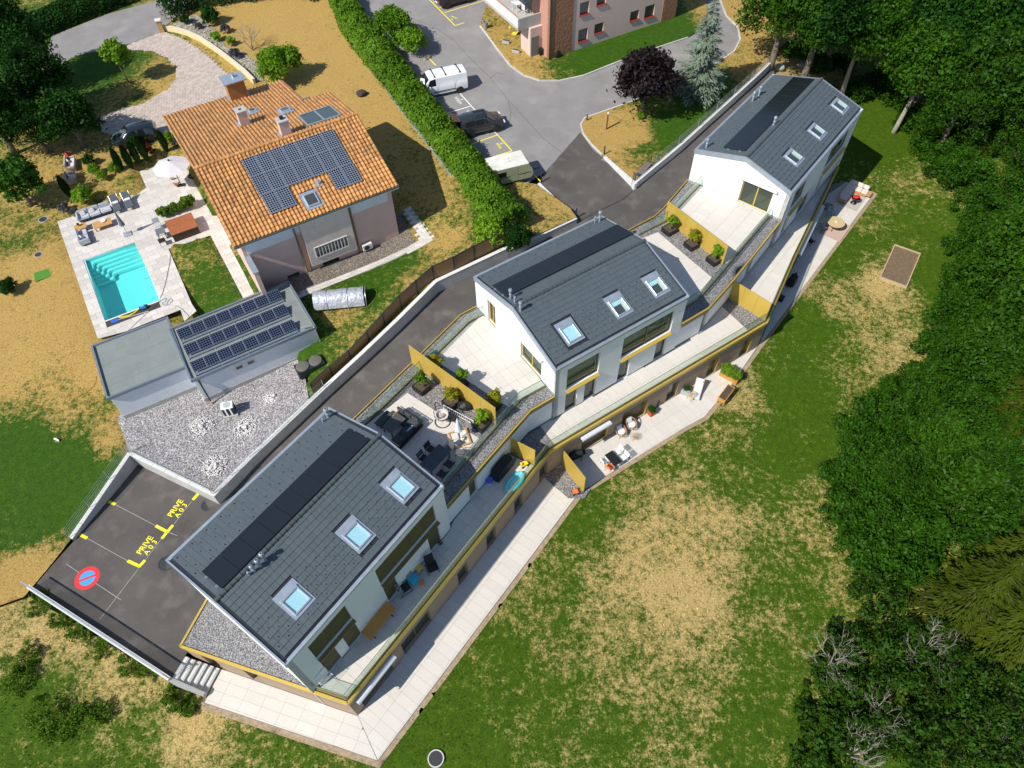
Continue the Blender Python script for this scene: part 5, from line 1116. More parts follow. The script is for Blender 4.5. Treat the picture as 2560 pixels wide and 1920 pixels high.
# ---------------------------------------------------------------- pool terrace of the villa
STONEP=mat('travertine',(.56,.53,.49),.75,.12,1.6,rnd=.12,bump=.25,bscale=25,wear=((.42,.37,.33),.5,1.2))
LINER=mat('pool_liner',(.62,.84,.84),.5,.02,1)
PT=R(29.6);PO=pool_p[3]
def keyhole(outer,hole):
 if area(outer)<0:outer=outer[::-1]
 if area(hole)>0:hole=hole[::-1]
 bi,bj=min(((i,j)for i in range(len(outer))for j in range(len(hole))),key=lambda q:math.dist(outer[q[0]],hole[q[1]]))
 return outer[:bi+1]+hole[bj:]+hole[:bj+1]+outer[bi:]
patio=struct(sheet('patio',patio_p,(lambda x,y:3.855),1.5,mat('grout',(.33,.30,.27),.9,.1,3),holes=[off(pool_p,.02)]))
tiles(patio,keyhole(patio_p,pool_p),PO,PT,.92,.62,3.9,STONEP,name='paving_slab',gap=.012,th=.05,jig=.004,shift=.5)
ps=thing('swimming_pool','turquoise swimming pool with rounded corner steps','pool',(PO[0],PO[1],3.9),PT)
ploc=[((p[0]-PO[0])*math.cos(PT)+(p[1]-PO[1])*math.sin(PT),-(p[0]-PO[0])*math.sin(PT)+(p[1]-PO[1])*math.cos(PT))for p in pool_p]
PW=(ploc[2][0]+ploc[1][0])/2;PL_=(ploc[0][1]+ploc[1][1])/2
m=MB();D_=-1.45
m.box(-.15,-.15,D_-.15,PW+.15,PL_+.15,D_);
for q in((-.15,-.15,PW+.15,0),(-.15,PL_,PW+.15,PL_+.15),(-.15,0,0,PL_),(PW,0,PW+.15,PL_)):m.box(q[0],q[1],D_,q[2],q[3],-.045)
m.build('shell',LINER,ps)
for k in range(5):
 w_=.62+.33*k;z=-.34-.2*k;ln=PW-.02
 sp=MB();r=.22
 poly=[(0,PL_),(0,PL_-1.0-.28*k),(.28+.26*k,PL_-1.0-.28*k),(.42+.26*k,PL_-.9-.28*k),(.42+.26*k,PL_-.55-.28*k),(.6+.26*k,PL_-.38-.28*k),(ln,PL_-.38-.28*k),(ln,PL_)]
 sp.prism([(max(.001,min(PW-.001,x)),min(PL_-.001,y))for x,y in poly],D_+.01+.003*k,z);sp.build('step',LINER,ps,bevel=.03)
wm=bpy.data.materials.new('pool_water');wm.use_nodes=True;t=wm.node_tree;t.nodes.clear()
o_=_n(t,'ShaderNodeOutputMaterial');tr=_n(t,'ShaderNodeBsdfTransparent');tr.inputs[0].default_value=(.42,.90,.90,1);gl_=_n(t,'ShaderNodeBsdfGlossy');gl_.inputs['Roughness'].default_value=.03;lw=_n(t,'ShaderNodeFresnel');lw.inputs[0].default_value=1.33;mx=_n(t,'ShaderNodeMixShader')
nz_=_n(t,'ShaderNodeTexNoise');nz_.inputs['Scale'].default_value=5;bpn=_n(t,'ShaderNodeBump');bpn.inputs['Strength'].default_value=.25;bpn.inputs['Distance'].default_value=.03
t.links.new(nz_.outputs[0],bpn.inputs['Height']);t.links.new(bpn.outputs[0],gl_.inputs['Normal']);t.links.new(lw.outputs[0],mx.inputs[0]);t.links.new(tr.outputs[0],mx.inputs[1]);t.links.new(gl_.outputs[0],mx.inputs[2]);t.links.new(mx.outputs[0],o_.inputs[0])
MB().quad((0,0,-.12),(PW,0,-.12),(PW,PL_,-.12),(0,PL_,-.12)).build('water',wm,ps)
DECK=mat('dark_deck_board',(.055,.045,.04),.7,.2,4,rnd=.2)
MB().box(-.02,-.06,-.06,PW+.02,.06,.03).build('cover_beam',mat('cream_beam',(.70,.66,.55),.6,.05,2),ps)
dk=put('cover_box',None,ps,(0,-.72,0))
for k in range(int(PW/.105)):MB().box(k*.105,0,-.04,k*.105+.095,.66,.012).build('deck_board',DECK,dk)
o=thing('pool_robot','blue pool cleaning robot at the pool edge','robot',site(360,770,3.95),PT);BLU=mat('blue_plastic',(.03,.20,.45),.4,.2,8);m=MB();m.box(-.24,-.2,.02,.24,.2,.2);m.build('body',BLU,o,bevel=.06);MB().box(-.14,-.1,.2,.14,.1,.3).build('lid',mat('pale_blue_plastic',(.25,.45,.6),.4,.1,4),o,bevel=.04)
for x in(-.26,.26):MB().tube([(x,-.16,.08),(x,.16,.08)],.07,10).build('track',DARK,o)
y2_=Q(420/1269,180,580)
yh=[site(*y2_(*p),3.97)for p in((352,645),(385,642),(430,632),(470,612),(500,588))];tag(MB().tube(yh,.05,8).build('pool_hose',mat('yellow_hose',(.80,.70,.02),.5,.05,3),smooth=True),'thick yellow suction hose on the dark pool edge','hose')
o=thing('pool_net','blue leaf net with white pole on the pool edge','net',site(*y2_(323,670),3.93),PT);MB().box(-.26,-.2,0,.26,.2,.03).build('net',mat('net_blue',(.02,.12,.55),.6,.1,6),o,bevel=.01);a=site(*y2_(350,662),3.96)-o.location;b=site(*y2_(580,598),3.96)-o.location;mm=Matrix.Rotation(-PT,3,'Z');MB().tube([mm@a,mm@b],.018,6).build('pole',mat('white_plastic',(.78,.79,.8),.4,.03,1),o)
cord=[site(*y2_(*p),3.93)for p in((742,175),(738,230),(722,310),(705,390),(680,470),(658,510),(655,525))];tag(MB().tube(cord,.016,5).build('cable',mat('violet_cable',(.14,.07,.09),.5,.1,5)),'dark power cable running along the pool paving','cable')
loop=[site(*y2_(*p),3.93)for p in((660,525),(690,505),(712,500),(705,530),(680,535),(700,555),(735,545),(762,515),(745,502),(725,520),(715,548),(780,553),(830,580),(870,620),(890,655))];tag(MB().tube(loop,.014,5).build('garden_hose',mat('blue_hose',(.08,.12,.28),.5,.1,5)),'thin blue garden hose coiled on the pool paving','hose')
c2=[site(*y2_(*p),3.94)for p in((420,750),(480,690),(540,635),(590,590),(655,525))];tag(MB().tube(c2,.014,5).build('cable',mat('grey_cable',(.12,.12,.12),.5,.1,5)),'thin cable leading from the pool edge to the annex roof','cable')
# ---------------------------------------------------------------- vegetation
RN=np.random.default_rng(11)
def quads(name,Cn,U,V_,m,dry=None):
 n=len(Cn);co=np.stack([Cn-U-V_*.15,Cn+V_*-1.0,Cn+U-V_*.15,Cn+V_],1).reshape(-1,3)
 me=bpy.data.meshes.new(name);me.vertices.add(4*n);me.vertices.foreach_set('co',co.astype(np.float32).ravel())
 me.loops.add(4*n);me.loops.foreach_set('vertex_index',np.arange(4*n,dtype=np.int32));me.polygons.add(n);me.polygons.foreach_set('loop_start',np.arange(0,4*n,4,dtype=np.int32));me.polygons.foreach_set('loop_total',np.full(n,4,dtype=np.int32))
 if dry is not None:
  at=me.color_attributes.new('dry','FLOAT_COLOR','POINT');d=np.repeat(dry,4);at.data.foreach_set('color',np.stack([d,d,d,np.ones_like(d)],1).astype(np.float32).ravel())
 me.update(calc_edges=True);me.validate();me.materials.append(m);return me
def unit(a):return a/(np.linalg.norm(a,axis=1,keepdims=True)+1e-9)
def leaves(centers,rad,per,size,rn,sq=.75,shell=.55):
 """leaf quads round clump centres: mostly on the clump's outside, facing outward and up"""
 k=len(centers);C0=np.repeat(centers,per,0);r=np.repeat(rad,per);d=unit(rn.normal(size=(k*per,3))+[0,0,.35])
 q=(shell+(1-shell)*rn.random(k*per))*r*(1+.75*rn.random(k*per)**7);P=C0+d*q[:,None]*[1,1,sq]
 nrm=unit(d+rn.normal(size=d.shape)*.55);a=unit(np.cross(nrm,rn.normal(size=d.shape)));b=np.cross(nrm,a);s=size*rn.uniform(.6,1.3,k*per)
 return P,a*(s*.5)[:,None],b*s[:,None]
def crown_mesh(name,m,h,r,base,seed,nclump=70,per=80,size=.17,top=1.0,cr=.26):
 rn=np.random.default_rng(seed);d=unit(rn.normal(size=(nclump,3)));d[:,2]=np.where(d[:,2]<-.45,-d[:,2],d[:,2])
 f=rn.uniform(.55,1.0,nclump)*(1+.18*np.sin(3*np.arctan2(d[:,1],d[:,0])+seed));c=np.stack([d[:,0]*r*f*.86,d[:,1]*r*f*.86,base+(h-base)*.5+d[:,2]*(h-base)*.46*f*top],1)
 rad=rn.uniform(.7,1.35,nclump)*cr*r;P,U,V_=leaves(c,rad,per,size,rn)
 return quads(name,P,U,V_,m),c
def trunk_mesh(name,m,h,r0,cs,seed,nb=7,bend=.3):
 rn=random.Random(seed);mb=MB();pts=[(0,0,-.3)];x=y=0
 for k in range(1,7):x+=rn.uniform(-bend,bend)*.3;y+=rn.uniform(-bend,bend)*.3;pts.append((x,y,h*k/6))
 mb.tube(pts,[r0*1.25]+[r0*(1-.14*k)for k in range(6)],8)
 for i in range(nb):
  c=cs[rn.randrange(len(cs))];z=min(h*.9,max(h*.3,c[2]*.6));j=min(5,int(z/h*6));p=Vector(pts[j]).lerp(Vector(pts[j+1]),z/h*6-j);q=Vector(c);mid=p.lerp(q,.5)+Vector((0,0,.15*(q-p).length))
  mb.tube([p,mid,q],[r0*.4,r0*.22,r0*.06],5)
 return mb.mesh(name,m,smooth='all',fix=False)
BARK=mat('grey_bark',(.16,.13,.10),.9,.25,6,bump=.6,bscale=18);BARKL=mat('pale_bark',(.34,.31,.25),.85,.2,5,bump=.4,bscale=16);TWIG=mat('bare_twig',(.30,.27,.22),.85,.2,8)
LF1=leafmat('forest_leaf','#0a2004','#406a14');LF2=leafmat('thicket_leaf','#0a2004','#3c6814');LFH=leafmat('hedge_leaf','#1c3d08','#6f9a22');LFP=leafmat('purple_leaf','#0d0a0c','#2c2324',trans=.15);LFB=leafmat('blue_spruce_needle','#2c3d32','#8b9a86',trans=.15);LFS=leafmat('spruce_needle','#141e05','#4c5a14',trans=.2);LFC=leafmat('cypress_leaf','#0b200c','#2c4f1c',trans=.15);LFG=leafmat('fresh_leaf','#24500c','#86ad2c');LFD=leafmat('dark_leaf','#081c06','#285214');LFR=leafmat('red_leaf','#3b0f0c','#7d2c18');LFL=leafmat('lavender_leaf','#2c2d33','#6a6a70');LFW=leafmat('willow_leaf','#123008','#3c6a1c')
protos={}
def proto(kind,seed,m,h,r,base,**k):
 key=(kind,seed)
 if key not in protos:
  bark=k.pop('bark',BARK);tr0=k.pop('r0',.05*h**.8);me,cs=crown_mesh('crown',m,h,r,base,seed,**k);protos[key]=(me,trunk_mesh('trunk',bark,h*.82,tr0,cs,seed),h)
 return protos[key]
def tree(name,label,pos,pr_,hgt,group=None,rz=None,cat='tree',wide=1.0,trunk='trunk'):
 o=thing(name,label,cat,pos,random.random()*6.28 if rz is None else rz,group);s=hgt/pr_[2];o.scale=(s*wide,s*wide,s);put('crown',pr_[0],o);put(trunk,pr_[1],o);return o
def at_crown(h,x,y,hgt,frac=.6):
 z=2.0
 for _ in range(12):p=site(x,y,z+hgt*frac);z=.5*z+.5*h(p.x,p.y)
 p=site(x,y,z+hgt*frac);return Vector((p.x,p.y,h(p.x,p.y)))
A_=proto('broad',1,LF1,10,4.0,2.2,nclump=120,per=130,size=.17);B_t=proto('broad',2,LF1,10,3.6,1.8,nclump=115,per=130,size=.16);C_t=proto('broad',3,LFD,10,4.2,2.5,nclump=120,per=130,size=.17);D_t=proto('pale',4,LF1,10,3.4,3.0,nclump=95,per=120,size=.16,bark=BARKL,r0=.22)
bushes=[proto('bush',20+i,LF2,3,1.9,.1,nclump=60,per=75,size=.15,r0=.05)for i in range(3)]
forest=[(1965,30,10,A_,'broad tree beside the pale wall end behind the farthest block'),(2060,45,11,C_t,'dark broad tree above the rocky bank behind the farthest block'),(2160,95,11,D_t,'forest tree with pale leaning trunk behind the farthest roof ridge'),(2245,50,12,A_,'tall forest tree touching the top edge right of the roof'),(2300,190,11,D_t,'forest tree with bright slender trunk above the fallen logs'),(2360,110,12,C_t,'large dark tree in the middle of the upper right wood'),(2450,60,13,A_,'tall tree near the upper right corner'),(2500,200,12,B_t,'forest tree above the pale rocky slope at the right edge'),(2400,270,9,B_t,'medium tree at the wood edge above the grassy bank'),(2550,90,13,C_t,'outermost tree in the upper right corner')]
for x,y,h,pr_,lab in forest:tree('forest_tree',lab,at_crown(hL,x,y,h),pr_,h,'trees of the upper right wood')
for x,y,h,pr_,nm in((2020,-110,12,A_,'the road end'),(2160,-120,13,C_t,'the middle of the top edge'),(2330,-110,13,B_t,'the tall centre trees'),(2500,-120,13,A_,'the top right corner'),(2660,40,13,C_t,'the right border top'),(2680,250,12,A_,'the rocky slope'),(2620,380,8,B_t,'the thicket top')):
 tree('forest_tree','tree of the wood just outside the picture, near '+nm,at_crown(hL,x,y,h),pr_,h,'trees of the upper right wood')
gtd=proto('gtd',57,LF1,8,3.0,.6,nclump=105,per=120,size=.14)
def thicket(name,label,spots,m,seed,size=.125,per=110,ncl=46):
 rn=np.random.default_rng(seed);Ps,Us,Vs=[],[],[]
 for(x,y,h,r)in spots:
  b=at_crown(hL,x,y,h,.55);d=unit(rn.normal(size=(ncl,3)));d[:,2]=np.abs(d[:,2])*1.0;f=rn.uniform(.5,1,ncl)
  c=np.stack([b.x+d[:,0]*r*f,b.y+d[:,1]*r*f,b.z+.15*h+d[:,2]*h*.82*f],1);P,U,V_=leaves(c,rn.uniform(.5,1.4,ncl)*.27*r,per,size,rn);Ps.append(P);Us.append(U);Vs.append(V_)
 return tag(put(name,quads(name,np.concatenate(Ps),np.concatenate(Us),np.concatenate(Vs),m)),label,'thicket',kind='stuff')
th1=[(2330,350,3,1.9),(2380,400,4,2.2),(2440,420,5,2.4),(2470,500,4.5,2.4),(2540,470,5.5,2.8),(2500,590,5.5,2.7),(2440,590,4,2.1),(2560,580,6,3),(2420,680,3.6,2.1),(2490,690,5.5,2.8),(2570,690,6.5,3),(2400,770,3.8,2.1),(2460,800,5.2,2.6),(2545,800,6.5,3),(2365,860,3.5,2.0),(2430,900,5,2.6),(2520,910,6.2,3),(2325,940,3.2,2.0),(2590,900,7,3),(2260,985,3,1.9),(2200,1020,2.8,1.8),(2320,1020,4,2.3),(2400,1010,5,2.6),(2490,1010,6,2.9),(2580,1040,6.5,3),(2150,1080,2.6,1.8),(2240,1090,4,2.3),(2330,1110,5,2.5),(2430,1110,5.5,2.8),(2130,1170,2.8,1.8),(2200,1190,4,2.2),(2290,1210,5,2.5),(2380,1210,5,2.6),(2470,1210,5,2.6),(2140,1270,3,1.9),(2220,1290,4,2.2),(2310,1310,4.5,2.3),(2180,1370,3,1.9),(2260,1400,3.6,2.0),(2560,1150,6,3),(2540,1290,5,2.6),(2420,1320,4.5,2.3)]
thicket('shrub_thicket','dense dark green shrub thicket along the right meadow edge',th1,LF2,5)
th2=[(2200,1480,2.6,1.7),(2110,1600,1.8,1.5),(2190,1620,2.6,1.8),(2080,1690,1.6,1.4),(2160,1720,2.4,1.8),(2260,1740,3,2),(2340,1700,3,2),(2060,1800,1.6,1.4),(2150,1830,2.4,1.8),(2250,1860,3,2),(2360,1850,3.4,2.1),(2450,1800,4,2.2),(2540,1760,4.5,2.4),(2480,1900,4,2.2),(2040,1900,1.6,1.4),(2570,1900,5,2.5),(2320,1600,2.6,1.8),(2430,1690,3.4,2)]
thicket('bramble_thicket','loose olive bramble thicket in the lower right corner',th2,leafmat('bramble_leaf','#0d2307','#446a1a'),6,.13,60,34)
th3=[(2150,215,2.2,1.5),(2200,195,2.8,1.7),(2245,235,2.6,1.6),(2280,290,2.4,1.6),(2050,150,2,1.4),(2330,300,3,1.8),(2110,150,2.6,1.6),(1990,120,2,1.4),(2400,330,3,1.9),(2480,300,4,2.2),(2560,330,5,2.4)]
thicket('woodland_undergrowth','fresh green undergrowth below the upper right trees',th3,LF1,8)
th4=[(2480,360,1.4,1.5),(2520,330,1.4,1.5),(2510,400,1.2,1.3)]
for x,y,h,pr_,lab in((2520,640,9,gtd,'dark crown rising from the thicket near the right edge'),(2470,900,8,gtd,'rounded crown in the middle of the thicket'),(2350,1130,7,gtd,'tree crown at the widest part of the thicket'),(2560,820,10,gtd,'tall crown at the right border of the thicket'),(2440,1230,8,gtd,'crown above the spruces'),(2250,1180,6,gtd,'low crown at the meadow side of the thicket')):tree('thicket_tree',lab,at_crown(hL,x,y,h,.6),pr_,h,'trees rising from the thicket')
def spruce_mesh(name,m,h,r,seed,tiers=22,size=.2,droop=.25,dens=1.0):
 rn=np.random.default_rng(seed);P,U,V_=[],[],[];tw_=MB()
 for t in range(tiers):
  f=t/(tiers-1);z=h*(.08+.90*f);rr=r*(1-f)**.85+.08;nb=int(5+7*(1-f))
  for b in range(nb):
   a=rn.uniform(0,6.283);L=rr*rn.uniform(.78,1.12);dx,dy=math.cos(a),math.sin(a);ns=max(3,int(L/.13*dens));tip=Vector((dx*L,dy*L,z-droop*L*.6))
   if t%2==0:tw_.tube([(0,0,z+.05),tip],[.03,.008],4,caps=False)
   for k in range(ns):
    q=(k+.6)/ns;w=.34*L*(1-q*.75)+.08
    for s in range(3):
     o=rn.uniform(-1,1)*w;p=(dx*L*q-dy*o,dy*L*q+dx*o,z-droop*L*q*q*.8+(.12*L*q)-.16*abs(o)+rn.uniform(-.05,.05));P.append(p)
     dr=unit(np.array([[dx-dy*o/w*.7,dy+dx*o/w*.7,-.25+rn.uniform(-.2,.2)]]))[0];U.append(np.cross(dr,[0,0,1])*size*.30);V_.append(dr*size*rn.uniform(.7,1.3))
 tw_.tube([(0,0,-.3),(0,0,h*.97)],[.035*h**.8,.02],8)
 return quads(name,np.array(P),np.array(U),np.array(V_),m),tw_.mesh('trunk',BARK,fix=False),h
sp1=spruce_mesh('crown',LFS,10,3.0,31);spb=spruce_mesh('crown',LFB,9,2.6,33,size=.2)
for x,y,h,lab in((2470,1470,9,'olive spruce with layered sprays at the right edge'),(2560,1400,10,'taller spruce leaving the frame at the right edge'),(2580,1560,9,'spruce below the other spruces at the right border'),(2590,1000,11,'spruce peeping in at the right border above the thicket')):tree('spruce',lab,at_crown(hL,x,y,h,.45),sp1,h,'conifers at the right edge')
def bare_mesh(seed,h,n=26):
 rn=random.Random(seed);mb=MB()
 def grow(p,d,L,r,dep):
  q=p+d*L;mb.tube([p,p.lerp(q,.5)+Vector((rn.uniform(-.06,.06),rn.uniform(-.06,.06),rn.uniform(-.03,.06)))*L,q],[r,r*.8,r*.55],4,caps=False)
  if dep:
   for _ in range(rn.choice((2,3,3))):grow(p.lerp(q,rn.uniform(.45,1)),(d+Vector((rn.uniform(-.8,.8),rn.uniform(-.8,.8),rn.uniform(-.35,.5)))).normalized(),L*rn.uniform(.5,.78),r*.55,dep-1)
 for _ in range(5):grow(Vector((0,0,0)),Vector((rn.uniform(-.6,.6),rn.uniform(-.6,.6),1)).normalized(),h*.42,.02*h**.7,4)
 return mb.mesh('branches',TWIG,fix=False)
bm1,bm2=bare_mesh(1,3.5),bare_mesh(2,3.5)
for i,(x,y,lab)in enumerate(((2090,1660,'bare pale twigs reaching into the meadow at lower right'),(2220,1780,'bare branched shrub in the middle of the brambles'),(2330,1620,'pale bare branches above the dark gap below the spruces'),(2140,1880,'bare twig shrub near the bottom edge'),(2480,1840,'grey bare branches in the lower right corner'))):
 o=thing('bare_shrub',lab,'shrub',at_crown(hL,x,y,3,.5),i*1.3,'leafless shrubs in the brambles');put('branches',bm1 if i%2 else bm2,o)
hx=[(834,-60),(880,30),(960,132),(1030,226),(1108,324),(1186,422),(1236,500),(1285,556)];hz_=[8.1,8.0,7.8,7.6,7.4,7.3,7.2,7.0]
hp_=[site(x,y,z)for(x,y),z in zip(hx,hz_)]
def hedge(name,label,path,width,h,m,n,size=.13,seed=3,ground=hV,wob=.25):
 rn=np.random.default_rng(seed);pts=resample([tuple(p[:2])for p in path],.5,False);T=np.array(pts);seg=rn.integers(0,len(T)-1,n);f=rn.random(n)[:,None];base=T[seg]*(1-f)+T[seg+1]*f;d=unit(T[seg+1]-T[seg]);nr=np.stack([-d[:,1],d[:,0]],1)
 s=np.clip(rn.normal(0,.62,n),-1.15,1.15);s=np.where(rn.random(n)<.35,np.sign(s)*rn.uniform(.85,1.1,n),s);s=s+wob*.5*np.sin(base[:,0]*1.7+base[:,1])*.3
 prof=np.sqrt(np.clip(1-(np.abs(s)/1.18)**3,0,1));u=rn.random(n);zz=h*prof*np.where(u<.62,1.0,rn.random(n)**.6)*(1+wob*.35*np.sin(base[:,0]*2.3-base[:,1]*1.3)+rn.normal(0,.05,n))
 gz=np.array([ground(*b)for b in T])[seg];xy=base+nr*(s*width/2)[:,None]+rn.normal(0,.08,(n,2));P=np.column_stack([xy,gz+.1+zz]);out=unit(np.column_stack([nr*(s*.9)[:,None],np.full(n,.8)])+rn.normal(size=(n,3))*.5);a=unit(np.cross(out,rn.normal(size=(n,3))));b=np.cross(out,a);sz=size*rn.uniform(.6,1.4,n)
 o=thing(name,label,'hedge',(T[0][0],T[0][1],gz[0]if len(gz)else 0));P=P-np.array([T[0][0],T[0][1],gz[0]]);put('foliage',quads('foliage',P,a*(sz*.5)[:,None],b*sz[:,None],m),o)
 st=MB()
 for k in range(0,len(T),2):g=ground(*T[k]);st.tube([(T[k][0]-T[0][0],T[k][1]-T[0][1],g-gz[0]-.2),(T[k][0]-T[0][0]+.1,T[k][1]-T[0][1],g-gz[0]+h*.6)],[.05,.02],5)
 stuff(st.build('stem',BARK,o,fix=False));return o
hedge('hedge','tall clipped green hedge between villa lawn and visitor bays',hp_,2.5,2.3,LFH,46000,.15)
bsh=proto('roundbush',41,LFH,3,1.9,.1,nclump=70,per=85,size=.14,r0=.05);bfr=proto('fresh',42,LFG,3,1.7,.1,nclump=60,per=80,size=.14,r0=.05);bdk=proto('darkbush',43,LFD,3,1.8,.1,nclump=70,per=85,size=.15,r0=.06)
tree('shrub','big round bush bulging from hedge beside upper road',at_crown(hA,985,70,3.6,.5),bsh,3.6,cat='shrub');tree('shrub','second round bush above the white van',at_crown(hA,1030,105,2.6,.5),bsh,2.6,cat='shrub');tree('shrub','leafy bush at the hedge end behind brown fence',at_crown(hV,1225,575,2.4,.5),bfr,2.4,cat='shrub');tree('shrub','dark bush at the hedge foot beside brown fence',at_crown(hV,1290,595,2.0,.5),bdk,2.0,cat='shrub')
hedge('hedge','dark hedge along the street at the top edge',[site(x,y,6.5)for x,y in((405,20),(480,-12),(600,-25),(720,-30),(800,-15))],2.0,1.8,LFD,9000,.15,5)
hedge('hedge','shaded hedge bank above the street in the top left corner',[site(x,y,6.2)for x,y in((60,60),(170,20),(280,-15),(380,-50))],2.6,2.0,LFD,10000,.17,6)
pt=proto('purple',51,LFP,6,2.6,1.0,nclump=85,per=85,size=.19,r0=.13);tree('purple_tree','dark purple-leaved tree on the roadside lawn',on(hA,1602,290),pt,6.3,wide=1.05);tree('shrub','small green shrub at the foot of the purple tree',on(hA,1600,298),bfr,.7,cat='shrub')
tree('blue_spruce','tall blue spruce between road and pale wall',on(hA,1738,238),spb,9.6)
sm=proto('youngtree',52,LFG,4.2,1.35,1.0,nclump=55,per=80,size=.16,r0=.07);tree('young_tree','slim young tree on the oval lawn by the cobbled drive',on(hV,325,208),sm,4.6)
gt0=proto('garden',56,LFD,8,3.3,.3,nclump=120,per=120,size=.15)
TL=[(20,90,9,gt0,'large tree in the upper left corner'),(95,190,7.5,gt0,'broad dark tree left of the oval lawn'),(-40,270,8,gt0,'tree cut by the left edge above the lawn'),(70,305,5.5,gt0,'dark tree behind the drooping tree at left')]
for x,y,h,pr_,lab in TL:tree('garden_tree',lab,at_crown(hV,x,y,h,.6),pr_,h,'trees of the upper left garden')
tree('garden_tree','dense rounded tree at the corner of the cobbled drive',at_crown(hV,172,300,5.2,.55),proto('dense',53,LFD,5,2.6,.8,nclump=95,per=95,size=.17),5.2)
tree('shrub','big bright round shrub behind the villa chimney',at_crown(hV,696,168,3.2,.5),proto('ball',54,LFH,3,1.9,.05,nclump=90,per=90,size=.13,r0=.05),3.4,cat='shrub',wide=1.05)
ww=proto('willow',55,LFW,5,2.3,.2,nclump=70,per=80,size=.2);tree('weeping_tree','drooping tree with pale branch at the left edge',at_crown(hV,45,460,4.5,.5),ww,4.8);
tree('shrub','small shrub on the burnt lawn at the left edge',at_crown(hV,18,716,1.4,.5),bdk,1.3,cat='shrub')
def bushes_at(lst):
 for x,y,h,m,lab in lst:tree('shrub',lab,at_crown(hV,x,y,h,.5),m,h,cat='shrub',group='garden shrubs of the villa')
blv=proto('lav',60,LFL,1,.62,.0,nclump=40,per=60,size=.07,r0=.02);bbl=proto('ballb',61,LFG,1,.6,.0,nclump=45,per=70,size=.07,r0=.02);brd=proto('red',62,LFR,1.2,.7,.1,nclump=36,per=55,size=.09,r0=.02)
bushes_at([(540,91,.95,bbl,'clipped ball shrub on the rockery'),(577,103,.9,bbl,'green cushion shrub lower on the rockery'),(587,135,.95,blv,'grey lavender ball on the rockery'),(562,72,.9,blv,'grey shrub at the top of the rockery'),(496,65,.7,blv,'small grey tuft near the gate pillar'),(522,40,1.8,bdk,'upright dark shrub above the rockery'),(463,48,1.0,bdk,'low dark shrub by the gate pillar'),(235,425,1.0,bfr,'light green shrub bed left of the parasol, upper part'),(255,440,.9,bfr,'light green shrub bed left of the parasol, lower part'),(285,420,.9,bfr,'bright shrub in front of the cypress row'),(222,400,1.0,bdk,'darker shrub at the top of the shrub bed'),(206,488,1.6,bfr,'airy round shrub behind the grey sofa'),(160,520,.8,blv,'low lavender bush at the patio corner'),(185,530,.7,blv,'purple flowering cushion behind the sofa'),(340,352,1.2,bdk,'dark shrub beside the parked car nose'),(425,345,1.1,bfr,'yellow green shrub at the roof corner'),(372,375,.8,brd,'red-leaved shrub below the cypresses'),(355,360,.7,brd,'second red shrub beside the dark car')])
cy=(lambda rn:(lambda P,U,V_:quads('crown',P,U,V_,LFC))(*(lambda n,z,a,r:(np.column_stack([np.cos(a)*r,np.sin(a)*r,z*2.4]),np.column_stack([-np.sin(a),np.cos(a),np.zeros(n)])*.04,np.column_stack([np.cos(a)*.05,np.sin(a)*.05,np.full(n,.11)])))(1800,(zz:=rn.random(1800)),rn.random(1800)*6.283,.36*np.sin(np.pi*np.clip(zz*.93+.07,0,1))**.7*rn.uniform(.7,1.05,1800))))(np.random.default_rng(9))
cyt=MB().tube([(0,0,-.1),(0,0,2.2)],[.05,.01],6).mesh('trunk',BARK)
for i,(x,y,h,lab)in enumerate(((305,424,2.3,'leftmost cypress of the row by the dark car'),(330,420,2.4,'second cypress of the row by the dark car'),(348,408,2.3,'third cypress of the row by the dark car'),(368,400,2.5,'fourth cypress of the row by the dark car'),(418,378,2.2,'single cypress next to the villa roof corner'),(177,492,2.2,'lone cypress behind the grey patio sofa'))):
 o=thing('cypress',lab,'cypress',on(hV,x,y),i,'slim cypresses of the villa garden');o.scale=(h/2.4,)*3;put('crown',cy,o);put('trunk',cyt,o)
o=thing('bare_shrub','leafless multi-stemmed shrub on the rockery','shrub',on(hV,632,126),.4);put('branches',bm2,o);o.scale=(.95,.95,.95)
th5=[(100,1505,.9,.9),(150,1545,.8,.8),(200,1575,.9,.9),(260,1610,.9,.9),(320,1655,.9,.8),(365,1680,.8,.8),(440,1755,.8,.7),(475,1770,.5,.6),(420,1735,.6,.6),(110,1770,1.0,1.2),(180,1800,1.0,1.2),(60,1640,.8,1.0),(130,1830,.9,1.1),(250,1780,.7,.9),(40,1700,.9,1.0)]
thicket('scrub','low weedy scrub below the parking railing',th5,leafmat('scrub_leaf','#1d3a0a','#5f8020'),12,.07,60,22)
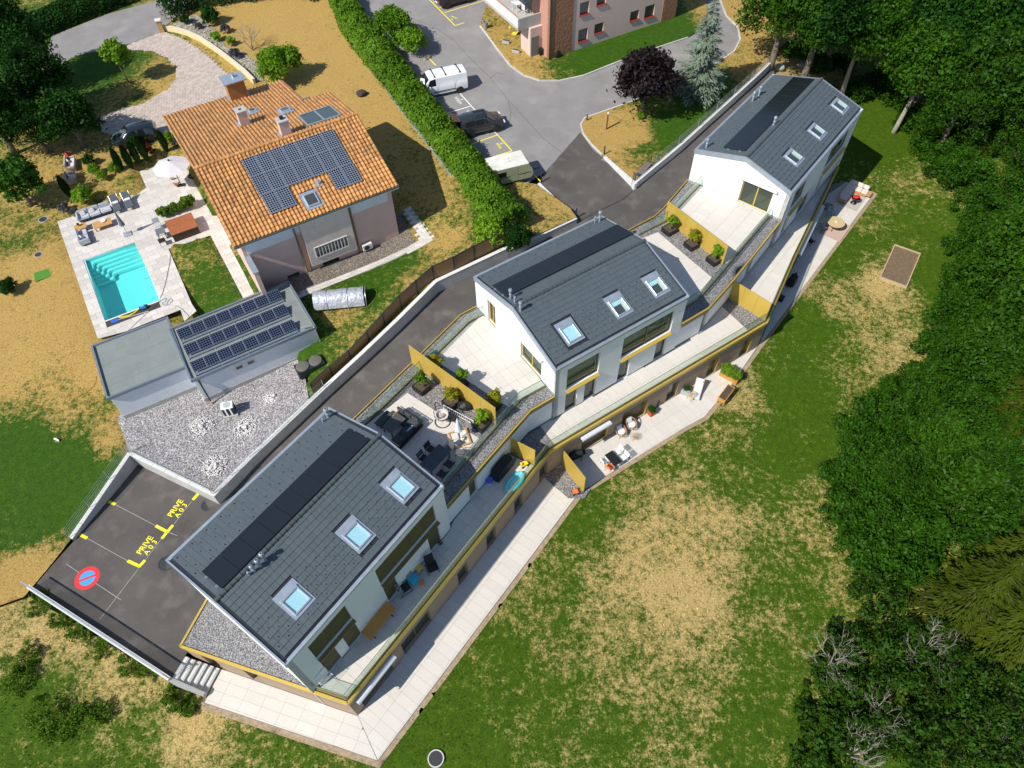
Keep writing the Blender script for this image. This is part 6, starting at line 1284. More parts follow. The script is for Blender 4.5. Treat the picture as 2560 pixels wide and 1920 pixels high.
def blades(name,label,poly,ground,dryf,n,hmin,hmax,m,seed,skip=()):
 rn=np.random.default_rng(seed);A=np.array(poly);lo,hi=A.min(0),A.max(0);X=rn.uniform(lo,hi,(int(n*1.0),2))
 from_cam=[(p[0],p[1])for p in X];ok=np.array([inpoly(x,y,poly)and not any(inpoly(x,y,s)for s in skip)for x,y in from_cam]);X=X[ok];k=len(X)
 z=ground.many(X)if isinstance(ground,TPS)else np.array([ground(*p)for p in X]);d=dryf(X);h=rn.uniform(hmin,hmax,k);a=rn.random(k)*6.283;lean=rn.normal(0,.35,(k,2))*h[:,None];w=h*rn.uniform(.22,.5,k)
 b0=np.column_stack([X+np.column_stack([np.cos(a),np.sin(a)])*w[:,None]*.5,z-.01]);b1=np.column_stack([X-np.column_stack([np.cos(a),np.sin(a)])*w[:,None]*.5,z-.01]);tp=np.column_stack([X+lean,z+h])
 co=np.stack([b0,b1,tp],1).reshape(-1,3);me=bpy.data.meshes.new(name);me.vertices.add(3*k);me.vertices.foreach_set('co',co.astype(np.float32).ravel());me.loops.add(3*k);me.loops.foreach_set('vertex_index',np.arange(3*k,dtype=np.int32));me.polygons.add(k);me.polygons.foreach_set('loop_start',np.arange(0,3*k,3,dtype=np.int32));me.polygons.foreach_set('loop_total',np.full(k,3,dtype=np.int32))
 at=me.color_attributes.new('dry','FLOAT_COLOR','POINT');dd=np.repeat(d,3);at.data.foreach_set('color',np.stack([dd,dd,dd,np.ones_like(dd)],1).astype(np.float32).ravel());me.update(calc_edges=True);me.validate();me.materials.append(m)
 return tag(put(name,me),label,'grass',kind='stuff')
mv=[tuple(on(hL,*p)[:2])for p in((-60,1560),(60,1500),(430,1715),(515,1765),(940,1912),(1180,1600),(1450,1240),(1720,1075),(1830,970),(1900,870),(2075,640),(2195,482),(2190,300),(2300,300),(2480,500),(2400,900),(2200,1200),(2200,1600),(2150,1980),(-60,1980))]
blades('meadow_grass','rough half-dry grass of the sloping meadow',mv,hL,dryL,190000,.05,.17,BLADE,1)
vv=[tuple(on(hV,*p)[:2])for p in((-40,560),(140,560),(240,860),(320,1140),(180,1340),(60,1480),(-60,1500))]
BLADEV=grassmat('lawn_blades',('#1c4208','#547614'),('#9a7a3c','#c8ac6c'),-.045,blade=True)
blades('lawn_grass','short burnt grass left of the pool',vv,hV,dryV,40000,.03,.09,BLADEV,2)
v2=[tuple(on(hV,*p)[:2])for p in((780,20),(900,230),(1080,480),(1200,590),(1090,690),(900,790),(790,860),(680,780),(900,640),(1030,620),(960,470),(880,260),(700,30))]
blades('lawn_grass','short burnt grass between villa and hedge',v2,hV,dryV,36000,.03,.08,BLADEV,4)
# ---------------------------------------------------------------- vehicles
RUBBER=mat('tyre_rubber',(.018,.018,.019),.85,.1,10);RIM=mat('alloy_rim',(.45,.46,.48),.3,.05,4,metal=.8);CGLASS=mat('car_glass',(.012,.016,.018),.05,.02,1,spec=.9);TAILR=mat('tail_lamp',(.45,.015,.012),.2,.05,1);HEADL=mat('head_lamp',(.7,.72,.75),.1,.03,1)
def ring(w,zb,zbelt,zr,tum):return[(0,zb),(w*.82,zb),(w*.97,zb+.10),(w,zb+.5*(zbelt-zb)),(w*.985,zbelt-.06),(w*.955,zbelt),(w*(.955+(tum-.955)*.55),zbelt+.55*(zr-zbelt)),(w*tum,zr-.05),(w*tum*.86,zr),(0,zr+.02)]
def lerp_st(st,x):
 for a,b in zip(st,st[1:]):
  if a[0]<=x<=b[0]:f=(x-a[0])/(b[0]-a[0]);return[a[i]+(b[i]-a[i])*f for i in range(6)]
 return st[-1]
def vehicle(name,label,cat,pos,rz,st,paint,wheels,wr,side_win,front_win,rear_win,extras=None):
 """st: stations (x, half width, z bottom, z belt, z roof, tumblehome), front at +x"""
 o=thing(name,label,cat,pos,rz);xs=[]
 for a,b in zip(st,st[1:]):
  n=max(1,int((b[0]-a[0])/.16));xs+=[a[0]+(b[0]-a[0])*i/n for i in range(n)]
 xs.append(st[-1][0]);m=MB();K=10;rg=[]
 for x in xs:
  s=lerp_st(st,x);r=ring(*s[1:]);full=[(x,y,z)for y,z in r]+[(x,-y,z)for y,z in r[-2:0:-1]];rg.append(full)
 n=len(rg[0]);v=[p for r in rg for p in r];f=[(i*n+k,(i+1)*n+k,(i+1)*n+(k+1)%n,i*n+(k+1)%n)for i in range(len(rg)-1)for k in range(n)]
 f+=[tuple(range(n)),tuple(range((len(rg)-1)*n,len(rg)*n))[::-1]];m.add(v,f);m.build('body',paint,o,smooth=True)
 def sidepane(x0,x1,y0f,y1f,sgn,name='side_window',mt=CGLASS,e=.012):
  g=MB();vs=[];k=6
  for i in range(k+1):
   x=x0[0]+(x1[0]-x0[0])*i/k;xt=x0[1]+(x1[1]-x0[1])*i/k
   sb,stp=lerp_st(st,x),lerp_st(st,xt);rb,rt2=ring(*sb[1:]),ring(*stp[1:])
   def pt(rr,fz):
    p5,p6,p7=rr[5],rr[6],rr[7];q=(p5[0]+(p6[0]-p5[0])*fz*2,p5[1]+(p6[1]-p5[1])*fz*2)if fz<.5 else(p6[0]+(p7[0]-p6[0])*(fz-.5)*2,p6[1]+(p7[1]-p6[1])*(fz-.5)*2);return q
   a=pt(rb,y0f);b=pt(rt2,y1f);vs+=[(x,sgn*(a[0]+e),a[1]),(xt,sgn*(b[0]+e),b[1])]
  g.add(vs,[(2*i,2*i+2,2*i+3,2*i+1)for i in range(k)]);g.build(name,mt,o,fix=False)
 for(a,b)in side_win:
  for sgn in(1,-1):sidepane(a,b,.06,.9,sgn)
 for nm,(x0,z0,w0,x1,z1,w1),e in(('windscreen',front_win,.02),('rear_window',rear_win,-.02)):
  if x0 is None:continue
  g=MB();g.add([(x0+e,-w0,z0+.012),(x0+e,w0,z0+.012),(x1+e,w1,z1+.012),(x1+e,-w1,z1+.012)],[(0,1,2,3)]);g.build(nm,CGLASS,o,fix=False)
 for wx in wheels:
  for sgn in(1,-1):
   wv=put('wheel',None,o,(wx,sgn*(st[len(st)//2][1]-.12),wr));wv.rotation_euler=(-PI/2*sgn,0,0)
   MB().lathe([(wr*.62,-.1),(wr*.96,-.1),(wr,-.06),(wr,.09),(wr*.95,.13),(wr*.64,.13)],24,caps=False).build('tyre',RUBBER,wv,smooth=True)
   g=MB();g.lathe([(wr*.66,-.05),(wr*.66,.10),(wr*.58,.12),(wr*.58,.04),(0,.06)],20,caps=False)
   for k in range(5):g.cbox((wr*.33*math.cos(k*1.2566),wr*.33*math.sin(k*1.2566),.10),(wr*.62,.07,.03),k*1.2566)
   g.build('rim',RIM,wv)
   MB().lathe([(wr*1.13,-.02),(wr*1.13,.125)],24,caps=True).build('wheel_arch',BLACK,wv)
 if extras:extras(o)
 return o
bay=ang(on(hA,*Bc(760,595)),on(hA,*Bc(580,641)))
VANP=mat('white_car_paint',(.78,.79,.80),.25,.02,1,coat=.6)
def van_x(o):
 for x in(-1.75,-.35,.75):
  MB().box(x-.03,-.72,2.02,x+.03,.72,2.06).build('roof_bar',BLACK,o)
  for s in(-.72,.72):MB().box(x-.09,s-.03,1.96,x+.09,s+.03,2.05).build('bar_foot',BLACK,o)
 for s in(-1,1):MB().box(-1.15,s*.985,.60,1.0,s*1.0,.68).build('rub_strip',BLACK,o);MB().box(1.28,s*1.02,1.12,1.42,s*1.22,1.36).build('mirror',VANP,o,bevel=.03);MB().box(-2.44,s*.80,.95,-2.40,s*.93,1.45).build('tail_lamp',TAILR,o);MB().box(2.30,s*.55,.78,2.42,s*.86,.98).build('headlamp',HEADL,o)
 for s in(-1,1):
  for x in(-1.1,.62,1.62):MB().box(x-.006,s*.992,.5,x+.006,s*1.002,1.75 if x<1 else 1.2).build('door_seam',DARK,o)
pv_=on(hA,*Bc(655,588));van=vehicle('parked_van','white panel van with roof bars parked by the hedge','van',pv_,bay,[(-2.45,.86,.45,1.2,1.78,.80),(-2.38,.95,.30,1.2,1.92,.84),(-1.5,.99,.26,1.2,1.97,.86),(.9,.99,.26,1.2,1.97,.86),(1.25,.98,.26,1.18,1.90,.84),(1.95,.95,.28,1.10,1.22,.90),(2.35,.88,.32,.92,1.02,.88),(2.48,.70,.42,.72,.80,.85)],VANP,(-1.55,1.5),.34,[((.72,.72),(1.55,1.3))],(1.98,1.14,.80,1.30,1.86,.72),(None,)*6,van_x)
SUVP=mat('graphite_car_paint',(.022,.026,.028),.25,.05,1,coat=.8)
def suv_x(o):
 tg=put('tailgate',None,o,(-2.0,0,1.58));g=MB();g.hexa([(0,-.62,0),(0,.62,0),(-.95,.66,.28),(-.95,-.66,.28),(.02,-.62,.06),(.02,.62,.06),(-.93,.66,.36),(-.93,-.66,.36)]);g.build('panel',SUVP,tg);MB().quad((-.12,-.52,.105),(-.12,.52,.105),(-.5,.55,.225),(-.5,-.55,.225)).build('pane',CGLASS,tg);MB().box(-.93,-.26,.31,-.86,.26,.44).build('number_plate',mat('plate_white',(.75,.75,.75),.5,.02,1),tg)
 MB().box(-2.08,-.62,.62,-1.98,.62,1.5).build('boot_opening',BLACK,o)
 MB().box(-.55,-.60,1.622,.55,.60,1.634).build('glass_roof',CGLASS,o)
 for s in(-1,1):MB().box(-2.14,s*.62,.95,-2.0,s*.86,1.08).build('tail_lamp',TAILR,o);MB().box(2.02,s*.5,.72,2.12,s*.85,.84).build('headlamp',HEADL,o);MB().box(.72,s*.93,1.0,.86,s*1.08,1.15).build('mirror',SUVP,o,bevel=.02)
 MB().box(.62,-.16,1.12,.8,.1,1.16).build('parking_card',mat('yellow_card',(.8,.75,.05),.6,.02,1),o)
ps_=on(hA,*Bc(905,832));suv=vehicle('parked_suv','dark grey car with open tailgate against the hedge','car',ps_,bay+PI,[(-2.1,.80,.45,.98,1.30,.80),(-1.95,.90,.32,1.02,1.52,.80),(-1.2,.95,.25,1.03,1.62,.79),(.2,.95,.24,1.03,1.62,.79),(.45,.95,.24,1.02,1.56,.79),(1.15,.94,.25,.98,1.04,.90),(1.85,.90,.30,.86,.94,.90),(2.12,.72,.38,.66,.76,.86)],SUVP,(-1.3,1.32),.35,[((-1.7,-1.55),(-.75,-.75)),((-.68,-.68),(.15,.12)),((.22,.2),(.9,.5))],(1.12,1.06,.78,.46,1.57,.66),(None,)*6,suv_x)
sed=vehicle('parked_sedan','dark saloon in the yellow bay at the top edge','car',on(hA,*Bc(745,15)),bay+PI+.12,[(-2.25,.78,.42,.92,.98,.88),(-2.1,.88,.32,.94,1.02,.88),(-1.5,.92,.26,.96,1.06,.86),(-.8,.92,.25,.96,1.42,.76),(.3,.92,.25,.95,1.44,.76),(1.05,.91,.25,.92,1.0,.88),(1.9,.88,.3,.8,.88,.88),(2.25,.70,.38,.62,.72,.86)],mat('black_car_paint',(.012,.013,.016),.2,.05,1,coat=.8),(-1.35,1.4),.33,[((-1.1,-.75),(-.25,-.25)),((-.18,-.18),(.95,.35))],(1.02,.98,.74,.34,1.41,.64),(-1.45,1.05,.72,-.82,1.40,.62),lambda o:[MB().box(-2.27,s*.55,.68,-2.2,s*.8,.84).build('tail_lamp',TAILR,o)for s in(-1,1)]and MB().box(-2.29,-.26,.5,-2.24,.26,.6).build('number_plate',mat('plate_white',(.75,.75,.75),.5,.02,1),o))
Ac=Q(860/2212,0,0)
vc=ang(on(hV,*Ac(995,870)),on(hV,*Ac(770,935)));hatch=vehicle('parked_hatchback','dark hatchback parked beside the cypress row','car',on(hV,*Ac(885,905)),vc,[(-2.05,.76,.45,.95,1.1,.82),(-1.9,.87,.32,.98,1.36,.80),(-1.1,.90,.25,.98,1.48,.78),(.2,.90,.25,.98,1.5,.78),(.45,.90,.25,.97,1.44,.78),(1.15,.89,.25,.93,1.0,.90),(1.8,.86,.3,.82,.9,.90),(2.05,.7,.38,.64,.74,.86)],mat('blue_black_paint',(.010,.016,.020),.2,.05,1,coat=.8),(-1.25,1.28),.33,[((-1.55,-1.4),(-.5,-.5)),((-.43,-.43),(.9,.5))],(1.12,1.0,.74,.46,1.45,.64),(-2.03,1.0,.7,-1.8,1.4,.62),lambda o:[MB().box(-2.08,s*.55,.78,-2.0,s*.8,.98).build('tail_lamp',TAILR,o)for s in(-1,1)]and None)
CARG=mat('greenish_caravan_sheet',(.30,.33,.20),.5,.12,2,wear=((.20,.22,.12),.5,1.5));CARW=mat('weathered_white_roof',(.66,.65,.60),.6,.1,2,wear=((.40,.33,.22),.5,1.2))
cp_=site(*Bc(1080,1037),7.45);co=thing('caravan','old greenish caravan with stained white roof half inside the hedge','caravan',(cp_.x,cp_.y,hA(cp_.x,cp_.y)),bay+PI)
m=MB();pr=[(-1.95,.45),(1.75,.45),(2.0,.8),(1.9,1.35),(1.55,1.95),(-1.75,1.95),(-1.98,1.4),(-2.0,.7)];n=8;m.add([(x,-.98,z)for x,z in pr]+[(x,.98,z)for x,z in pr],[tuple(range(n)),tuple(range(n,2*n))[::-1]]+[(k,(k+1)%n,(k+1)%n+n,k+n)for k in range(n)]);m.build('body',CARG,co,bevel=.05)
m=MB();m.hexa([(-1.8,-1.0,1.94),(1.58,-1.0,1.94),(1.58,1.0,1.94),(-1.8,1.0,1.94),(-1.7,-.9,2.05),(1.5,-.9,2.05),(1.5,.9,2.05),(-1.7,.9,2.05)]);m.build('roof',CARW,co,bevel=.03);MB().box(-.5,-.3,2.05,.1,.3,2.10).build('roof_hatch',CARW,co,bevel=.02)
MB().quad((1.93,-.8,1.3),(1.93,.8,1.3),(1.66,.8,1.84),(1.66,-.8,1.84)).build('front_window',CGLASS,co)
for q in((-.1,-.996,.55,.55,-.985,1.78),):MB().box(*q).build('door',mat('door_green',(.27,.30,.18),.5,.1,2),co)
for x0,x1,z0,z1 in((.62,1.7,1.05,1.12),(-1.8,-.15,1.05,1.12)):MB().box(x0,-.99,z0,x1,-.982,z1).build('trim_strip',DARK,co)
MB().box(-1.5,-.988,1.2,-.5,-.98,1.65).build('side_window',CGLASS,co);MB().tube([(1.8,0,.5),(2.9,0,.5)],.05,8).build('drawbar',DARK,co)
for s in(-1,1):
 g=MB().lathe([(.18,-.08),(.31,-.08),(.32,.08),(.18,.08)],20).build('wheel',RUBBER,co,loc=(-.3,s*.88,.31));g.rotation_euler=(PI/2,0,0)
 # ---------------------------------------------------------------- pink apartment house at the top edge
APINK=mat('apartment_pink_render',(.60,.455,.40),.85,.04,1,bump=.2,bscale=40);ABRN=mat('brown_rough_render',(.27,.135,.075),.95,.15,3,bump=1.2,bscale=5,bdist=.08);ABRK=mat('rose_brick',(.50,.26,.19),.85,.1,3,rnd=.1);REDS=mat('red_sill',(.45,.04,.02),.5,.05,2);CURTG=mat('grey_blind',(.16,.17,.17),.6,.05,2)
ap0=on(hA,*Bc(1340,388));ap1=on(hA,*Bc(2150,118));AT=ang(ap0,ap1);AL=(ap1-ap0).xy.length;AZ=ap0.z-.05
apt=thing('apartment_house','pink apartment house with brown corner strips and balcony','building',(ap0.x,ap0.y,AZ),AT)
def apl_(px_,y=0.0):
 d=_fw*FOC+_R2*(px_[0]-1280)-_U2*(px_[1]-960);n=Vector((math.sin(AT),-math.cos(AT),0));p0=Vector((ap0.x,ap0.y,0))-n*y;c_=Vector((0,0,CAMH));t=(p0-c_).dot(n)/d.dot(n);w=c_+d*t;return((w.x-ap0.x)*math.cos(AT)+(w.y-ap0.y)*math.sin(AT),w.z-AZ)
wins=[]
for a,b in(((1540,12),(1605,98)),((1648,0),(1710,35)),((1530,180),(1596,274)),((1634,144),(1695,216)),((1864,64),(1922,134)),((1958,28),(2022,116))):
 x0,z1=apl_(Bc(*a));x1,z0=apl_(Bc(*b));x0b=apl_(Bc(a[0],b[1]))[0];wins.append((x0,x1))
specs=[]
for(a,b,c,d)in(((1545,20),(1603,6),(1600,85),(1541,98)),((1651,5),(1711,-10),(1709,20),(1650,36)),((1534,193),(1595,178),(1590,252),(1530,272)),((1637,158),(1696,142),(1692,200),(1634,216)),((1868,78),(1924,62),(1919,120),(1864,134)),((1962,42),(2024,26),(2019,100),(1958,115))):
 pts=[apl_(Bc(*q))for q in(a,b,c,d)];specs.append(((pts[0][0]+pts[3][0])/2,(pts[1][0]+pts[2][0])/2,(pts[2][1]+pts[3][1])/2,(pts[0][1]+pts[1][1])/2))
specs[1]=(specs[1][0],specs[1][1],specs[1][2],specs[1][2]+1.3)
xs=[apl_(Bc(*q))[0]for q in((1485,330),(2062,135))]
HH=11.5;m=MB();wall_boxes(m,xs[1],-.6,HH,0,.35,specs,xs[0]);m.build('wall',APINK,apt)
MB().box(0,-.06,-.6,xs[0],.35,HH).build('corner_strip',ABRN,apt);MB().box(xs[1],-.06,-.6,AL,.35,HH).build('corner_strip',ABRN,apt)
MB().box(0,.35,-.6,.3,12,HH).build('wall',ABRK,apt);MB().box(AL-.3,.35,-.6,AL,12,HH).build('wall',APINK,apt);MB().box(.3,11.7,-.6,AL-.3,12,HH).build('wall',APINK,apt);MB().box(-.3,-.3,HH,AL+.3,12.3,HH+.25).build('roof',FELT,apt);MB().box(.3,.35,-.2,AL-.3,11.7,.0).build('floor',ROOM,apt)
for k,(x0,x1,z0,z1)in enumerate(specs):
 w_=put('window',None,apt,(x0,.12,z0));W_=x1-x0;h_=z1-z0;f=MB()
 for q in((0,0,W_,.07),(0,h_-.07,W_,h_),(0,.07,.07,h_-.07),(W_-.07,.07,W_,h_-.07)):f.box(q[0],0,q[1],q[2],.08,q[3])
 f.build('frame',mat('brown_window_frame',(.16,.09,.06),.5,.1,3),w_);MB().box(.07,.05,.07,W_-.07,.06,h_-.07).build('pane' if k not in(0,2)else 'blind',CURTG if k in(0,2)else GREYGL,w_);MB().box(-.08,-.22,-.07,W_+.08,.0,0).build('sill',REDS,w_)
MB().box(0,-.55,-.1,AL,0,.06).build('gravel_edge',GRAVW,apt)
MB().tube([(.02,-.1,-.1),(.02,-.1,HH)],.05,8).build('downpipe',DARK,apt)
lx=-2.6
MB().box(lx,1.6,3.0,-.0,9.5,3.25).build('balcony_slab',CONC,apt);MB().box(lx,1.6,3.25,lx+.14,9.5,4.1).build('balcony_parapet',CONCW,apt);MB().box(lx+.14,1.6,3.25,0,1.74,4.1).build('balcony_parapet',CONC,apt);MB().tube([(lx+.07,1.65,4.25),(lx+.07,9.5,4.25)],.025,6).build('handrail',REDS,apt);MB().box(lx,1.6,6.1,0,9.5,6.35).build('balcony_slab',CONC,apt)
MB().box(-1.35,1.3,-.3,0,3.2,3.0).build('wall',APINK,apt)
for y0,y1,z0 in((3.6,5.4,.05),(3.4,5.0,3.3),(6.4,8.0,.05),(6.4,8,3.3)):
 MB().box(-.07,y0,z0,-.002,y1,z0+2.1).build('balcony_door',CURTG,apt)
MB().box(-1.3,1.22,.05,-.4,1.3,2.15).build('glass_door',CURTG,apt)
MB().box(-3.6,.2,-.3,-.0,9.5,.03).build('terrace_slab',mat('terracotta_paving',(.36,.22,.16),.85,.15,3),apt)
YCH=mat('yellow_sling',(.80,.70,.05),.6,.05,3)
def apw(px_,z):p=site(*px_,z);return Vector((p.x,p.y,z))
def lounger_y(label,px_):
 p=apw(px_,AZ+.04);o=thing('garden_chair',label,'chair',p,AT+2.4,'yellow reclining chairs');MB().cbox((0,0,.35),(.5,.55,.04),0,0,-.12).build('seat',YCH,o);MB().cbox((-.42,0,.72),(.85,.55,.04),0,0,1.05).build('backrest',YCH,o)
 for s in(-.28,.28):MB().tube([(.3,s,0),(.1,s,.4),(-.35,s,.55),(-.15,s,.3),(-.45,s,0)],.015,5).build('leg',STEEL,o)
lounger_y('yellow sling chair nearer the balcony post',Bc(1102,198));lounger_y('yellow sling chair nearer the flower trough',Bc(1122,238))
tw_=apw(Bc(1160,60),AZ+3.25);o=thing('balcony_table','white table on the concrete balcony','table',tw_,AT);MB().box(-.75,-.45,.70,.75,.45,.74).build('table_top',VANP,o)
for sx in(-.65,.65):
 for sy in(-.38,.38):MB().box(sx-.03,sy-.03,0,sx+.03,sy+.03,.7).build('leg',VANP,o)
for k,(q,lab)in enumerate((((1120,42),'white chair left of the balcony table'),((1190,85),'white chair right of the balcony table'),((1175,40),'white chair behind the balcony table'))):
 o=thing('balcony_chair',lab,'chair',apw(Bc(*q),AZ+3.25),AT+k*1.7,'white balcony chairs');MB().box(-.24,-.24,.42,.24,.24,.46).build('seat',VANP,o);MB().box(-.24,.2,.46,.24,.24,.9).build('backrest',VANP,o)
 for sx in(-.2,.2):
  for sy in(-.2,.2):MB().box(sx-.02,sy-.02,0,sx+.02,sy+.02,.42).build('leg',VANP,o)
for q,lab,s in(((1292,348),'square black plant pot at the house corner',.26),((1398,362),'low black trough beside the brown corner strip',.3)):
 p=on(hA,*Bc(*q),.1);o=thing('plant_pot',lab,'planter',p,AT);MB().box(-s,-s,0,s,s,.6 if s<.3 else.35).build('pot',BLACK,o,bevel=.02);put('plant',bushes[0][0],o,(0,0,.3),scale=.12)
p=on(hA,*Bc(937,180),.1);o=thing('litter_bin','grey round bin at the corner of the dry strip','bin',p);MB().lathe([(.2,0),(.26,.6),(.28,.6),(.28,.66),(.22,.66),(.2,.1)],18).build('drum',mat('grey_bin',(.24,.25,.27),.6,.05,3),o)
for q,lab in(((1068,275),'stone flower trough nearer the yellow chairs'),((1132,335),'stone flower trough by the paving end')):
 p=on(hA,*Bc(*q),.1);o=thing('flower_trough',lab,'planter',p,AT+2.2);MB().box(-.4,-.15,0,.4,.15,.25).build('trough',CONC,o);MB().box(-.36,-.11,.25,.36,.11,.27).build('soil',EARTH,o)
 # ---------------------------------------------------------------- furniture
F3=320/1269
c7,d6,d1,d2,d3,c4,c5=Q(F3,920,1000),Q(F3,1020,880),Q(F3,1640,480),Q(F3,1840,600),Q(F3,1960,380),Q(F3,1300,1060),Q(F3,1560,900)
qb,g4,y1_=Q(420/2212,780,1300),Q(320/2212,1000,1100),Q(420/1269,140,420)
ANT=mat('anthracite_fabric',(.055,.062,.068),.9,.12,12,bump=.3,bscale=120);ANTF=mat('anthracite_frame',(.02,.022,.025),.5,.05,4);LGF=mat('light_grey_fabric',(.42,.45,.49),.9,.06,10,bump=.2,bscale=100);WHF=mat('white_fabric',(.70,.70,.70),.9,.05,8);BEI=mat('beige_fabric',(.62,.57,.53),.9,.06,8);TEAK=mat('teak',(.50,.27,.09),.5,.2,3,stretch=(1,10,10));PINE=mat('pine_board',(.52,.235,.05),.45,.2,2.5,stretch=(1,12,12));SLATET=mat('slate_table',(.050,.062,.066),.35,.3,2.5);RAT=mat('rattan',(.40,.25,.14),.7,.2,20);WPL=mat('white_plastic_b',(.78,.78,.77),.45,.03,2);ORG=mat('orange_paint',(.68,.17,.04),.5,.08,4);TURQ=mat('turquoise_vinyl',(.12,.62,.68),.25,.06,2,coat=.3);NBLK=mat('black_cover',(.010,.014,.015),.6,.2,4,bump=.6,bscale=7,bdist=.05)
def legs(o,xs,ys,h,m,w=.04,name='leg'):
 for x in xs:
  for y in ys:MB().box(x-w/2,y-w/2,0,x+w/2,y+w/2,h).build(name,m,o)
def table(name,label,pts,z,h,top,legm,th=.035,group=None):
 P_=[site(*p,z+h)for p in pts];c=sum(P_,Vector())/4;L=((P_[1]-P_[0]).length+(P_[2]-P_[3]).length)/2;Wd=((P_[2]-P_[1]).length+(P_[3]-P_[0]).length)/2;o=thing(name,label,'table',(c.x,c.y,z),ang(P_[0],P_[1]),group)
 MB().box(-L/2,-Wd/2,h-th,L/2,Wd/2,h).build('table_top',top,o,bevel=.006);legs(o,(-L/2+.08,L/2-.08),(-Wd/2+.08,Wd/2-.08),h-th,legm,.06);return o
def chair(name,label,px_,z,rz,seat,frame,arm=True,hb=.92,group=None,w=.5,slat=False):
 p=site(*px_,z+.42);o=thing(name,label,'chair',(p.x,p.y,z),rz,group);a=w/2
 MB().cbox((0,0,.44),(w,w,.03),0,0,-.04).build('seat',seat,o)
 if slat:
  for k in range(4):MB().cbox((-a-.04-.02*k,0,.55+k*.11),(.02,w,.07),0,0,-.18).build('slat',seat,o)
 else:MB().cbox((-a-.06,0,(hb+.46)/2),(.03,w,hb-.46),0,0,-.18).build('backrest',seat,o)
 for s in(-a,a):
  MB().tube([(a,s,0),(a-.02,s,.44)],.016,5).build('leg',frame,o);MB().tube([(-a-.06,s,0),(-a,s,.44),(-a-.13,s,hb)],.016,5).build('leg',frame,o)
  if arm:MB().tube([(a-.02,s,.44),(a-.02,s,.64),(-a-.04,s,.66)],.016,5).build('armrest',frame,o)
 return o
def cushion(o,c,sz,m,rz=0,rx=0,ry=0,name='cushion'):return MB().cbox(c,sz,rz,rx,ry).build(name,m,o,bevel=min(sz)*.3,smooth=True)
# --- sofa terrace
a,b,c=site(*c7(305,120),ZT+.4),site(*c7(545,230),ZT+.4),site(*c7(290,455),ZT+.4)
t=B1[2];sf=thing('corner_sofa','anthracite corner sofa on the terrace below the gold screen','sofa',(b.x,b.y,ZT),t)
L1,L2=min((c-b).xy.length,2.6),min((a-b).xy.length,2.3)
MB().box(-L1,0,.10,0,.85,.24).build('frame',ANTF,sf);MB().box(-.85,.85,.10,0,L2,.24).build('frame',ANTF,sf)
for k in range(3):cushion(sf,(-L1+.45+k*(L1-.1)/3,.48,.33),((L1-.1)/3-.02,.72,.17),ANT)
for k in range(2):cushion(sf,(-.48,1.05+k*.62,.33),(.72,.6,.17),ANT)
for k in range(3):cushion(sf,(-L1+.45+k*(L1-.3)/3,.14,.58),((L1-.3)/3-.04,.16,.4),ANT,rx=.12,name='back_cushion')
for k in range(3):cushion(sf,(-.14,.5+k*.62,.58),(.16,.58,.4),ANT,ry=-.12,name='back_cushion')
cushion(sf,(-.9,.3,.62),(.5,.14,.42),LGF,rx=.5,name='pillow')
m=MB();
for k in range(20):m.box(-L1+k*L1/20,-.02,.24,-L1+k*L1/20+.03,.0,.72)
m.box(-L1,-.03,.72,0,.01,.76);m.build('back_slats',ANTF,sf);m=MB()
for k in range(18):m.box(0,k*L2/18,.24,.02,k*L2/18+.03,.72)
m.box(-.01,0,.72,.03,L2,.76);m.build('back_slats',ANTF,sf)
for q in((-L1-.03,-.02,-L1+.03,.85),(-.85,L2-.03,0,L2+.03)):MB().box(q[0],q[1],.55,q[2],q[3],.60).build('armrest',TEAK,sf)
legs(sf,(-L1+.05,-.05),(.05,.8),.12,ANTF);legs(sf,(-.8,-.05),(L2-.05,),.12,ANTF)
table('lounge_bench','anthracite upholstered bench beside the low lounge table',[c7(62,225),c7(185,98),c7(245,135),c7(125,265)],ZT,.42,ANT,ANTF,.12)
table('lounge_table','dark rectangular lounge table in front of the corner sofa',[c7(132,268),c7(280,122),c7(375,180),c7(235,332)],ZT,.66,mat('dark_ceramic',(.075,.072,.068),.5,.15,3),ANTF)
table('dining_table','slate-topped dining table on the terrace beside nearest roof',[c7(515,632),c7(700,438),c7(812,502),c7(630,728)],ZT,.75,SLATET,ANTF)
chair('dining_chair','dark sling chair at the upper left of the dining table',c7(625,490),ZT,t-PI/2,ANTF,ANTF,group='chairs round the slate dining table');chair('dining_chair','dark curved-back chair half behind the roof edge',c7(555,580),ZT,t-PI/2,BLACK,ANTF,slat=True,group='chairs round the slate dining table');chair('dining_chair','lighter sling chair in the sun at the table head',c7(800,480),ZT,t+PI,mat('grey_sling',(.11,.11,.12),.8,.1,10),ANTF,group='chairs round the slate dining table');chair('dining_chair','grey sling chair nearest the parasol crate',c7(910,525),ZT,t+PI/2+.5,mat('grey_sling',(.11,.11,.12),.8,.1,10),ANTF,hb=.75,group='chairs round the slate dining table');chair('dining_chair','dark chair in the middle of the glass side',c7(800,635),ZT,t+PI/2,ANTF,ANTF,hb=.8,group='chairs round the slate dining table');chair('dining_chair','dark chair at the lower end of the glass side',c7(730,735),ZT,t+PI/2,ANTF,ANTF,hb=.8,group='chairs round the slate dining table')
p=site(*c7(740,215),ZT+.02);o=thing('egg_chair','hanging egg chair with beige cushions on ring base','chair',p,2.3);MB().tube([(.5*math.cos(k*PI/12),.5*math.sin(k*PI/12),.03)for k in range(24)],.03,8,closed=True).build('base_ring',ANTF,o,smooth=True);MB().tube([(.5,0,.03),(.62,0,.6),(.6,0,1.3),(.45,0,1.75),(.15,0,1.95),(-.02,0,1.9)],.03,8).build('arm',ANTF,o,smooth=True)
m=MB();
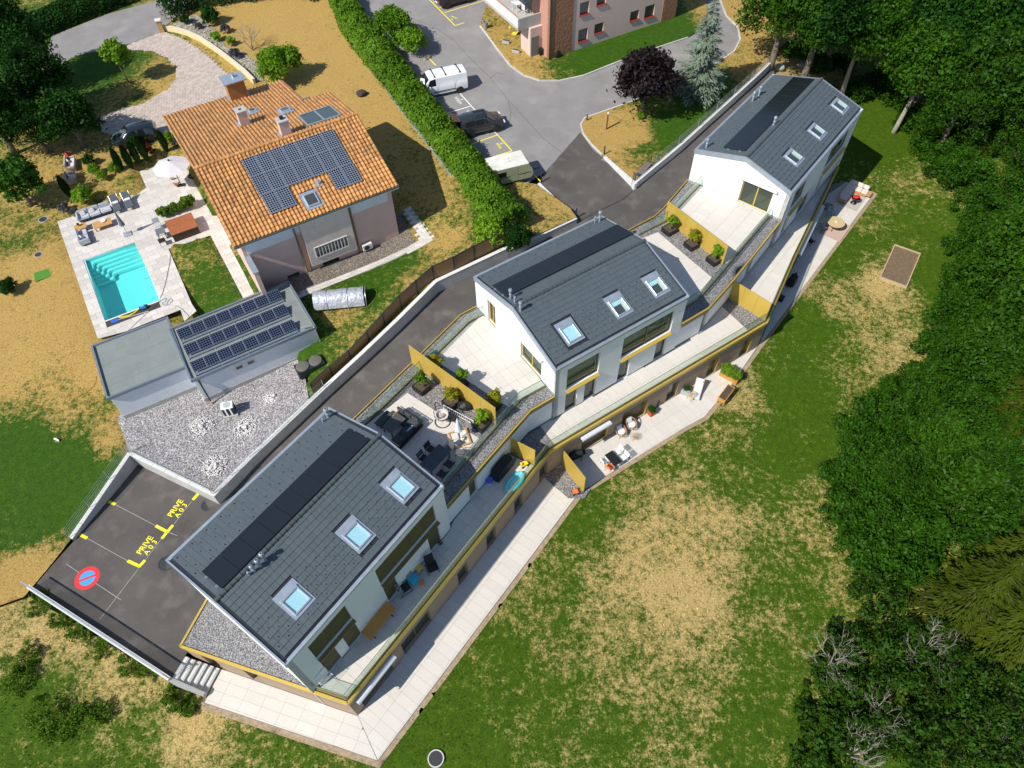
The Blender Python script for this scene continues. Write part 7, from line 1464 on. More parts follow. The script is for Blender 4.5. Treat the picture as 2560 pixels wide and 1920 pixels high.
for k in range(10):m.tube([(.48*math.cos(k*PI/5)*s,.48*math.sin(k*PI/5)*s,z)for s,z in((.1,.42),(.7,.5),(1,.85),(.95,1.2))]if k not in(3,4,5,6)else[(.48*math.cos(k*PI/5)*s,.48*math.sin(k*PI/5)*s,z)for s,z in((.1,.42),(.7,.5),(1,.8))],.012,4,caps=False)
m.tube([(.48*math.cos(k*PI/12),.48*math.sin(k*PI/12),1.0+.2*math.cos(k*PI/12))for k in range(24)],.015,5,closed=True);m.build('basket',ANTF,o);m=MB();m.lathe([(0,.46),(.25,.48),(.4,.6),(.44,.85),(.36,.85),(.3,.66),(0,.6)],20);m.build('seat_cushion',BEI,o,smooth=True);cushion(o,(-.02,0,.75),(.34,.36,.14),mat('taupe_fabric',(.44,.35,.30),.9,.1,10),ry=.4,name='pillow');MB().tube([(0,0,1.2),(0,0,1.88)],.008,4).build('chain',STEEL,o)
a,b=site(*c7(752,85),ZT+.15),site(*c7(1050,245),ZT+.15);o=thing('folding_lattice','white metal lattice frame lying along the planters','lattice',(a.x,a.y,ZT),ang(a,b));L=(b-a).xy.length
for z in(.18,.58):MB().tube([(0,0,z),(L,0,z)],.016,6).build('rail',WPL,o)
for k in range(16):MB().tube([(k*L/15,0,.18),(k*L/15,0,.58)],.012,5).build('bar',WPL,o)
for x in(.05,L-.05):MB().tube([(x,-.15,0),(x,0,.6),(x,.15,0)],.016,5).build('leg',WPL,o)
c=sum((site(*c7(*q),ZT+.1)for q in((812,330),(968,302),(1005,425),(855,458))),Vector())/4;o=thing('closed_parasol','folded pale parasol standing on a wooden slab base','parasol',(c.x,c.y,ZT),R(18));
for q in((-.62,-.62,.62,-.52),(-.62,.52,.62,.62),(-.62,-.52,-.52,.52),(.52,-.52,.62,.52)):MB().box(q[0],q[1],0,q[2],q[3],.14).build('base_frame',TEAK,o)
for sx in(-1,1):
 for sy in(-1,1):MB().box(min(sx*.04,sx*.51),min(sy*.04,sy*.51),0,max(sx*.04,sx*.51),max(sy*.04,sy*.51),.09).build('base_slab',CONCW,o)
MB().tube([(0,0,.05),(0,0,2.3)],.035,8).build('pole',ANTF,o)
def folded(mb,z0,z1,r0,r1,n=16):
 prof=[]
 for j in range(7):
  f=j/6;z=z0+(z1-z0)*f;r=r0+(r1-r0)*f**.7;prof.append([(r*(1+(.28 if k%2 else-.2)*(1-f*.6))*math.cos(2*PI*k/n),r*(1+(.28 if k%2 else-.2)*(1-f*.6))*math.sin(2*PI*k/n),z)for k in range(n)])
 mb.add([p for r in prof for p in r],[(j*n+k,j*n+(k+1)%n,(j+1)*n+(k+1)%n,(j+1)*n+k)for j in range(6)for k in range(n)]);return mb
folded(MB(),1.15,2.4,.26,.03).build('canopy',mat('pale_blue_canvas',(.62,.66,.72),.85,.05,4),o,smooth='all')
p=site(*c7(938,385),ZT+.2);o=thing('lantern','cream round lantern on the parasol base','lantern',(p.x,p.y,ZT+.10));MB().lathe([(.05,0),(.13,.05),(.15,.13),(.12,.22),(.06,.25)],16).build('body',mat('cream_ceramic',(.70,.64,.48),.4,.05,3),o,smooth=True);MB().lathe([(.03,0),(.03,.05),(0,.05)],10,(0,0,.25)).build('cap',BLACK,o)
plant_a=proto('planter',70,LFG,1.3,.48,.1,nclump=34,per=50,size=.075,r0=.02,cr=.3);plant_b=proto('planter',71,leafmat('bamboo_leaf','#31500f','#a3a02c'),1.4,.5,.1,nclump=32,per=46,size=.08,r0=.02,cr=.3)
def planter(label,px_,z,rz,s=.48,hh=.42,k=0,group='square black planters with shrubs'):
 p=site(*px_,z);o=thing('planter',label,'planter',(p.x,p.y,z),rz,group);b=MB()
 for q in((-s,-s,s,-s+.04),(-s,s-.04,s,s),(-s,-s+.04,-s+.04,s-.04),(s-.04,-s+.04,s,s-.04)):b.box(q[0],q[1],0,q[2],q[3],hh)
 b.build('pot',BLACK,o);MB().box(-s+.04,-s+.04,0,s-.04,s-.04,hh-.06).build('soil',EARTH,o);put('shrub',(plant_a if k%2==0 else plant_b)[0],o,(.06,.05,hh-.15),rz=k*1.3)
 return o
ts=ang((12.72,44.95),(16.45,39.6));tsb=ang((-6.9,30.55),(-1.08,25.25))
for k,(q,lab)in enumerate((((128,395),'square planter nearest the drive behind the middle roof'),((350,540),'middle square planter behind the middle roof'),((572,690),'square planter nearest the glass behind the middle roof'))):planter(lab,d1(*q),ZT,ts,.46,.42,k)
for k,(q,lab)in enumerate((((138,365),'square planter at the drive end of the sofa terrace'),((430,515),'planter behind the hanging egg chair'),((725,730),'planter at the glass end of the sofa terrace'))):planter(lab,d6(*q),ZT,tsb,.46,.42,k)
for k,(q,lab)in enumerate((((275,190),'leafy shrub behind the gold screen near the drive'),((530,330),'leafy shrub behind the middle of the gold screen'),((858,540),'leafy shrub behind the glass end of the gold screen'))):planter(lab,d6(*q),ZT,tsb,.36,.40,k+1)
p=site(*d6(565,560),ZT);o=thing('covered_bundle','crumpled black bag bundle between the planters','bag',(p.x,p.y,ZT));m=MB();m.ico((0,0,.3),.45,2,(1.1,.8,.75),.12);m.build('bag',NBLK,o);MB().cbox((.2,.35,.35),(.7,.05,.6),tsb).build('board',mat('grey_board',(.18,.18,.19),.6,.1,3),o)
# --- balcony beside the blocks
c=site(*g4(1770,480),ZB+.5);o=thing('covered_barbecue','large barbecue under a black cover on the balcony','barbecue',(c.x,c.y,ZB),B1[2]);m=MB();m.hexa([(-.95,-.38,.08),(.95,-.38,.08),(.95,.38,.08),(-.95,.38,.08),(-.85,-.28,.95),(.85,-.28,.95),(.85,.30,1.05),(-.85,.30,1.05)]);m.build('cover',NBLK,o,bevel=.1,smooth=True);MB().tube([(-.8,.1,1.08),(.85,.1,1.08)],.07,10).build('hood_bulge',NBLK,o,smooth=True)
for x in(-.8,.8):MB().lathe([(.07,-.03),(.07,.03)],12,(x,0,0)).build('wheel',RUBBER,o,loc=(0,-.3,.07)).rotation_euler=(PI/2,0,0)
p=site(*g4(1545,740),ZB);o=thing('laundry_basket','round white basket with blue rim on the balcony','basket',p+Vector((0,0,.02)));MB().lathe([(.19,0),(.25,.32),(.27,.33),(.27,.36),(.23,.36),(.18,.03)],22).build('tub',mat('lilac_plastic',(.50,.52,.72),.45,.05,4),o,smooth=True);MB().lathe([(.265,.33),(.285,.34),(.285,.37),(.265,.38)],22).build('rim',mat('blue_rim',(.10,.13,.55),.45,.05,4),o)
a,b=site(*g4(1840,880),ZB+.15),site(*g4(2120,570),ZB+.15);o=thing('inflatable_boat','turquoise inflatable lying behind the balcony glass','inflatable',((a.x+b.x)/2,(a.y+b.y)/2,ZB+.01),ang(a,b));L=(b-a).xy.length*1.0+.5;MB().tube([((L/2-.22-.1)*math.cos(k*PI/14)*1.0+0,.33*math.sin(k*PI/14),.15)for k in range(28)],.14,10,closed=True).build('tube',TURQ,o,smooth=True);MB().box(-L/2+.35,-.28,.04,L/2-.35,.28,.1).build('floor',mat('pale_turquoise',(.30,.75,.78),.3,.05,3),o)
p=site(*g4(2150,440),ZB);o=thing('ride_on_toy','yellow plastic ride-on toy beside the gold screen','toy',(p.x,p.y,ZB),.5);YPL=mat('yellow_plastic',(.80,.62,.02),.4,.05,4);MB().box(-.28,-.13,.12,.28,.13,.3).build('body',YPL,o,bevel=.06,smooth=True);MB().box(-.3,-.1,.3,-.18,.1,.5).build('backrest',YPL,o,bevel=.03);MB().tube([(.22,-.14,.45),(.22,.14,.45)],.015,6).build('handlebar',RUBBER,o)
for x in(-.2,.2):
 for s in(-.15,.15):MB().lathe([(.09,-.03),(.09,.03)],14).build('wheel',RUBBER,o,loc=(x,s,.09)).rotation_euler=(PI/2,0,0)
p=site(*g4(1990,350),ZB);o=thing('scooter','small blue scooter leaning by the black cover','scooter',(p.x,p.y,ZB),1.2);BLP=mat('blue_paint',(.02,.25,.45),.4,.05,4);MB().box(-.35,-.06,.08,.2,.06,.11).build('deck',BLP,o);MB().tube([(.22,0,.1),(.12,0,.75)],.018,6).build('stem',BLP,o);MB().tube([(.12,-.18,.75),(.12,.18,.75)],.018,6).build('handlebar',BLACK,o)
for x in(-.38,.25):MB().lathe([(.07,-.02),(.07,.02)],14).build('wheel',RUBBER,o,loc=(x,0,.07)).rotation_euler=(PI/2,0,0)
# --- balcony of the nearest block
P_=[site(*qb(*q),ZB+.76)for q in((640,1482),(770,1585),(1110,1152),(978,1062))];c=sum(P_,Vector())/4;o=thing('pine_table','long orange pine table standing against the white wall','table',(c.x,c.y,ZB),ang(P_[0],P_[3]));L=(P_[3]-P_[0]).length;Wd=(P_[1]-P_[0]).length
for k in range(4):MB().box(-L/2,-Wd/2+k*Wd/4+.002,.735,L/2,-Wd/2+(k+1)*Wd/4-.002,.765).build('plank',PINE,o)
for x in(-L/2+.35,L/2-.35):MB().box(x-.03,-Wd/2+.05,0,x+.03,Wd/2-.05,.03).build('foot',mat('green_iron',(.02,.10,.07),.5,.1,4),o);MB().tube([(x,-Wd/2+.08,.02),(x,Wd/2-.1,.72)],.016,5).build('leg',mat('green_iron',(.02,.10,.07),.5,.1,4),o);MB().tube([(x,Wd/2-.08,.02),(x,-Wd/2+.1,.72)],.016,5).build('leg',mat('green_iron',(.02,.10,.07),.5,.1,4),o)
def armchair(label,px_,rz,m,back_m=None,s=1.0):
 p=site(*px_,ZB+.4);o=thing('armchair',label,'chair',(p.x,p.y,ZB),rz);cushion(o,(.05,0,.38),(.62*s,.58*s,.14),m,ry=-.12);cushion(o,(-.36*s,0,.72),(.14,.58*s,.78*s),back_m or m,ry=-.35,name='back_cushion')
 for q in(-.33*s,.33*s):MB().tube([(.34,q,0),(.30,q,.5),(-.2,q,.54),(-.46,q,.05)],.022,6).build('armrest',BLACK,o);MB().tube([(.34,q,.02),(-.46,q,.02)],.018,6).build('runner',BLACK,o)
 return o
armchair('black recliner armchair on the near balcony',qb(1575,610),R(-66),mat('black_leather',(.014,.018,.02),.5,.1,6))
chk=bpy.data.materials.new('checked_fabric');chk.use_nodes=True;tt=chk.node_tree;ck=_n(tt,'ShaderNodeTexChecker');ck.inputs['Scale'].default_value=9;ck.inputs[1].default_value=(.012,.03,.025,1);ck.inputs[2].default_value=(.45,.47,.45,1);tco=_n(tt,'ShaderNodeTexCoord');tt.links.new(tco.outputs['Object'],ck.inputs[0]);tt.links.new(ck.outputs[0],tt.nodes['Principled BSDF'].inputs[0]);tt.nodes['Principled BSDF'].inputs['Roughness'].default_value=.9
armchair('dark armchair with a checked blanket by the blind',qb(1215,890),R(35),mat('dark_green_fabric',(.012,.025,.022),.9,.1,6),chk,.9)
p=site(*qb(1410,630),ZB+.45);o=thing('stool','yellow slatted stool between the two armchairs','stool',(p.x,p.y,ZB),B1[2]);YW=mat('yellow_slat',(.66,.46,.06),.5,.1,4)
for k in range(5):MB().box(-.2,-.2+k*.082,.43,.2,-.13+k*.082,.455).build('slat',YW,o)
for s in(-.17,.17):MB().tube([(-.2,s,0),(.18,s,.43)],.012,5).build('leg',BLACK,o);MB().tube([(.2,s,0),(-.18,s,.43)],.012,5).build('leg',BLACK,o)
p=site(*qb(1325,770),ZB+.4);o=thing('small_chair','low wooden chair draped with a turquoise cloth','chair',(p.x,p.y,ZB),R(-40));MB().cbox((0,0,.40),(.5,.46,.04)).build('seat',ORG,o);MB().cbox((-.3,0,.62),(.04,.44,.34),0,0,-.2).build('backrest',mat('faded_wood',(.42,.24,.18),.7,.1,4),o);legs(o,(-.2,.2),(-.18,.18),.4,ORG,.03);m=MB();m.add([(-.28,-.28,.45),(.30,-.26,.44),(.34,.30,.43),(-.24,.27,.46),(-.3,-.32,.3),(.36,-.3,.22),(.42,.34,.2),(-.26,.3,.3),(.02,0,.47)],[(0,1,8),(1,2,8),(2,3,8),(3,0,8),(0,4,5,1),(1,5,6,2),(2,6,7,3)]);m.build('cloth',mat('turquoise_cloth',(.03,.36,.52),.8,.1,6),o)
p=site(*qb(1440,815),ZB+.4);o=thing('folding_stool','small orange perforated folding stool','stool',(p.x,p.y,ZB),R(10));
for k in range(5):MB().box(-.17,-.17+k*.072,.4,.17,-.115+k*.072,.415).build('slat',ORG,o)
for s in(-.14,.14):MB().tube([(-.2,s,0),(.15,s,.4)],.012,5).build('leg',ORG,o);MB().tube([(.22,s,0),(-.15,s,.4)],.012,5).build('leg',ORG,o)
p=site(*qb(1688,300),ZB+.05);o=thing('shoes','pair of dark shoes by the balcony blind','shoes',(p.x,p.y,ZB+.01),.8)
for s in(-.08,.08):MB().box(-.15,s-.05,0,.15,s+.05,.09).build('shoe',mat('brown_leather',(.06,.04,.03),.6,.1,6),o,bevel=.03,smooth=True)
rk=thing('drying_rack','white fold-down drying rack on the end wall of the balcony','rack',(*bl(B1,.6,-9.13),3.75),B1[2])
for k in range(6):MB().tube([(.0,-.05-k*.07,.0),(.75,-.05-k*.07,.0)],.008,5).build('bar',WPL,rk)
for x in(0,.75):MB().tube([(x,.05,.0),(x,-.45,0)],.014,5).build('arm',WPL,rk)
MB().box(0,.0,.12,.75,.04,.55).build('wall_panel',WHITE,rk)
# --- lower terraces of the middle block
c=site(*c4(555,315),.6);o=thing('kettle_grill','black barbecue cart beside the lowest gold screen','barbecue',(c.x,c.y,0),R(20));MB().box(-.45,-.28,.55,.45,.28,.82).build('firebox',NBLK,o,bevel=.05);m=MB();m.tube([(-.44,0,.82),(.44,0,.82)],.26,14);m.build('lid',NBLK,o,smooth=True);legs(o,(-.38,.38),(-.22,.22),.55,BLACK,.04);MB().box(.45,-.2,.74,.75,.2,.77).build('side_shelf',NBLK,o)
table('garden_table','black rectangular table with white chairs on the lowest terrace',[c4(838,308),c4(915,260),c4(1015,372),c4(937,418)],0,.72,mat('black_table',(.010,.013,.012),.5,.1,2),WPL)
gt_=ang(site(*c4(838,308),.7),site(*c4(937,418),.7))
chair('garden_chair','white slatted chair behind the black table',c4(968,278),0,gt_-PI/2-.0,WPL,WPL,slat=True,group='white slatted chairs',w=.46);chair('garden_chair','white slatted chair at the sunny corner of black table',c4(1022,335),0,gt_-PI/2,WPL,WPL,slat=True,group='white slatted chairs',w=.46);chair('garden_chair','white slatted chair nearest the gold screen',c4(842,365),0,gt_+PI/2,WPL,WPL,slat=True,group='white slatted chairs',w=.46);chair('garden_chair','orange slatted chair at the black table',c4(895,425),0,gt_+PI/2+.2,ORG,ORG,slat=True,w=.46)
def papasan(label,px_,rz):
 p=site(*px_,.45);o=thing('rattan_chair',label,'chair',(p.x,p.y,0),rz,'round rattan chairs');m=MB();m.tube([(.42*math.cos(k*PI/14),.40*math.sin(k*PI/14),.62-.28*math.cos(k*PI/14))for k in range(28)],.035,8,closed=True);m.build('hoop',RAT,o,smooth=True);m=MB();m.lathe([(0,.30),(.22,.32),(.36,.5),(.34,.56),(.2,.42),(0,.40)],20);q=m.build('shell',RAT,o,smooth=True);MB().lathe([(0,.42),(.24,.43),(.32,.5),(.24,.54),(0,.50)],18).build('seat_cushion',WHF,o,smooth=True);cushion(o,(-.26,0,.72),(.12,.42,.40),mat('patterned_cushion',(.45,.55,.66),.9,.5,14,col2=(.75,.76,.74)),ry=-.45,name='back_cushion')
 for k in range(4):MB().tube([(.36*math.cos(k*PI/2+.8),.36*math.sin(k*PI/2+.8),0),(.2*math.cos(k*PI/2+.8),.2*math.sin(k*PI/2+.8),.33)],.014,5).build('leg',BLACK,o)
papasan('round rattan chair nearer the awning',c4(1000,75),R(-60));papasan('round rattan chair nearer the red crate',c5(72,640),R(-60))
p=site(*c5(105,755),.4);o=thing('rattan_table','small round wicker table before the rattan chairs','table',(p.x,p.y,0));m=MB()
for r in(.08,.16,.24,.31):m.tube([(r*math.cos(k*PI/10),r*math.sin(k*PI/10),.4)for k in range(20)],.011,5,closed=True)
for k in range(8):m.tube([(.05*math.cos(k*PI/4),.05*math.sin(k*PI/4),.4),(.31*math.cos(k*PI/4),.31*math.sin(k*PI/4),.4)],.010,4)
m.build('table_top',RAT,o)
for k in range(3):MB().tube([(.28*math.cos(k*2.09),.28*math.sin(k*2.09),0),(-.2*math.cos(k*2.09),-.2*math.sin(k*2.09),.4)],.013,5).build('leg',RAT,o)
p=site(*c5(268,535),.0);o=thing('crate_planter','red crate with a leafy plant against the brown wall','planter',(p.x,p.y,0),R(33));REDW=mat('red_crate',(.42,.07,.02),.6,.1,4)
for k in range(4):MB().box(-.24,-.24,.02+k*.1,.24,.24,.10+k*.1).build('slat',REDW,o)
MB().box(-.2,-.2,.4,.2,.2,.42).build('soil',EARTH,o);put('plant',bushes[1][0],o,(0,0,.38),scale=.16)
p=site(*c5(325,455),.0);o=thing('garden_figure','small dark figure standing by the brown wall','figure',(p.x,p.y,0));MB().lathe([(.11,0),(.12,.3),(.16,.55),(.10,.72),(.06,.76),(.09,.86),(.07,.95),(0,.98)],14).build('body',BLACK,o,smooth=True)
a,b=site(*c5(725,310),.3),site(*c5(760,185),.7);o=thing('deck_chair','pale blue deck chair against the brown wall','chair',(a.x,a.y,0),ang(b,a));m=MB();m.add([(.75,-.28,.28),(.75,.28,.28),(.1,.28,.36),(.1,-.28,.36),(-.75,.28,1.0),(-.75,-.28,1.0)],[(0,1,2,3),(3,2,4,5)]);m.build('sling',mat('pale_blue_sling',(.50,.62,.68),.8,.05,4),o)
for s in(-.31,.31):MB().tube([(.8,s,.27),(.1,s,.35),(-.8,s,1.03)],.022,6).build('side_rail',TEAK,o);MB().tube([(.6,s,0),(-.3,s,.6)],.018,5).build('leg',TEAK,o);MB().tube([(-.6,s,0),(.1,s,.36)],.018,5).build('leg',TEAK,o)
MB().cbox((-.55,0,.93),(.28,.4,.08),0,0,-.75).build('head_cushion',WHF,o)
p=site(*c5(612,315),.2);o=thing('toy_crate','grey crate with a green plant beside the deck chair','crate',(p.x,p.y,0),R(-30));MB().box(-.33,-.25,0,.33,.25,.4).build('box',mat('grey_crate',(.34,.36,.36),.6,.05,3),o,bevel=.02);put('plant',bushes[2][0],o,(0,0,.38),scale=.15)
p=site(*c5(680,352),.3);o=thing('side_table','low side table heaped with colourful clothes','table',(p.x,p.y,0),R(35));MB().box(-.4,-.25,.36,.4,.25,.39).build('table_top',mat('yellow_wood',(.60,.46,.20),.6,.1,3),o);legs(o,(-.36,.36),(-.2,.2),.36,STEEL,.03);m=MB()
HEAP=mat('coloured_clothes',(.10,.12,.30),.9,.6,14,col2=(.65,.55,.55))
for k in range(9):m.ico((random.uniform(-.3,.3),random.uniform(-.18,.18),.42),random.uniform(.08,.14),1,(1.2,1,.45),.2)
m.build('clothes',HEAP,o)
a=site(*c5(1045,160),.25);o=thing('wood_planter','wooden planter box overflowing with green shoots','planter',(a.x,a.y,0),R(-38))
for k in range(3):MB().box(-.75,-.26,.04+k*.15,.75,.26,.18+k*.15).build('board',PINE,o)
put('plant',bfr[0],o,(-.3,0,.35),scale=.34);put('plant',bfr[0],o,(.35,0,.35),scale=.3,rz=1)
a=site(*c5(1015,330),.55);o=thing('raised_planter','raised wooden planter full of soil at the terrace edge','planter',(a.x,a.y,-.05),ang(site(*c5(960,400),.5),site(*c5(1050,280),.5)))
for q in((-.8,-.3,.8,-.25),(-.8,.25,.8,.3),(-.8,-.25,-.75,.25),(.75,-.25,.8,.25)):MB().box(q[0],q[1],.35,q[2],q[3],.72).build('board',PINE,o)
MB().box(-.75,-.25,.4,.75,.25,.66).build('soil',EARTH,o);legs(o,(-.76,.76),(-.26,.26),.35,PINE,.06)
p=site(*c4(550,670),.2);o=thing('hand_mower','orange garden mower at the lowest screen foot','mower',(p.x,p.y,0),R(15));MB().box(-.2,-.16,.08,.2,.16,.28).build('housing',ORG,o,bevel=.03);MB().tube([(-.15,-.12,.2),(-.6,-.1,.5),(-.62,.1,.5),(-.15,.12,.2)],.014,5).build('handle',STEEL,o)
for s in(-.18,.18):
 for x in(-.15,.18):MB().lathe([(.1,-.025),(.1,.025)],16).build('wheel',RUBBER,o,loc=(x,s,.1)).rotation_euler=(PI/2,0,0)
m=MB();m.tube([(.35+.22*math.cos(k*.5),.22*math.sin(k*.5),.04+.01*k)for k in range(26)],.012,4);m.build('cable_coil',BLACK,o)
def low_awning(label,a,b,x0,x1,z=2.28):
 L,t_=face(a,b);o=thing('awning',label,'awning',(a[0],a[1],z),t_,'retracted grey awnings');MB().box(x0,-.34,0,x1,-.075,.16).build('cassette',AWN,o,bevel=.03);MB().box(x0,-.38,-.1,x1,-.34,.10).build('front_bar',AWN,o,bevel=.01)
low_awning('retracted awning over the corner window of the garden storey',Sb,Sc,.35,3.5);low_awning('retracted awning over the bronze shutter by the gold screen',Sc,Sd,2.6,5.2);low_awning('retracted awning below the farthest balcony',Se,Sf,1.0,8.2)
# --- terrace of the farthest block
t3=ang(site(*d3(515,440),.4),site(*d3(645,270),.4));c=site(*d3(655,300),.4);sf=thing('corner_sofa','cream corner sofa on the farthest garden terrace','sofa',(c.x,c.y,0),t3)
L1,L2=2.8,1.95;MB().box(-L1,-.8,.12,0,0,.26).build('frame',PINE,sf);MB().box(-.85,-L2,.12,0,-.8,.26).build('frame',PINE,sf)
for k in range(3):cushion(sf,(-L1+.5+k*.92,-.44,.35),(.9,.68,.17),BEI)
for k in range(2):cushion(sf,(-.46,-1.1-k*.57,.35),(.68,.55,.17),BEI)
for k in range(3):cushion(sf,(-L1+.5+k*.92,-.1,.62),(.88,.16,.42),BEI,name='back_cushion')
for k in range(3):cushion(sf,(-.08,-.42-k*.58,.62),(.16,.55,.42),BEI,name='back_cushion')
MB().box(-.85,-L2-.35,.26,0,-L2,.31).build('side_shelf',TEAK,sf);MB().box(-L1-.3,-.8,.28,-L1,-.0,.33).build('side_shelf',TEAK,sf)
c=site(*d3(700,480),.3);o=thing('outdoor_rug','pale woven rug under the fire bowl','rug',(site(*d3(685,480),.02).x,site(*d3(685,480),.02).y,.006),t3);MB().box(-1.35,-.85,0,1.35,.85,.012).build('weave',mat('grey_rug',(.42,.39,.35),.95,.12,10),o)
o=thing('fire_bowl','black kettle fire bowl with a red cloth','fire bowl',(c.x,c.y,.02));MB().lathe([(.30,0),(.28,.05),(.12,.18),(.12,.3),(.3,.42),(.4,.62),(.38,.66),(.30,.46),(0,.4)],22).build('bowl',BLACK,o,smooth=True);m=MB();m.ico((.05,.05,.68),.34,2,(1,.8,.3),.12);m.build('cloth',mat('red_cloth',(.60,.015,.03),.8,.1,5),o)
p=site(*d3(445,540),.2);o=thing('beanbag','grey green beanbag beside the wall','beanbag',(p.x,p.y,0));m=MB();m.ico((0,0,.22),.45,2,(1.1,.9,.5),.06);m.build('bag',mat('sage_fabric',(.22,.26,.23),.9,.1,5),o,smooth='all');m=MB();m.ico((.12,.05,.36),.2,1,(1,.8,.4),.08);m.build('dark_throw',NBLK,o)
c=site(*d3(517,695),.75);o=thing('outdoor_rug','rose coloured rug under the round table','rug',(c.x+.1,c.y-.15,.006),t3);MB().box(-1.35,-1.0,0,1.35,1.0,.012).build('weave',mat('rose_rug',(.46,.34,.29),.95,.1,10),o)
o=thing('round_table','round slatted wooden table on the rose rug','table',(c.x,c.y,.02),t3);R_=.78
for k in range(8):
 y0,y1=-R_+k*R_/4+.006,-R_+(k+1)*R_/4-.006;poly=[]
 for j in range(7):y=y0+(y1-y0)*j/6;poly.append((math.sqrt(max(0,R_**2-y*y)),y))
 poly+=[(-x,y)for x,y in poly[::-1]];MB().prism(poly,.71,.745).build('plank',mat('pale_oak',(.56,.44,.22),.55,.15,3,stretch=(1,8,8)),o)
for k in range(4):MB().tube([(.55*math.cos(k*PI/2),.55*math.sin(k*PI/2),0),(.2*math.cos(k*PI/2),.2*math.sin(k*PI/2),.71)],.025,6).build('leg',BLACK,o)
MB().lathe([(.09,.745),(.09,.80),(.06,.8)],12).build('bowl',WPL,o)
BLC=mat('blue_grey_cushion',(.30,.42,.46),.9,.08,6)
chair('terrace_chair','blue cushioned chair behind the round table',d3(465,610),0,t3-PI/2-.2,BLC,BLACK,group='chairs of the farthest terrace');chair('terrace_chair','blue cushioned chair left of the round table',d3(385,745),0,t3-.5,BLC,BLACK,group='chairs of the farthest terrace');chair('terrace_chair','black chair close to the wall on the farthest terrace',d3(268,885),0,t3-.4,BLACK,BLACK,slat=True,group='chairs of the farthest terrace')
c=site(*d2(560,400),.45);o=thing('covered_grill','black covered grill under the long balcony','barbecue',(c.x,c.y,0),B3[2]);m=MB();m.hexa([(-.6,-.34,.05),(.6,-.34,.05),(.6,.34,.05),(-.6,.34,.05),(-.5,-.27,.9),(.5,-.27,.9),(.5,.27,.95),(-.5,.27,.95)]);m.build('cover',NBLK,o,bevel=.12,smooth=True);MB().tube([(-.45,0,.95),(.45,0,.95)],.08,8).build('hood_bulge',NBLK,o,smooth=True)
p=site(*d2(445,580),.2);o=thing('storage_box','small dark box beside the brown wall end','box',(p.x,p.y,0),B3[2]);MB().box(-.22,-.22,0,.22,.22,.4).build('box',BLACK,o,bevel=.02);MB().box(-.24,-.24,.4,.24,.24,.44).build('lid',DARK,o)
P_=[on(hL,*q)for q in((2241,619),(2303,639),(2257,717),(2195,694))];c=sum(P_,Vector())/4;o=thing('garden_bed','timber framed soil bed in the upper meadow','garden bed',c,ang(P_[3],P_[2]));L=(P_[2]-P_[3]).xy.length;Wd=(P_[1]-P_[2]).xy.length
MB().box(-L/2,-Wd/2,-.2,L/2,Wd/2,.12).build('soil',mat('bed_soil',(.16,.11,.065),.95,.3,6,bump=.8,bscale=12),o)
for q in((-L/2-.1,-Wd/2-.1,L/2+.1,-Wd/2),(-L/2-.1,Wd/2,L/2+.1,Wd/2+.1),(-L/2-.1,-Wd/2,-L/2,Wd/2),(L/2,-Wd/2,L/2+.1,Wd/2)):MB().box(q[0],q[1],-.2,q[2],q[3],.22).build('timber',mat('weathered_timber',(.44,.33,.20),.8,.2,4,stretch=(1,8,8)),o)
# ---------------------------------------------------------------- villa patio and garden things
ZP=3.9
def lounge_sofa(label,c_px,rz,L,n,pillow):
 p=site(*c_px,ZP+.35);o=thing('garden_sofa',label,'sofa',(p.x,p.y,ZP),rz);MB().box(-L/2,-.42,.12,L/2,.42,.22).build('frame',ANTF,o);legs(o,(-L/2+.06,L/2-.06),(-.36,.36),.12,ANTF)
 for k in range(n):cushion(o,(-L/2+(k+.5)*L/n,-.08,.34),(L/n-.02,.7,.2),LGF);cushion(o,(-L/2+(k+.5)*L/n,.33,.6),(L/n-.03,.18,.4),LGF,rx=-.12,name='back_cushion')
 cushion(o,(-L/2-.02,0,.42),(.16,.84,.5),LGF,name='arm_cushion')
 for k in range(pillow):cushion(o,(-L/2+.45+k*.75,.1,.58),(.42,.14,.36),WHF,rx=-.5,rz=.2,name='pillow')
 return o
lounge_sofa('long grey three-seat sofa at the patio edge',y1_(295,335),ang(site(*y1_(190,395),ZP),site(*y1_(420,320),ZP)),2.75,3,2)
lounge_sofa('short grey sofa with white towels at the pool corner',y1_(205,515),ang(site(*y1_(190,595),ZP),site(*y1_(150,470),ZP)),1.7,2,1)
table('coffee_table','low teak coffee table before the grey sofa',[y1_(272,415),y1_(408,370),y1_(425,415),y1_(292,462)],ZP,.38,TEAK,ANTF);table('coffee_table','small teak corner table between the sofas',[y1_(128,438),y1_(222,408),y1_(232,450),y1_(145,470)],ZP,.38,TEAK,ANTF)
p=site(*y1_(354,402),ZP+.4);o=thing('fruit_bowl','white bowl on the teak coffee table','bowl',(p.x,p.y,ZP+.38));MB().lathe([(.06,0),(.2,.04),(.24,.1),(.2,.08),(0,.03)],18).build('bowl',WPL,o,smooth=True)
p=site(*y1_(172,435),ZP+.4);o=thing('potted_plant','small plant pot on the corner teak table','plant',(p.x,p.y,ZP+.38));MB().lathe([(.07,0),(.1,.14),(.08,.14)],12).build('pot',RAT,o);put('leaves',bushes[0][0],o,(0,0,.1),scale=.06)
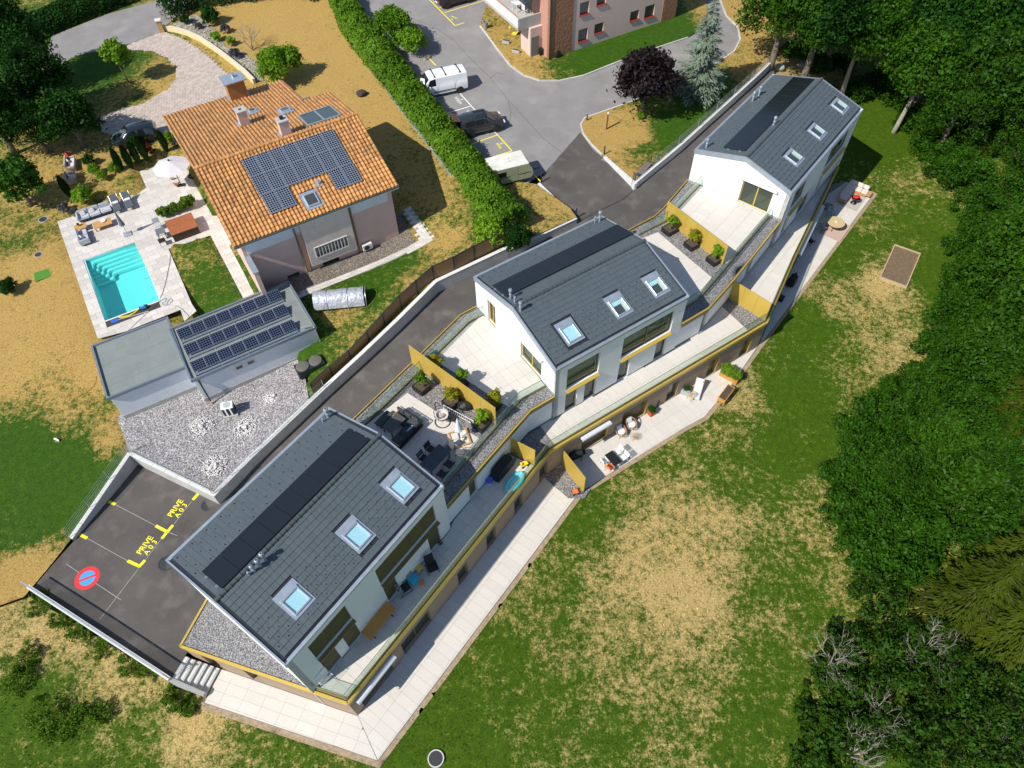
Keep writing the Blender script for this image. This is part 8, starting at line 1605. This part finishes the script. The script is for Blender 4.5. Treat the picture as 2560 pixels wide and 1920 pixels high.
def lounger(label,a_,b_):
 a,b=site(*a_,ZP+.3),site(*b_,ZP+.6);o=thing('sun_lounger',label,'sun lounger',(a.x,a.y,ZP),ang(b,a),'grey loungers');cushion(o,(.1,0,.35),(1.25,.62,.1),mat('blue_grey_pad',(.075,.095,.115),.9,.1,10),name='seat_pad');cushion(o,(-.82,0,.58),(.75,.62,.1),mat('blue_grey_pad',(.075,.095,.115),.9,.1,10),ry=.65,name='back_pad');cushion(o,(-.42,0,.45),(.3,.5,.1),WHF,name='pillow')
 for s in(-.33,.33):MB().tube([(.72,s,.3),(-.5,s,.3),(-1.1,s,.8)],.018,5).build('side_rail',STEEL,o);MB().tube([(.65,s,0),(.4,s,.3)],.016,5).build('leg',STEEL,o);MB().tube([(-.6,s,0),(-.4,s,.3)],.016,5).build('leg',STEEL,o)
lounger('grey sun lounger next to the long sofa',y1_(460,290),y1_(425,205));lounger('grey sun lounger farther from the sofa',y1_(552,265),y1_(512,180))
p=site(*y1_(540,497),ZP+.05);o=thing('folded_umbrella','folded dark grey parasol on slab base by the pool','parasol',(p.x,p.y,ZP),.5);MB().box(-.32,-.32,0,.32,.32,.08).build('base',mat('grey_granite',(.30,.31,.34),.6,.1,8),o,bevel=.01);MB().tube([(0,0,.05),(0,0,2.6)],.03,8).build('pole',STEEL,o);folded(MB(),1.0,2.65,.2,.03,14).build('canopy',mat('slate_canvas',(.13,.155,.18),.85,.1,4),o,smooth='all')
p=site(*y1_(945,128),ZP+.05);tp=site(*Q(420/1269,400,380)(62,62),ZP+2.75);o=thing('open_parasol','open pale grey parasol beside the villa roof','parasol',(p.x,p.y,ZP),.2);MB().box(-.35,-.2,0,.35,.2,.07).build('base',DARK,o);q=Vector((tp.x-p.x,tp.y-p.y,0));q=Matrix.Rotation(-.2,3,'Z')@q
if q.length>1.6:q=q.normalized()*1.6
MB().tube([(0,0,.05),(0,0,2.2),(q.x*.2,q.y*.2,2.75),(q.x,q.y,2.85)],.035,8).build('pole',DARK,o);n=8;m=MB();Rr=1.62;v=[(q.x,q.y,2.72)]
for k in range(n):v+=[(q.x+Rr*math.cos(2*PI*k/n),q.y+Rr*math.sin(2*PI*k/n),2.1)]
m.add(v,[(0,1+k,1+(k+1)%n)for k in range(n)]);m.build('canopy',mat('pale_grey_canvas',(.52,.53,.58),.85,.04,3),o,fix=False)
for k in range(n):MB().tube([(q.x,q.y,2.69),(q.x+Rr*.98*math.cos(2*PI*k/n),q.y+Rr*.98*math.sin(2*PI*k/n),2.08)],.01,4).build('rib',STEEL,o)
MB().lathe([(.09,0),(.07,.06),(.0,.08)],10,(q.x,q.y,2.72)).build('finial',DARK,o)
P_=[site(*y1_(*q),ZP+.85)for q in((822,398),(1010,332),(1080,440),(862,500))];c=sum(P_,Vector())/4;t=ang(P_[0],P_[1]);L=((P_[1]-P_[0]).length+(P_[2]-P_[3]).length)/2;Wd=((P_[2]-P_[1]).length+(P_[3]-P_[0]).length)/2
o=thing('covered_hot_tub','hot tub under a rust brown folding cover','hot tub',(c.x,c.y,ZP),t);RUSTV=mat('rust_vinyl',(.30,.095,.028),.6,.15,5,wear=((.22,.12,.08),.5,3));MB().box(-L/2+.04,-Wd/2+.04,0,L/2-.04,Wd/2-.04,.7).build('cabinet',mat('dark_cabinet',(.05,.03,.02),.7,.2,3),o)
for s in(-1,1):MB().hexa([(-L/2,min(0,s*Wd/2)+.006,.70),(L/2,min(0,s*Wd/2)+.006,.70),(L/2,max(0,s*Wd/2)-.006,.70),(-L/2,max(0,s*Wd/2)-.006,.70),(-L/2,min(0,s*Wd/2)+.006,.80 if s<0 else.86),(L/2,min(0,s*Wd/2)+.006,.80 if s<0 else.86),(L/2,max(0,s*Wd/2)-.006,.86 if s<0 else.80),(-L/2,max(0,s*Wd/2)-.006,.86 if s<0 else.80)]).build('cover_half',RUSTV,o,bevel=.02)
table('bistro_table','small dark table beside the brown hot tub',[y1_(742,465),y1_(808,445),y1_(830,485),y1_(760,505)],ZP,.72,mat('grey_table',(.14,.15,.16),.5,.1,2),ANTF);chair('bistro_chair','pale folding chair above the small dark table',y1_(768,430),ZP,R(-60),mat('pale_grey_sling',(.4,.42,.44),.8,.1,5),STEEL,False,group='chairs by the hot tub');chair('bistro_chair','dark folding chair below the small dark table',y1_(800,548),ZP,R(120),ANTF,ANTF,False,group='chairs by the hot tub')
grs=proto('grassclump',80,leafmat('agapanthus_leaf','#22400f','#6a8a2c'),.8,.5,0,nclump=40,per=40,size=.14,r0=.02)
for q,s,lab in(((825,365),.9,'grassy flowering clump left of the hot tub'),((1010,300),1.1,'grassy clump behind the hot tub'),((910,335),.8,'small conifer clump between the grass clumps'),((870,350),.7,'low tuft in the bed behind the hot tub'),((960,320),.8,'leafy tuft at the bed centre')):tree('ornamental_grass',lab,Vector((*site(*y1_(*q),ZP)[:2],ZP)),grs,s,'ornamental grasses behind the hot tub',cat='plant')
def hen(label,px_,rz,m1,m2):
 p=site(*px_,ZP+.02);o=thing('hen',label,'hen',(p.x,p.y,ZP),rz);mb=MB();prof=[(-.26,.30,.02),(-.2,.27,.06),(-.1,.22,.115),(.0,.21,.13),(.09,.24,.11),(.14,.31,.07),(.165,.37,.05),(.185,.41,.045),(.215,.41,.03),(.235,.405,.008)]
 mb.tube([(x,0,z)for x,z,r in prof],[r for x,z,r in prof],12);mb.build('body',m1,o,smooth='all');MB().hexa([(-.2,-.02,.26),(-.36,-.015,.36),(-.36,.015,.36),(-.2,.02,.26),(-.16,-.02,.34),(-.33,-.015,.48),(-.33,.015,.48),(-.16,.02,.34)]).build('tail',m2,o);MB().box(.17,-.008,.45,.225,.008,.485).build('comb',mat('red_comb',(.6,.03,.03),.6,.05,3),o)
 for s in(-1,1):MB().hexa([(-.16,s*.115,.2),(.08,s*.115,.18),(.08,s*.13,.18),(-.16,s*.13,.2),(-.16,s*.10,.3),(.08,s*.10,.3),(.08,s*.115,.3),(-.16,s*.115,.3)]).build('wing',m2,o);MB().tube([(.0,s*.05,.12),(.02,s*.05,.0),(.07,s*.05,.0)],.01,5).build('leg',mat('yellow_leg',(.55,.38,.08),.6,.05,3),o)
hen('pale hen under the open parasol',y1_(872,88),R(200),mat('cream_feather',(.62,.55,.44),.9,.1,10),mat('tan_feather',(.46,.34,.22),.9,.1,10));hen('brown hen on the patio by the parasol base',y1_(915,138),R(190),mat('brown_feather',(.36,.15,.06),.9,.15,10),mat('dark_brown_feather',(.15,.06,.03),.9,.1,10))
p=site(*y1_(1032,66),ZP);o=thing('hose_ring','black ring of hose at the villa wall','hose',(p.x,p.y,ZP));MB().tube([(.3*math.cos(k*PI/12),.3*math.sin(k*PI/12),.08)for k in range(24)],.08,8,closed=True).build('ring',RUBBER,o,smooth=True)
def cov(label,px_,rz,L):
 p=on(hV,*px_);o=thing('garden_bench',label,'sofa',p,rz,'beige wicker seats on the left lawn');WK=mat('beige_wicker',(.42,.33,.27),.85,.1,14);MB().box(-L/2,-.4,0,L/2,.4,.38).build('base',WK,o,bevel=.03);MB().box(-L/2,.25,.38,L/2,.42,.85).build('backrest',WK,o,bevel=.03)
 for s in(-1,1):MB().box(s*L/2-.1,-.4,.38,s*L/2+.1,.25,.6).build('armrest',WK,o,bevel=.03)
 cushion(o,(0,-.1,.45),(L-.25,.6,.14),BEI);cushion(o,(.1,.1,.62),(.5,.12,.36),WHF,rx=-.4,rz=.4,name='pillow')
tcov=ang(on(hV,*Ac(455,1160)),on(hV,*Ac(475,1030)));cov('long beige wicker sofa on the lawn by the red ball',Ac(468,1075),tcov+.1+PI*0,1.6);cov('short beige wicker seat below the wicker sofa',Ac(470,1165),tcov+.1,.95)
p=on(hV,*Ac(437,1000));tag(MB().ico((0,0,0),.2,3).build('ball',mat('red_ball',(.75,.02,.02),.35,.02,1),smooth='all',loc=p+Vector((0,0,.19))),'bright red ball on the lawn by the wicker sofa','ball')
Dc=Q(860/2212,0,640);p=on(hV,*Dc(283,120));o=thing('turf_mat','bright green square turf mat on the burnt lawn','mat',p,R(25));MB().box(-.72,-.55,0,.72,.55,.05).build('mat',mat('turf_green',(.07,.22,.02),.9,.2,20,bump=.8,bscale=60),o)
h_=[on(hV,*Dc(*q),.03)for q in((620,770),(615,810),(590,850),(540,880),(500,905),(455,912),(450,890),(520,875),(580,885),(610,905),(600,940),(540,960),(490,945),(480,935))];tag(MB().tube(h_,.014,5).build('garden_hose',mat('orange_hose',(.45,.24,.04),.5,.1,4)),'thin orange hose curling on the lawn by the annex','hose')
h_=[on(hV,*Dc(*q),.03)for q in((365,1185),(390,1200),(408,1180),(405,1155),(390,1145))];o=thing('lawn_sprinkler','white lawn sprinkler with orange hose on dark grass','sprinkler',h_[0]);MB().tube([q-h_[0]for q in h_],.014,5).build('hose',mat('orange_hose',(.45,.24,.04),.5,.1,4),o);m=MB();m.cbox((0,0,.05),(.5,.08,.06),-.5);m.cbox((.05,.03,.1),(.4,.05,.04),-.5);m.build('head',WPL,o)
cw=[on(hV,*Ac(*q))for q in((1055,195),(1130,205),(1215,230),(1290,265),(1360,310),(1430,360),(1500,415),(1570,470),(1640,540))];o=thing('curved_wall','cream curved retaining wall beside the cobbled drive','wall',cw[0]);ribbon([(p.x-cw[0].x,p.y-cw[0].y)for p in cw],.24,[p.z-cw[0].z-.3 for p in cw],[p.z-cw[0].z+.5 for p in cw]).build('wall',mat('cream_render',(.66,.55,.32),.85,.06,1),o);ribbon([(p.x-cw[0].x,p.y-cw[0].y)for p in cw],.3,[p.z-cw[0].z+.5 for p in cw],[p.z-cw[0].z+.55 for p in cw]).build('coping',mat('sand_coping',(.62,.56,.42),.85,.06,2),o)
p=on(hV,*Ac(1045,205));o=thing('gate_pillar','ochre gate pillar with pale cap at the street','pillar',p,.3);MB().box(-.25,-.25,-.2,.25,.25,1.25).build('shaft',mat('ochre_render_b',(.50,.30,.12),.85,.06,1),o);MB().box(-.32,-.32,1.25,.32,.32,1.36).build('cap',CONCW,o)
rock=[tuple(on(hV,*Ac(*q),.03)[:2])for q in((1080,175),(1180,120),(1260,95),(1330,140),(1400,210),(1450,300),(1560,330),(1640,400),(1700,520),(1640,525),(1570,455),(1500,400),(1430,345),(1360,295),(1290,250),(1215,215),(1130,190))]
RKG=gravelmat('rockery_chippings',[(0,'#7c7366'),(.4,'#a69c8a'),(.75,'#c4bba8'),(1,'#e6dfd0')],9);ro=struct(sheet('rockery',rock,hV,.6,RKG,dz=.06));RKM=mat('field_stone',(.40,.37,.33),.9,.15,4,rnd=.2,bump=.4);rkm=[MB().ico((0,0,0),1,1,(1,.8,.7),.2).mesh('stone',RKM)for _ in range(3)]
for k in range(46):
 f=random.random();a,b=random.choice(rock),random.choice(rock);x,y=a[0]+(b[0]-a[0])*f,a[1]+(b[1]-a[1])*f
 if inpoly(x,y,rock):put('stone',random.choice(rkm),ro,(x,y,hV(x,y)+.08),rot=(random.random(),random.random(),random.random()*6),scale=random.uniform(.10,.24))
p=on(hV,905,238);o=thing('boulder','dark boulder on the burnt lawn beside the hedge','boulder',p);MB().ico((0,0,.2),.5,2,(1.1,.9,.7),.1).build('stone',mat('dark_boulder',(.045,.035,.032),.9,.4,5,bump=.6,bscale=10),o)
for k,(x,y,r,lab)in enumerate(((1948,172,.5,'pale boulder at the end of the drive'),(2145,230,.55,'large pale stone on the bank right of the roof'),(2172,240,.4,'smaller rounded stone next to the large pale stone'),(2245,270,.45,'sawn pale block below the slender trunks'),(2000,165,.4,'stone on the earth bank behind the farthest roof'))):
 o=thing('boulder',lab,'boulder',on(hL,x,y),k,'stones on the bank');MB().ico((0,0,r*.3),r,2,(1.1,.9,.65),.1).build('stone',RKM,o)
for k,(a_,b_,lab)in enumerate((((2130,205),(2148,213),'short pale log on the bank'),((2195,215),(2210,250),'split log standing on the bank'))):
 a,b=on(hL,*a_),on(hL,*b_);o=thing('log',lab,'log',a,0,'logs on the bank');MB().tube([(0,0,.15),tuple(b-a+Vector((0,0,.3)))],.16,10).build('trunk',BARKL,o)
gs=[VO+Matrix.Rotation(VA,3,'Z')@Vector(q)for q in((2.9,.38,0),(2.9,-1.45,0),(13.3,-1.5,0),(14.0,2.6,0),(12.75,2.6,0),(12.75,.38,0))];struct(sheet('gravel_strip',[tuple(q[:2])for q in gs],hV,.7,gravelmat('brown_chippings',[(0,'#5c5148'),(.5,'#8f8275'),(1,'#c0b4a4')],16),dz=.03))
pth=[VO+Matrix.Rotation(VA,3,'Z')@Vector(q)for q in((2.9,-1.45,0),(2.9,-2.05,0),(14.6,-2.2,0),(14.9,2.6,0),(14.2,2.6,0),(13.9,-1.55,0))];po_=struct(sheet('villa_path',[tuple(q[:2])for q in pth],hV,.8,mat('grout',(.33,.30,.27),.9,.1,3),dz=.02))
def drape_tiles(root,poly,org,t,tw,tl,h,m,dz,name):
 c,s=math.cos(t),math.sin(t);loc=[((p[0]-org[0])*c+(p[1]-org[1])*s,-(p[0]-org[0])*s+(p[1]-org[1])*c)for p in poly];xs=[p[0]for p in loc];ys=[p[1]for p in loc];me=MB().box(-tw/2+.006,-tl/2+.006,-.04,tw/2-.006,tl/2-.006,.012).mesh(name,m)
 for j in range(math.floor(min(ys)/tl),math.ceil(max(ys)/tl)):
  for i in range(math.floor(min(xs)/tw)-1,math.ceil(max(xs)/tw)):
   x,y=i*tw+tw/2+(tw/2 if j%2 else 0),j*tl+tl/2
   if inpoly(x,y,loc):X,Y=org[0]+x*c-y*s,org[1]+x*s+y*c;e=.3;put(name,me,root,(X,Y,h(X,Y)+dz),rot=(math.atan((h(X-s*e,Y+c*e)-h(X+s*e,Y-c*e))/(2*e)),-math.atan((h(X+c*e,Y+s*e)-h(X-c*e,Y-s*e))/(2*e)),t))
drape_tiles(po_,[tuple(q[:2])for q in pth],(gs[0].x,gs[0].y),VA,.6,.3,hV,STONEP,.03,'paving_slab')
COBS=mat('pink_grey_cobble',(.46,.39,.34),.85,.08,3,rnd=.16,bump=.2);cbo=bpy.data.objects['cobbled_drive'];cl=[]
xs=[p[0]for p in cob];ys=[p[1]for p in cob];cs_,sn_=math.cos(.9),math.sin(.9)
for i in range(-200,200):
 for j in range(-220,220):
  u_,v_=i*.33+(.165 if j%2 else 0),j*.215;x,y=sum(xs)/len(xs)+u_*cs_-v_*sn_,sum(ys)/len(ys)+u_*sn_+v_*cs_
  if min(xs)<x<max(xs)and min(ys)<y<max(ys)and inpoly(x,y,cob):cl.append((x,y))
cl.sort(key=lambda q:q[0]**2+q[1]**2);CZ=hV.many(cl)+.03;cme=MB().cbox((0,0,0),(.318,.203,.05)).mesh('cobble',COBS,bevel=.012);rest=MB()
for k,((x,y),z)in enumerate(zip(cl,CZ)):
 if k<300:put('cobble',cme,cbo,(x,y,z+random.uniform(-.004,.004)),.9)
 else:rest.cbox((x,y,z+random.uniform(-.004,.004)),(.318,.203,.05),.9)
stuff(rest.build('cobble',COBS,cbo,fix=False))
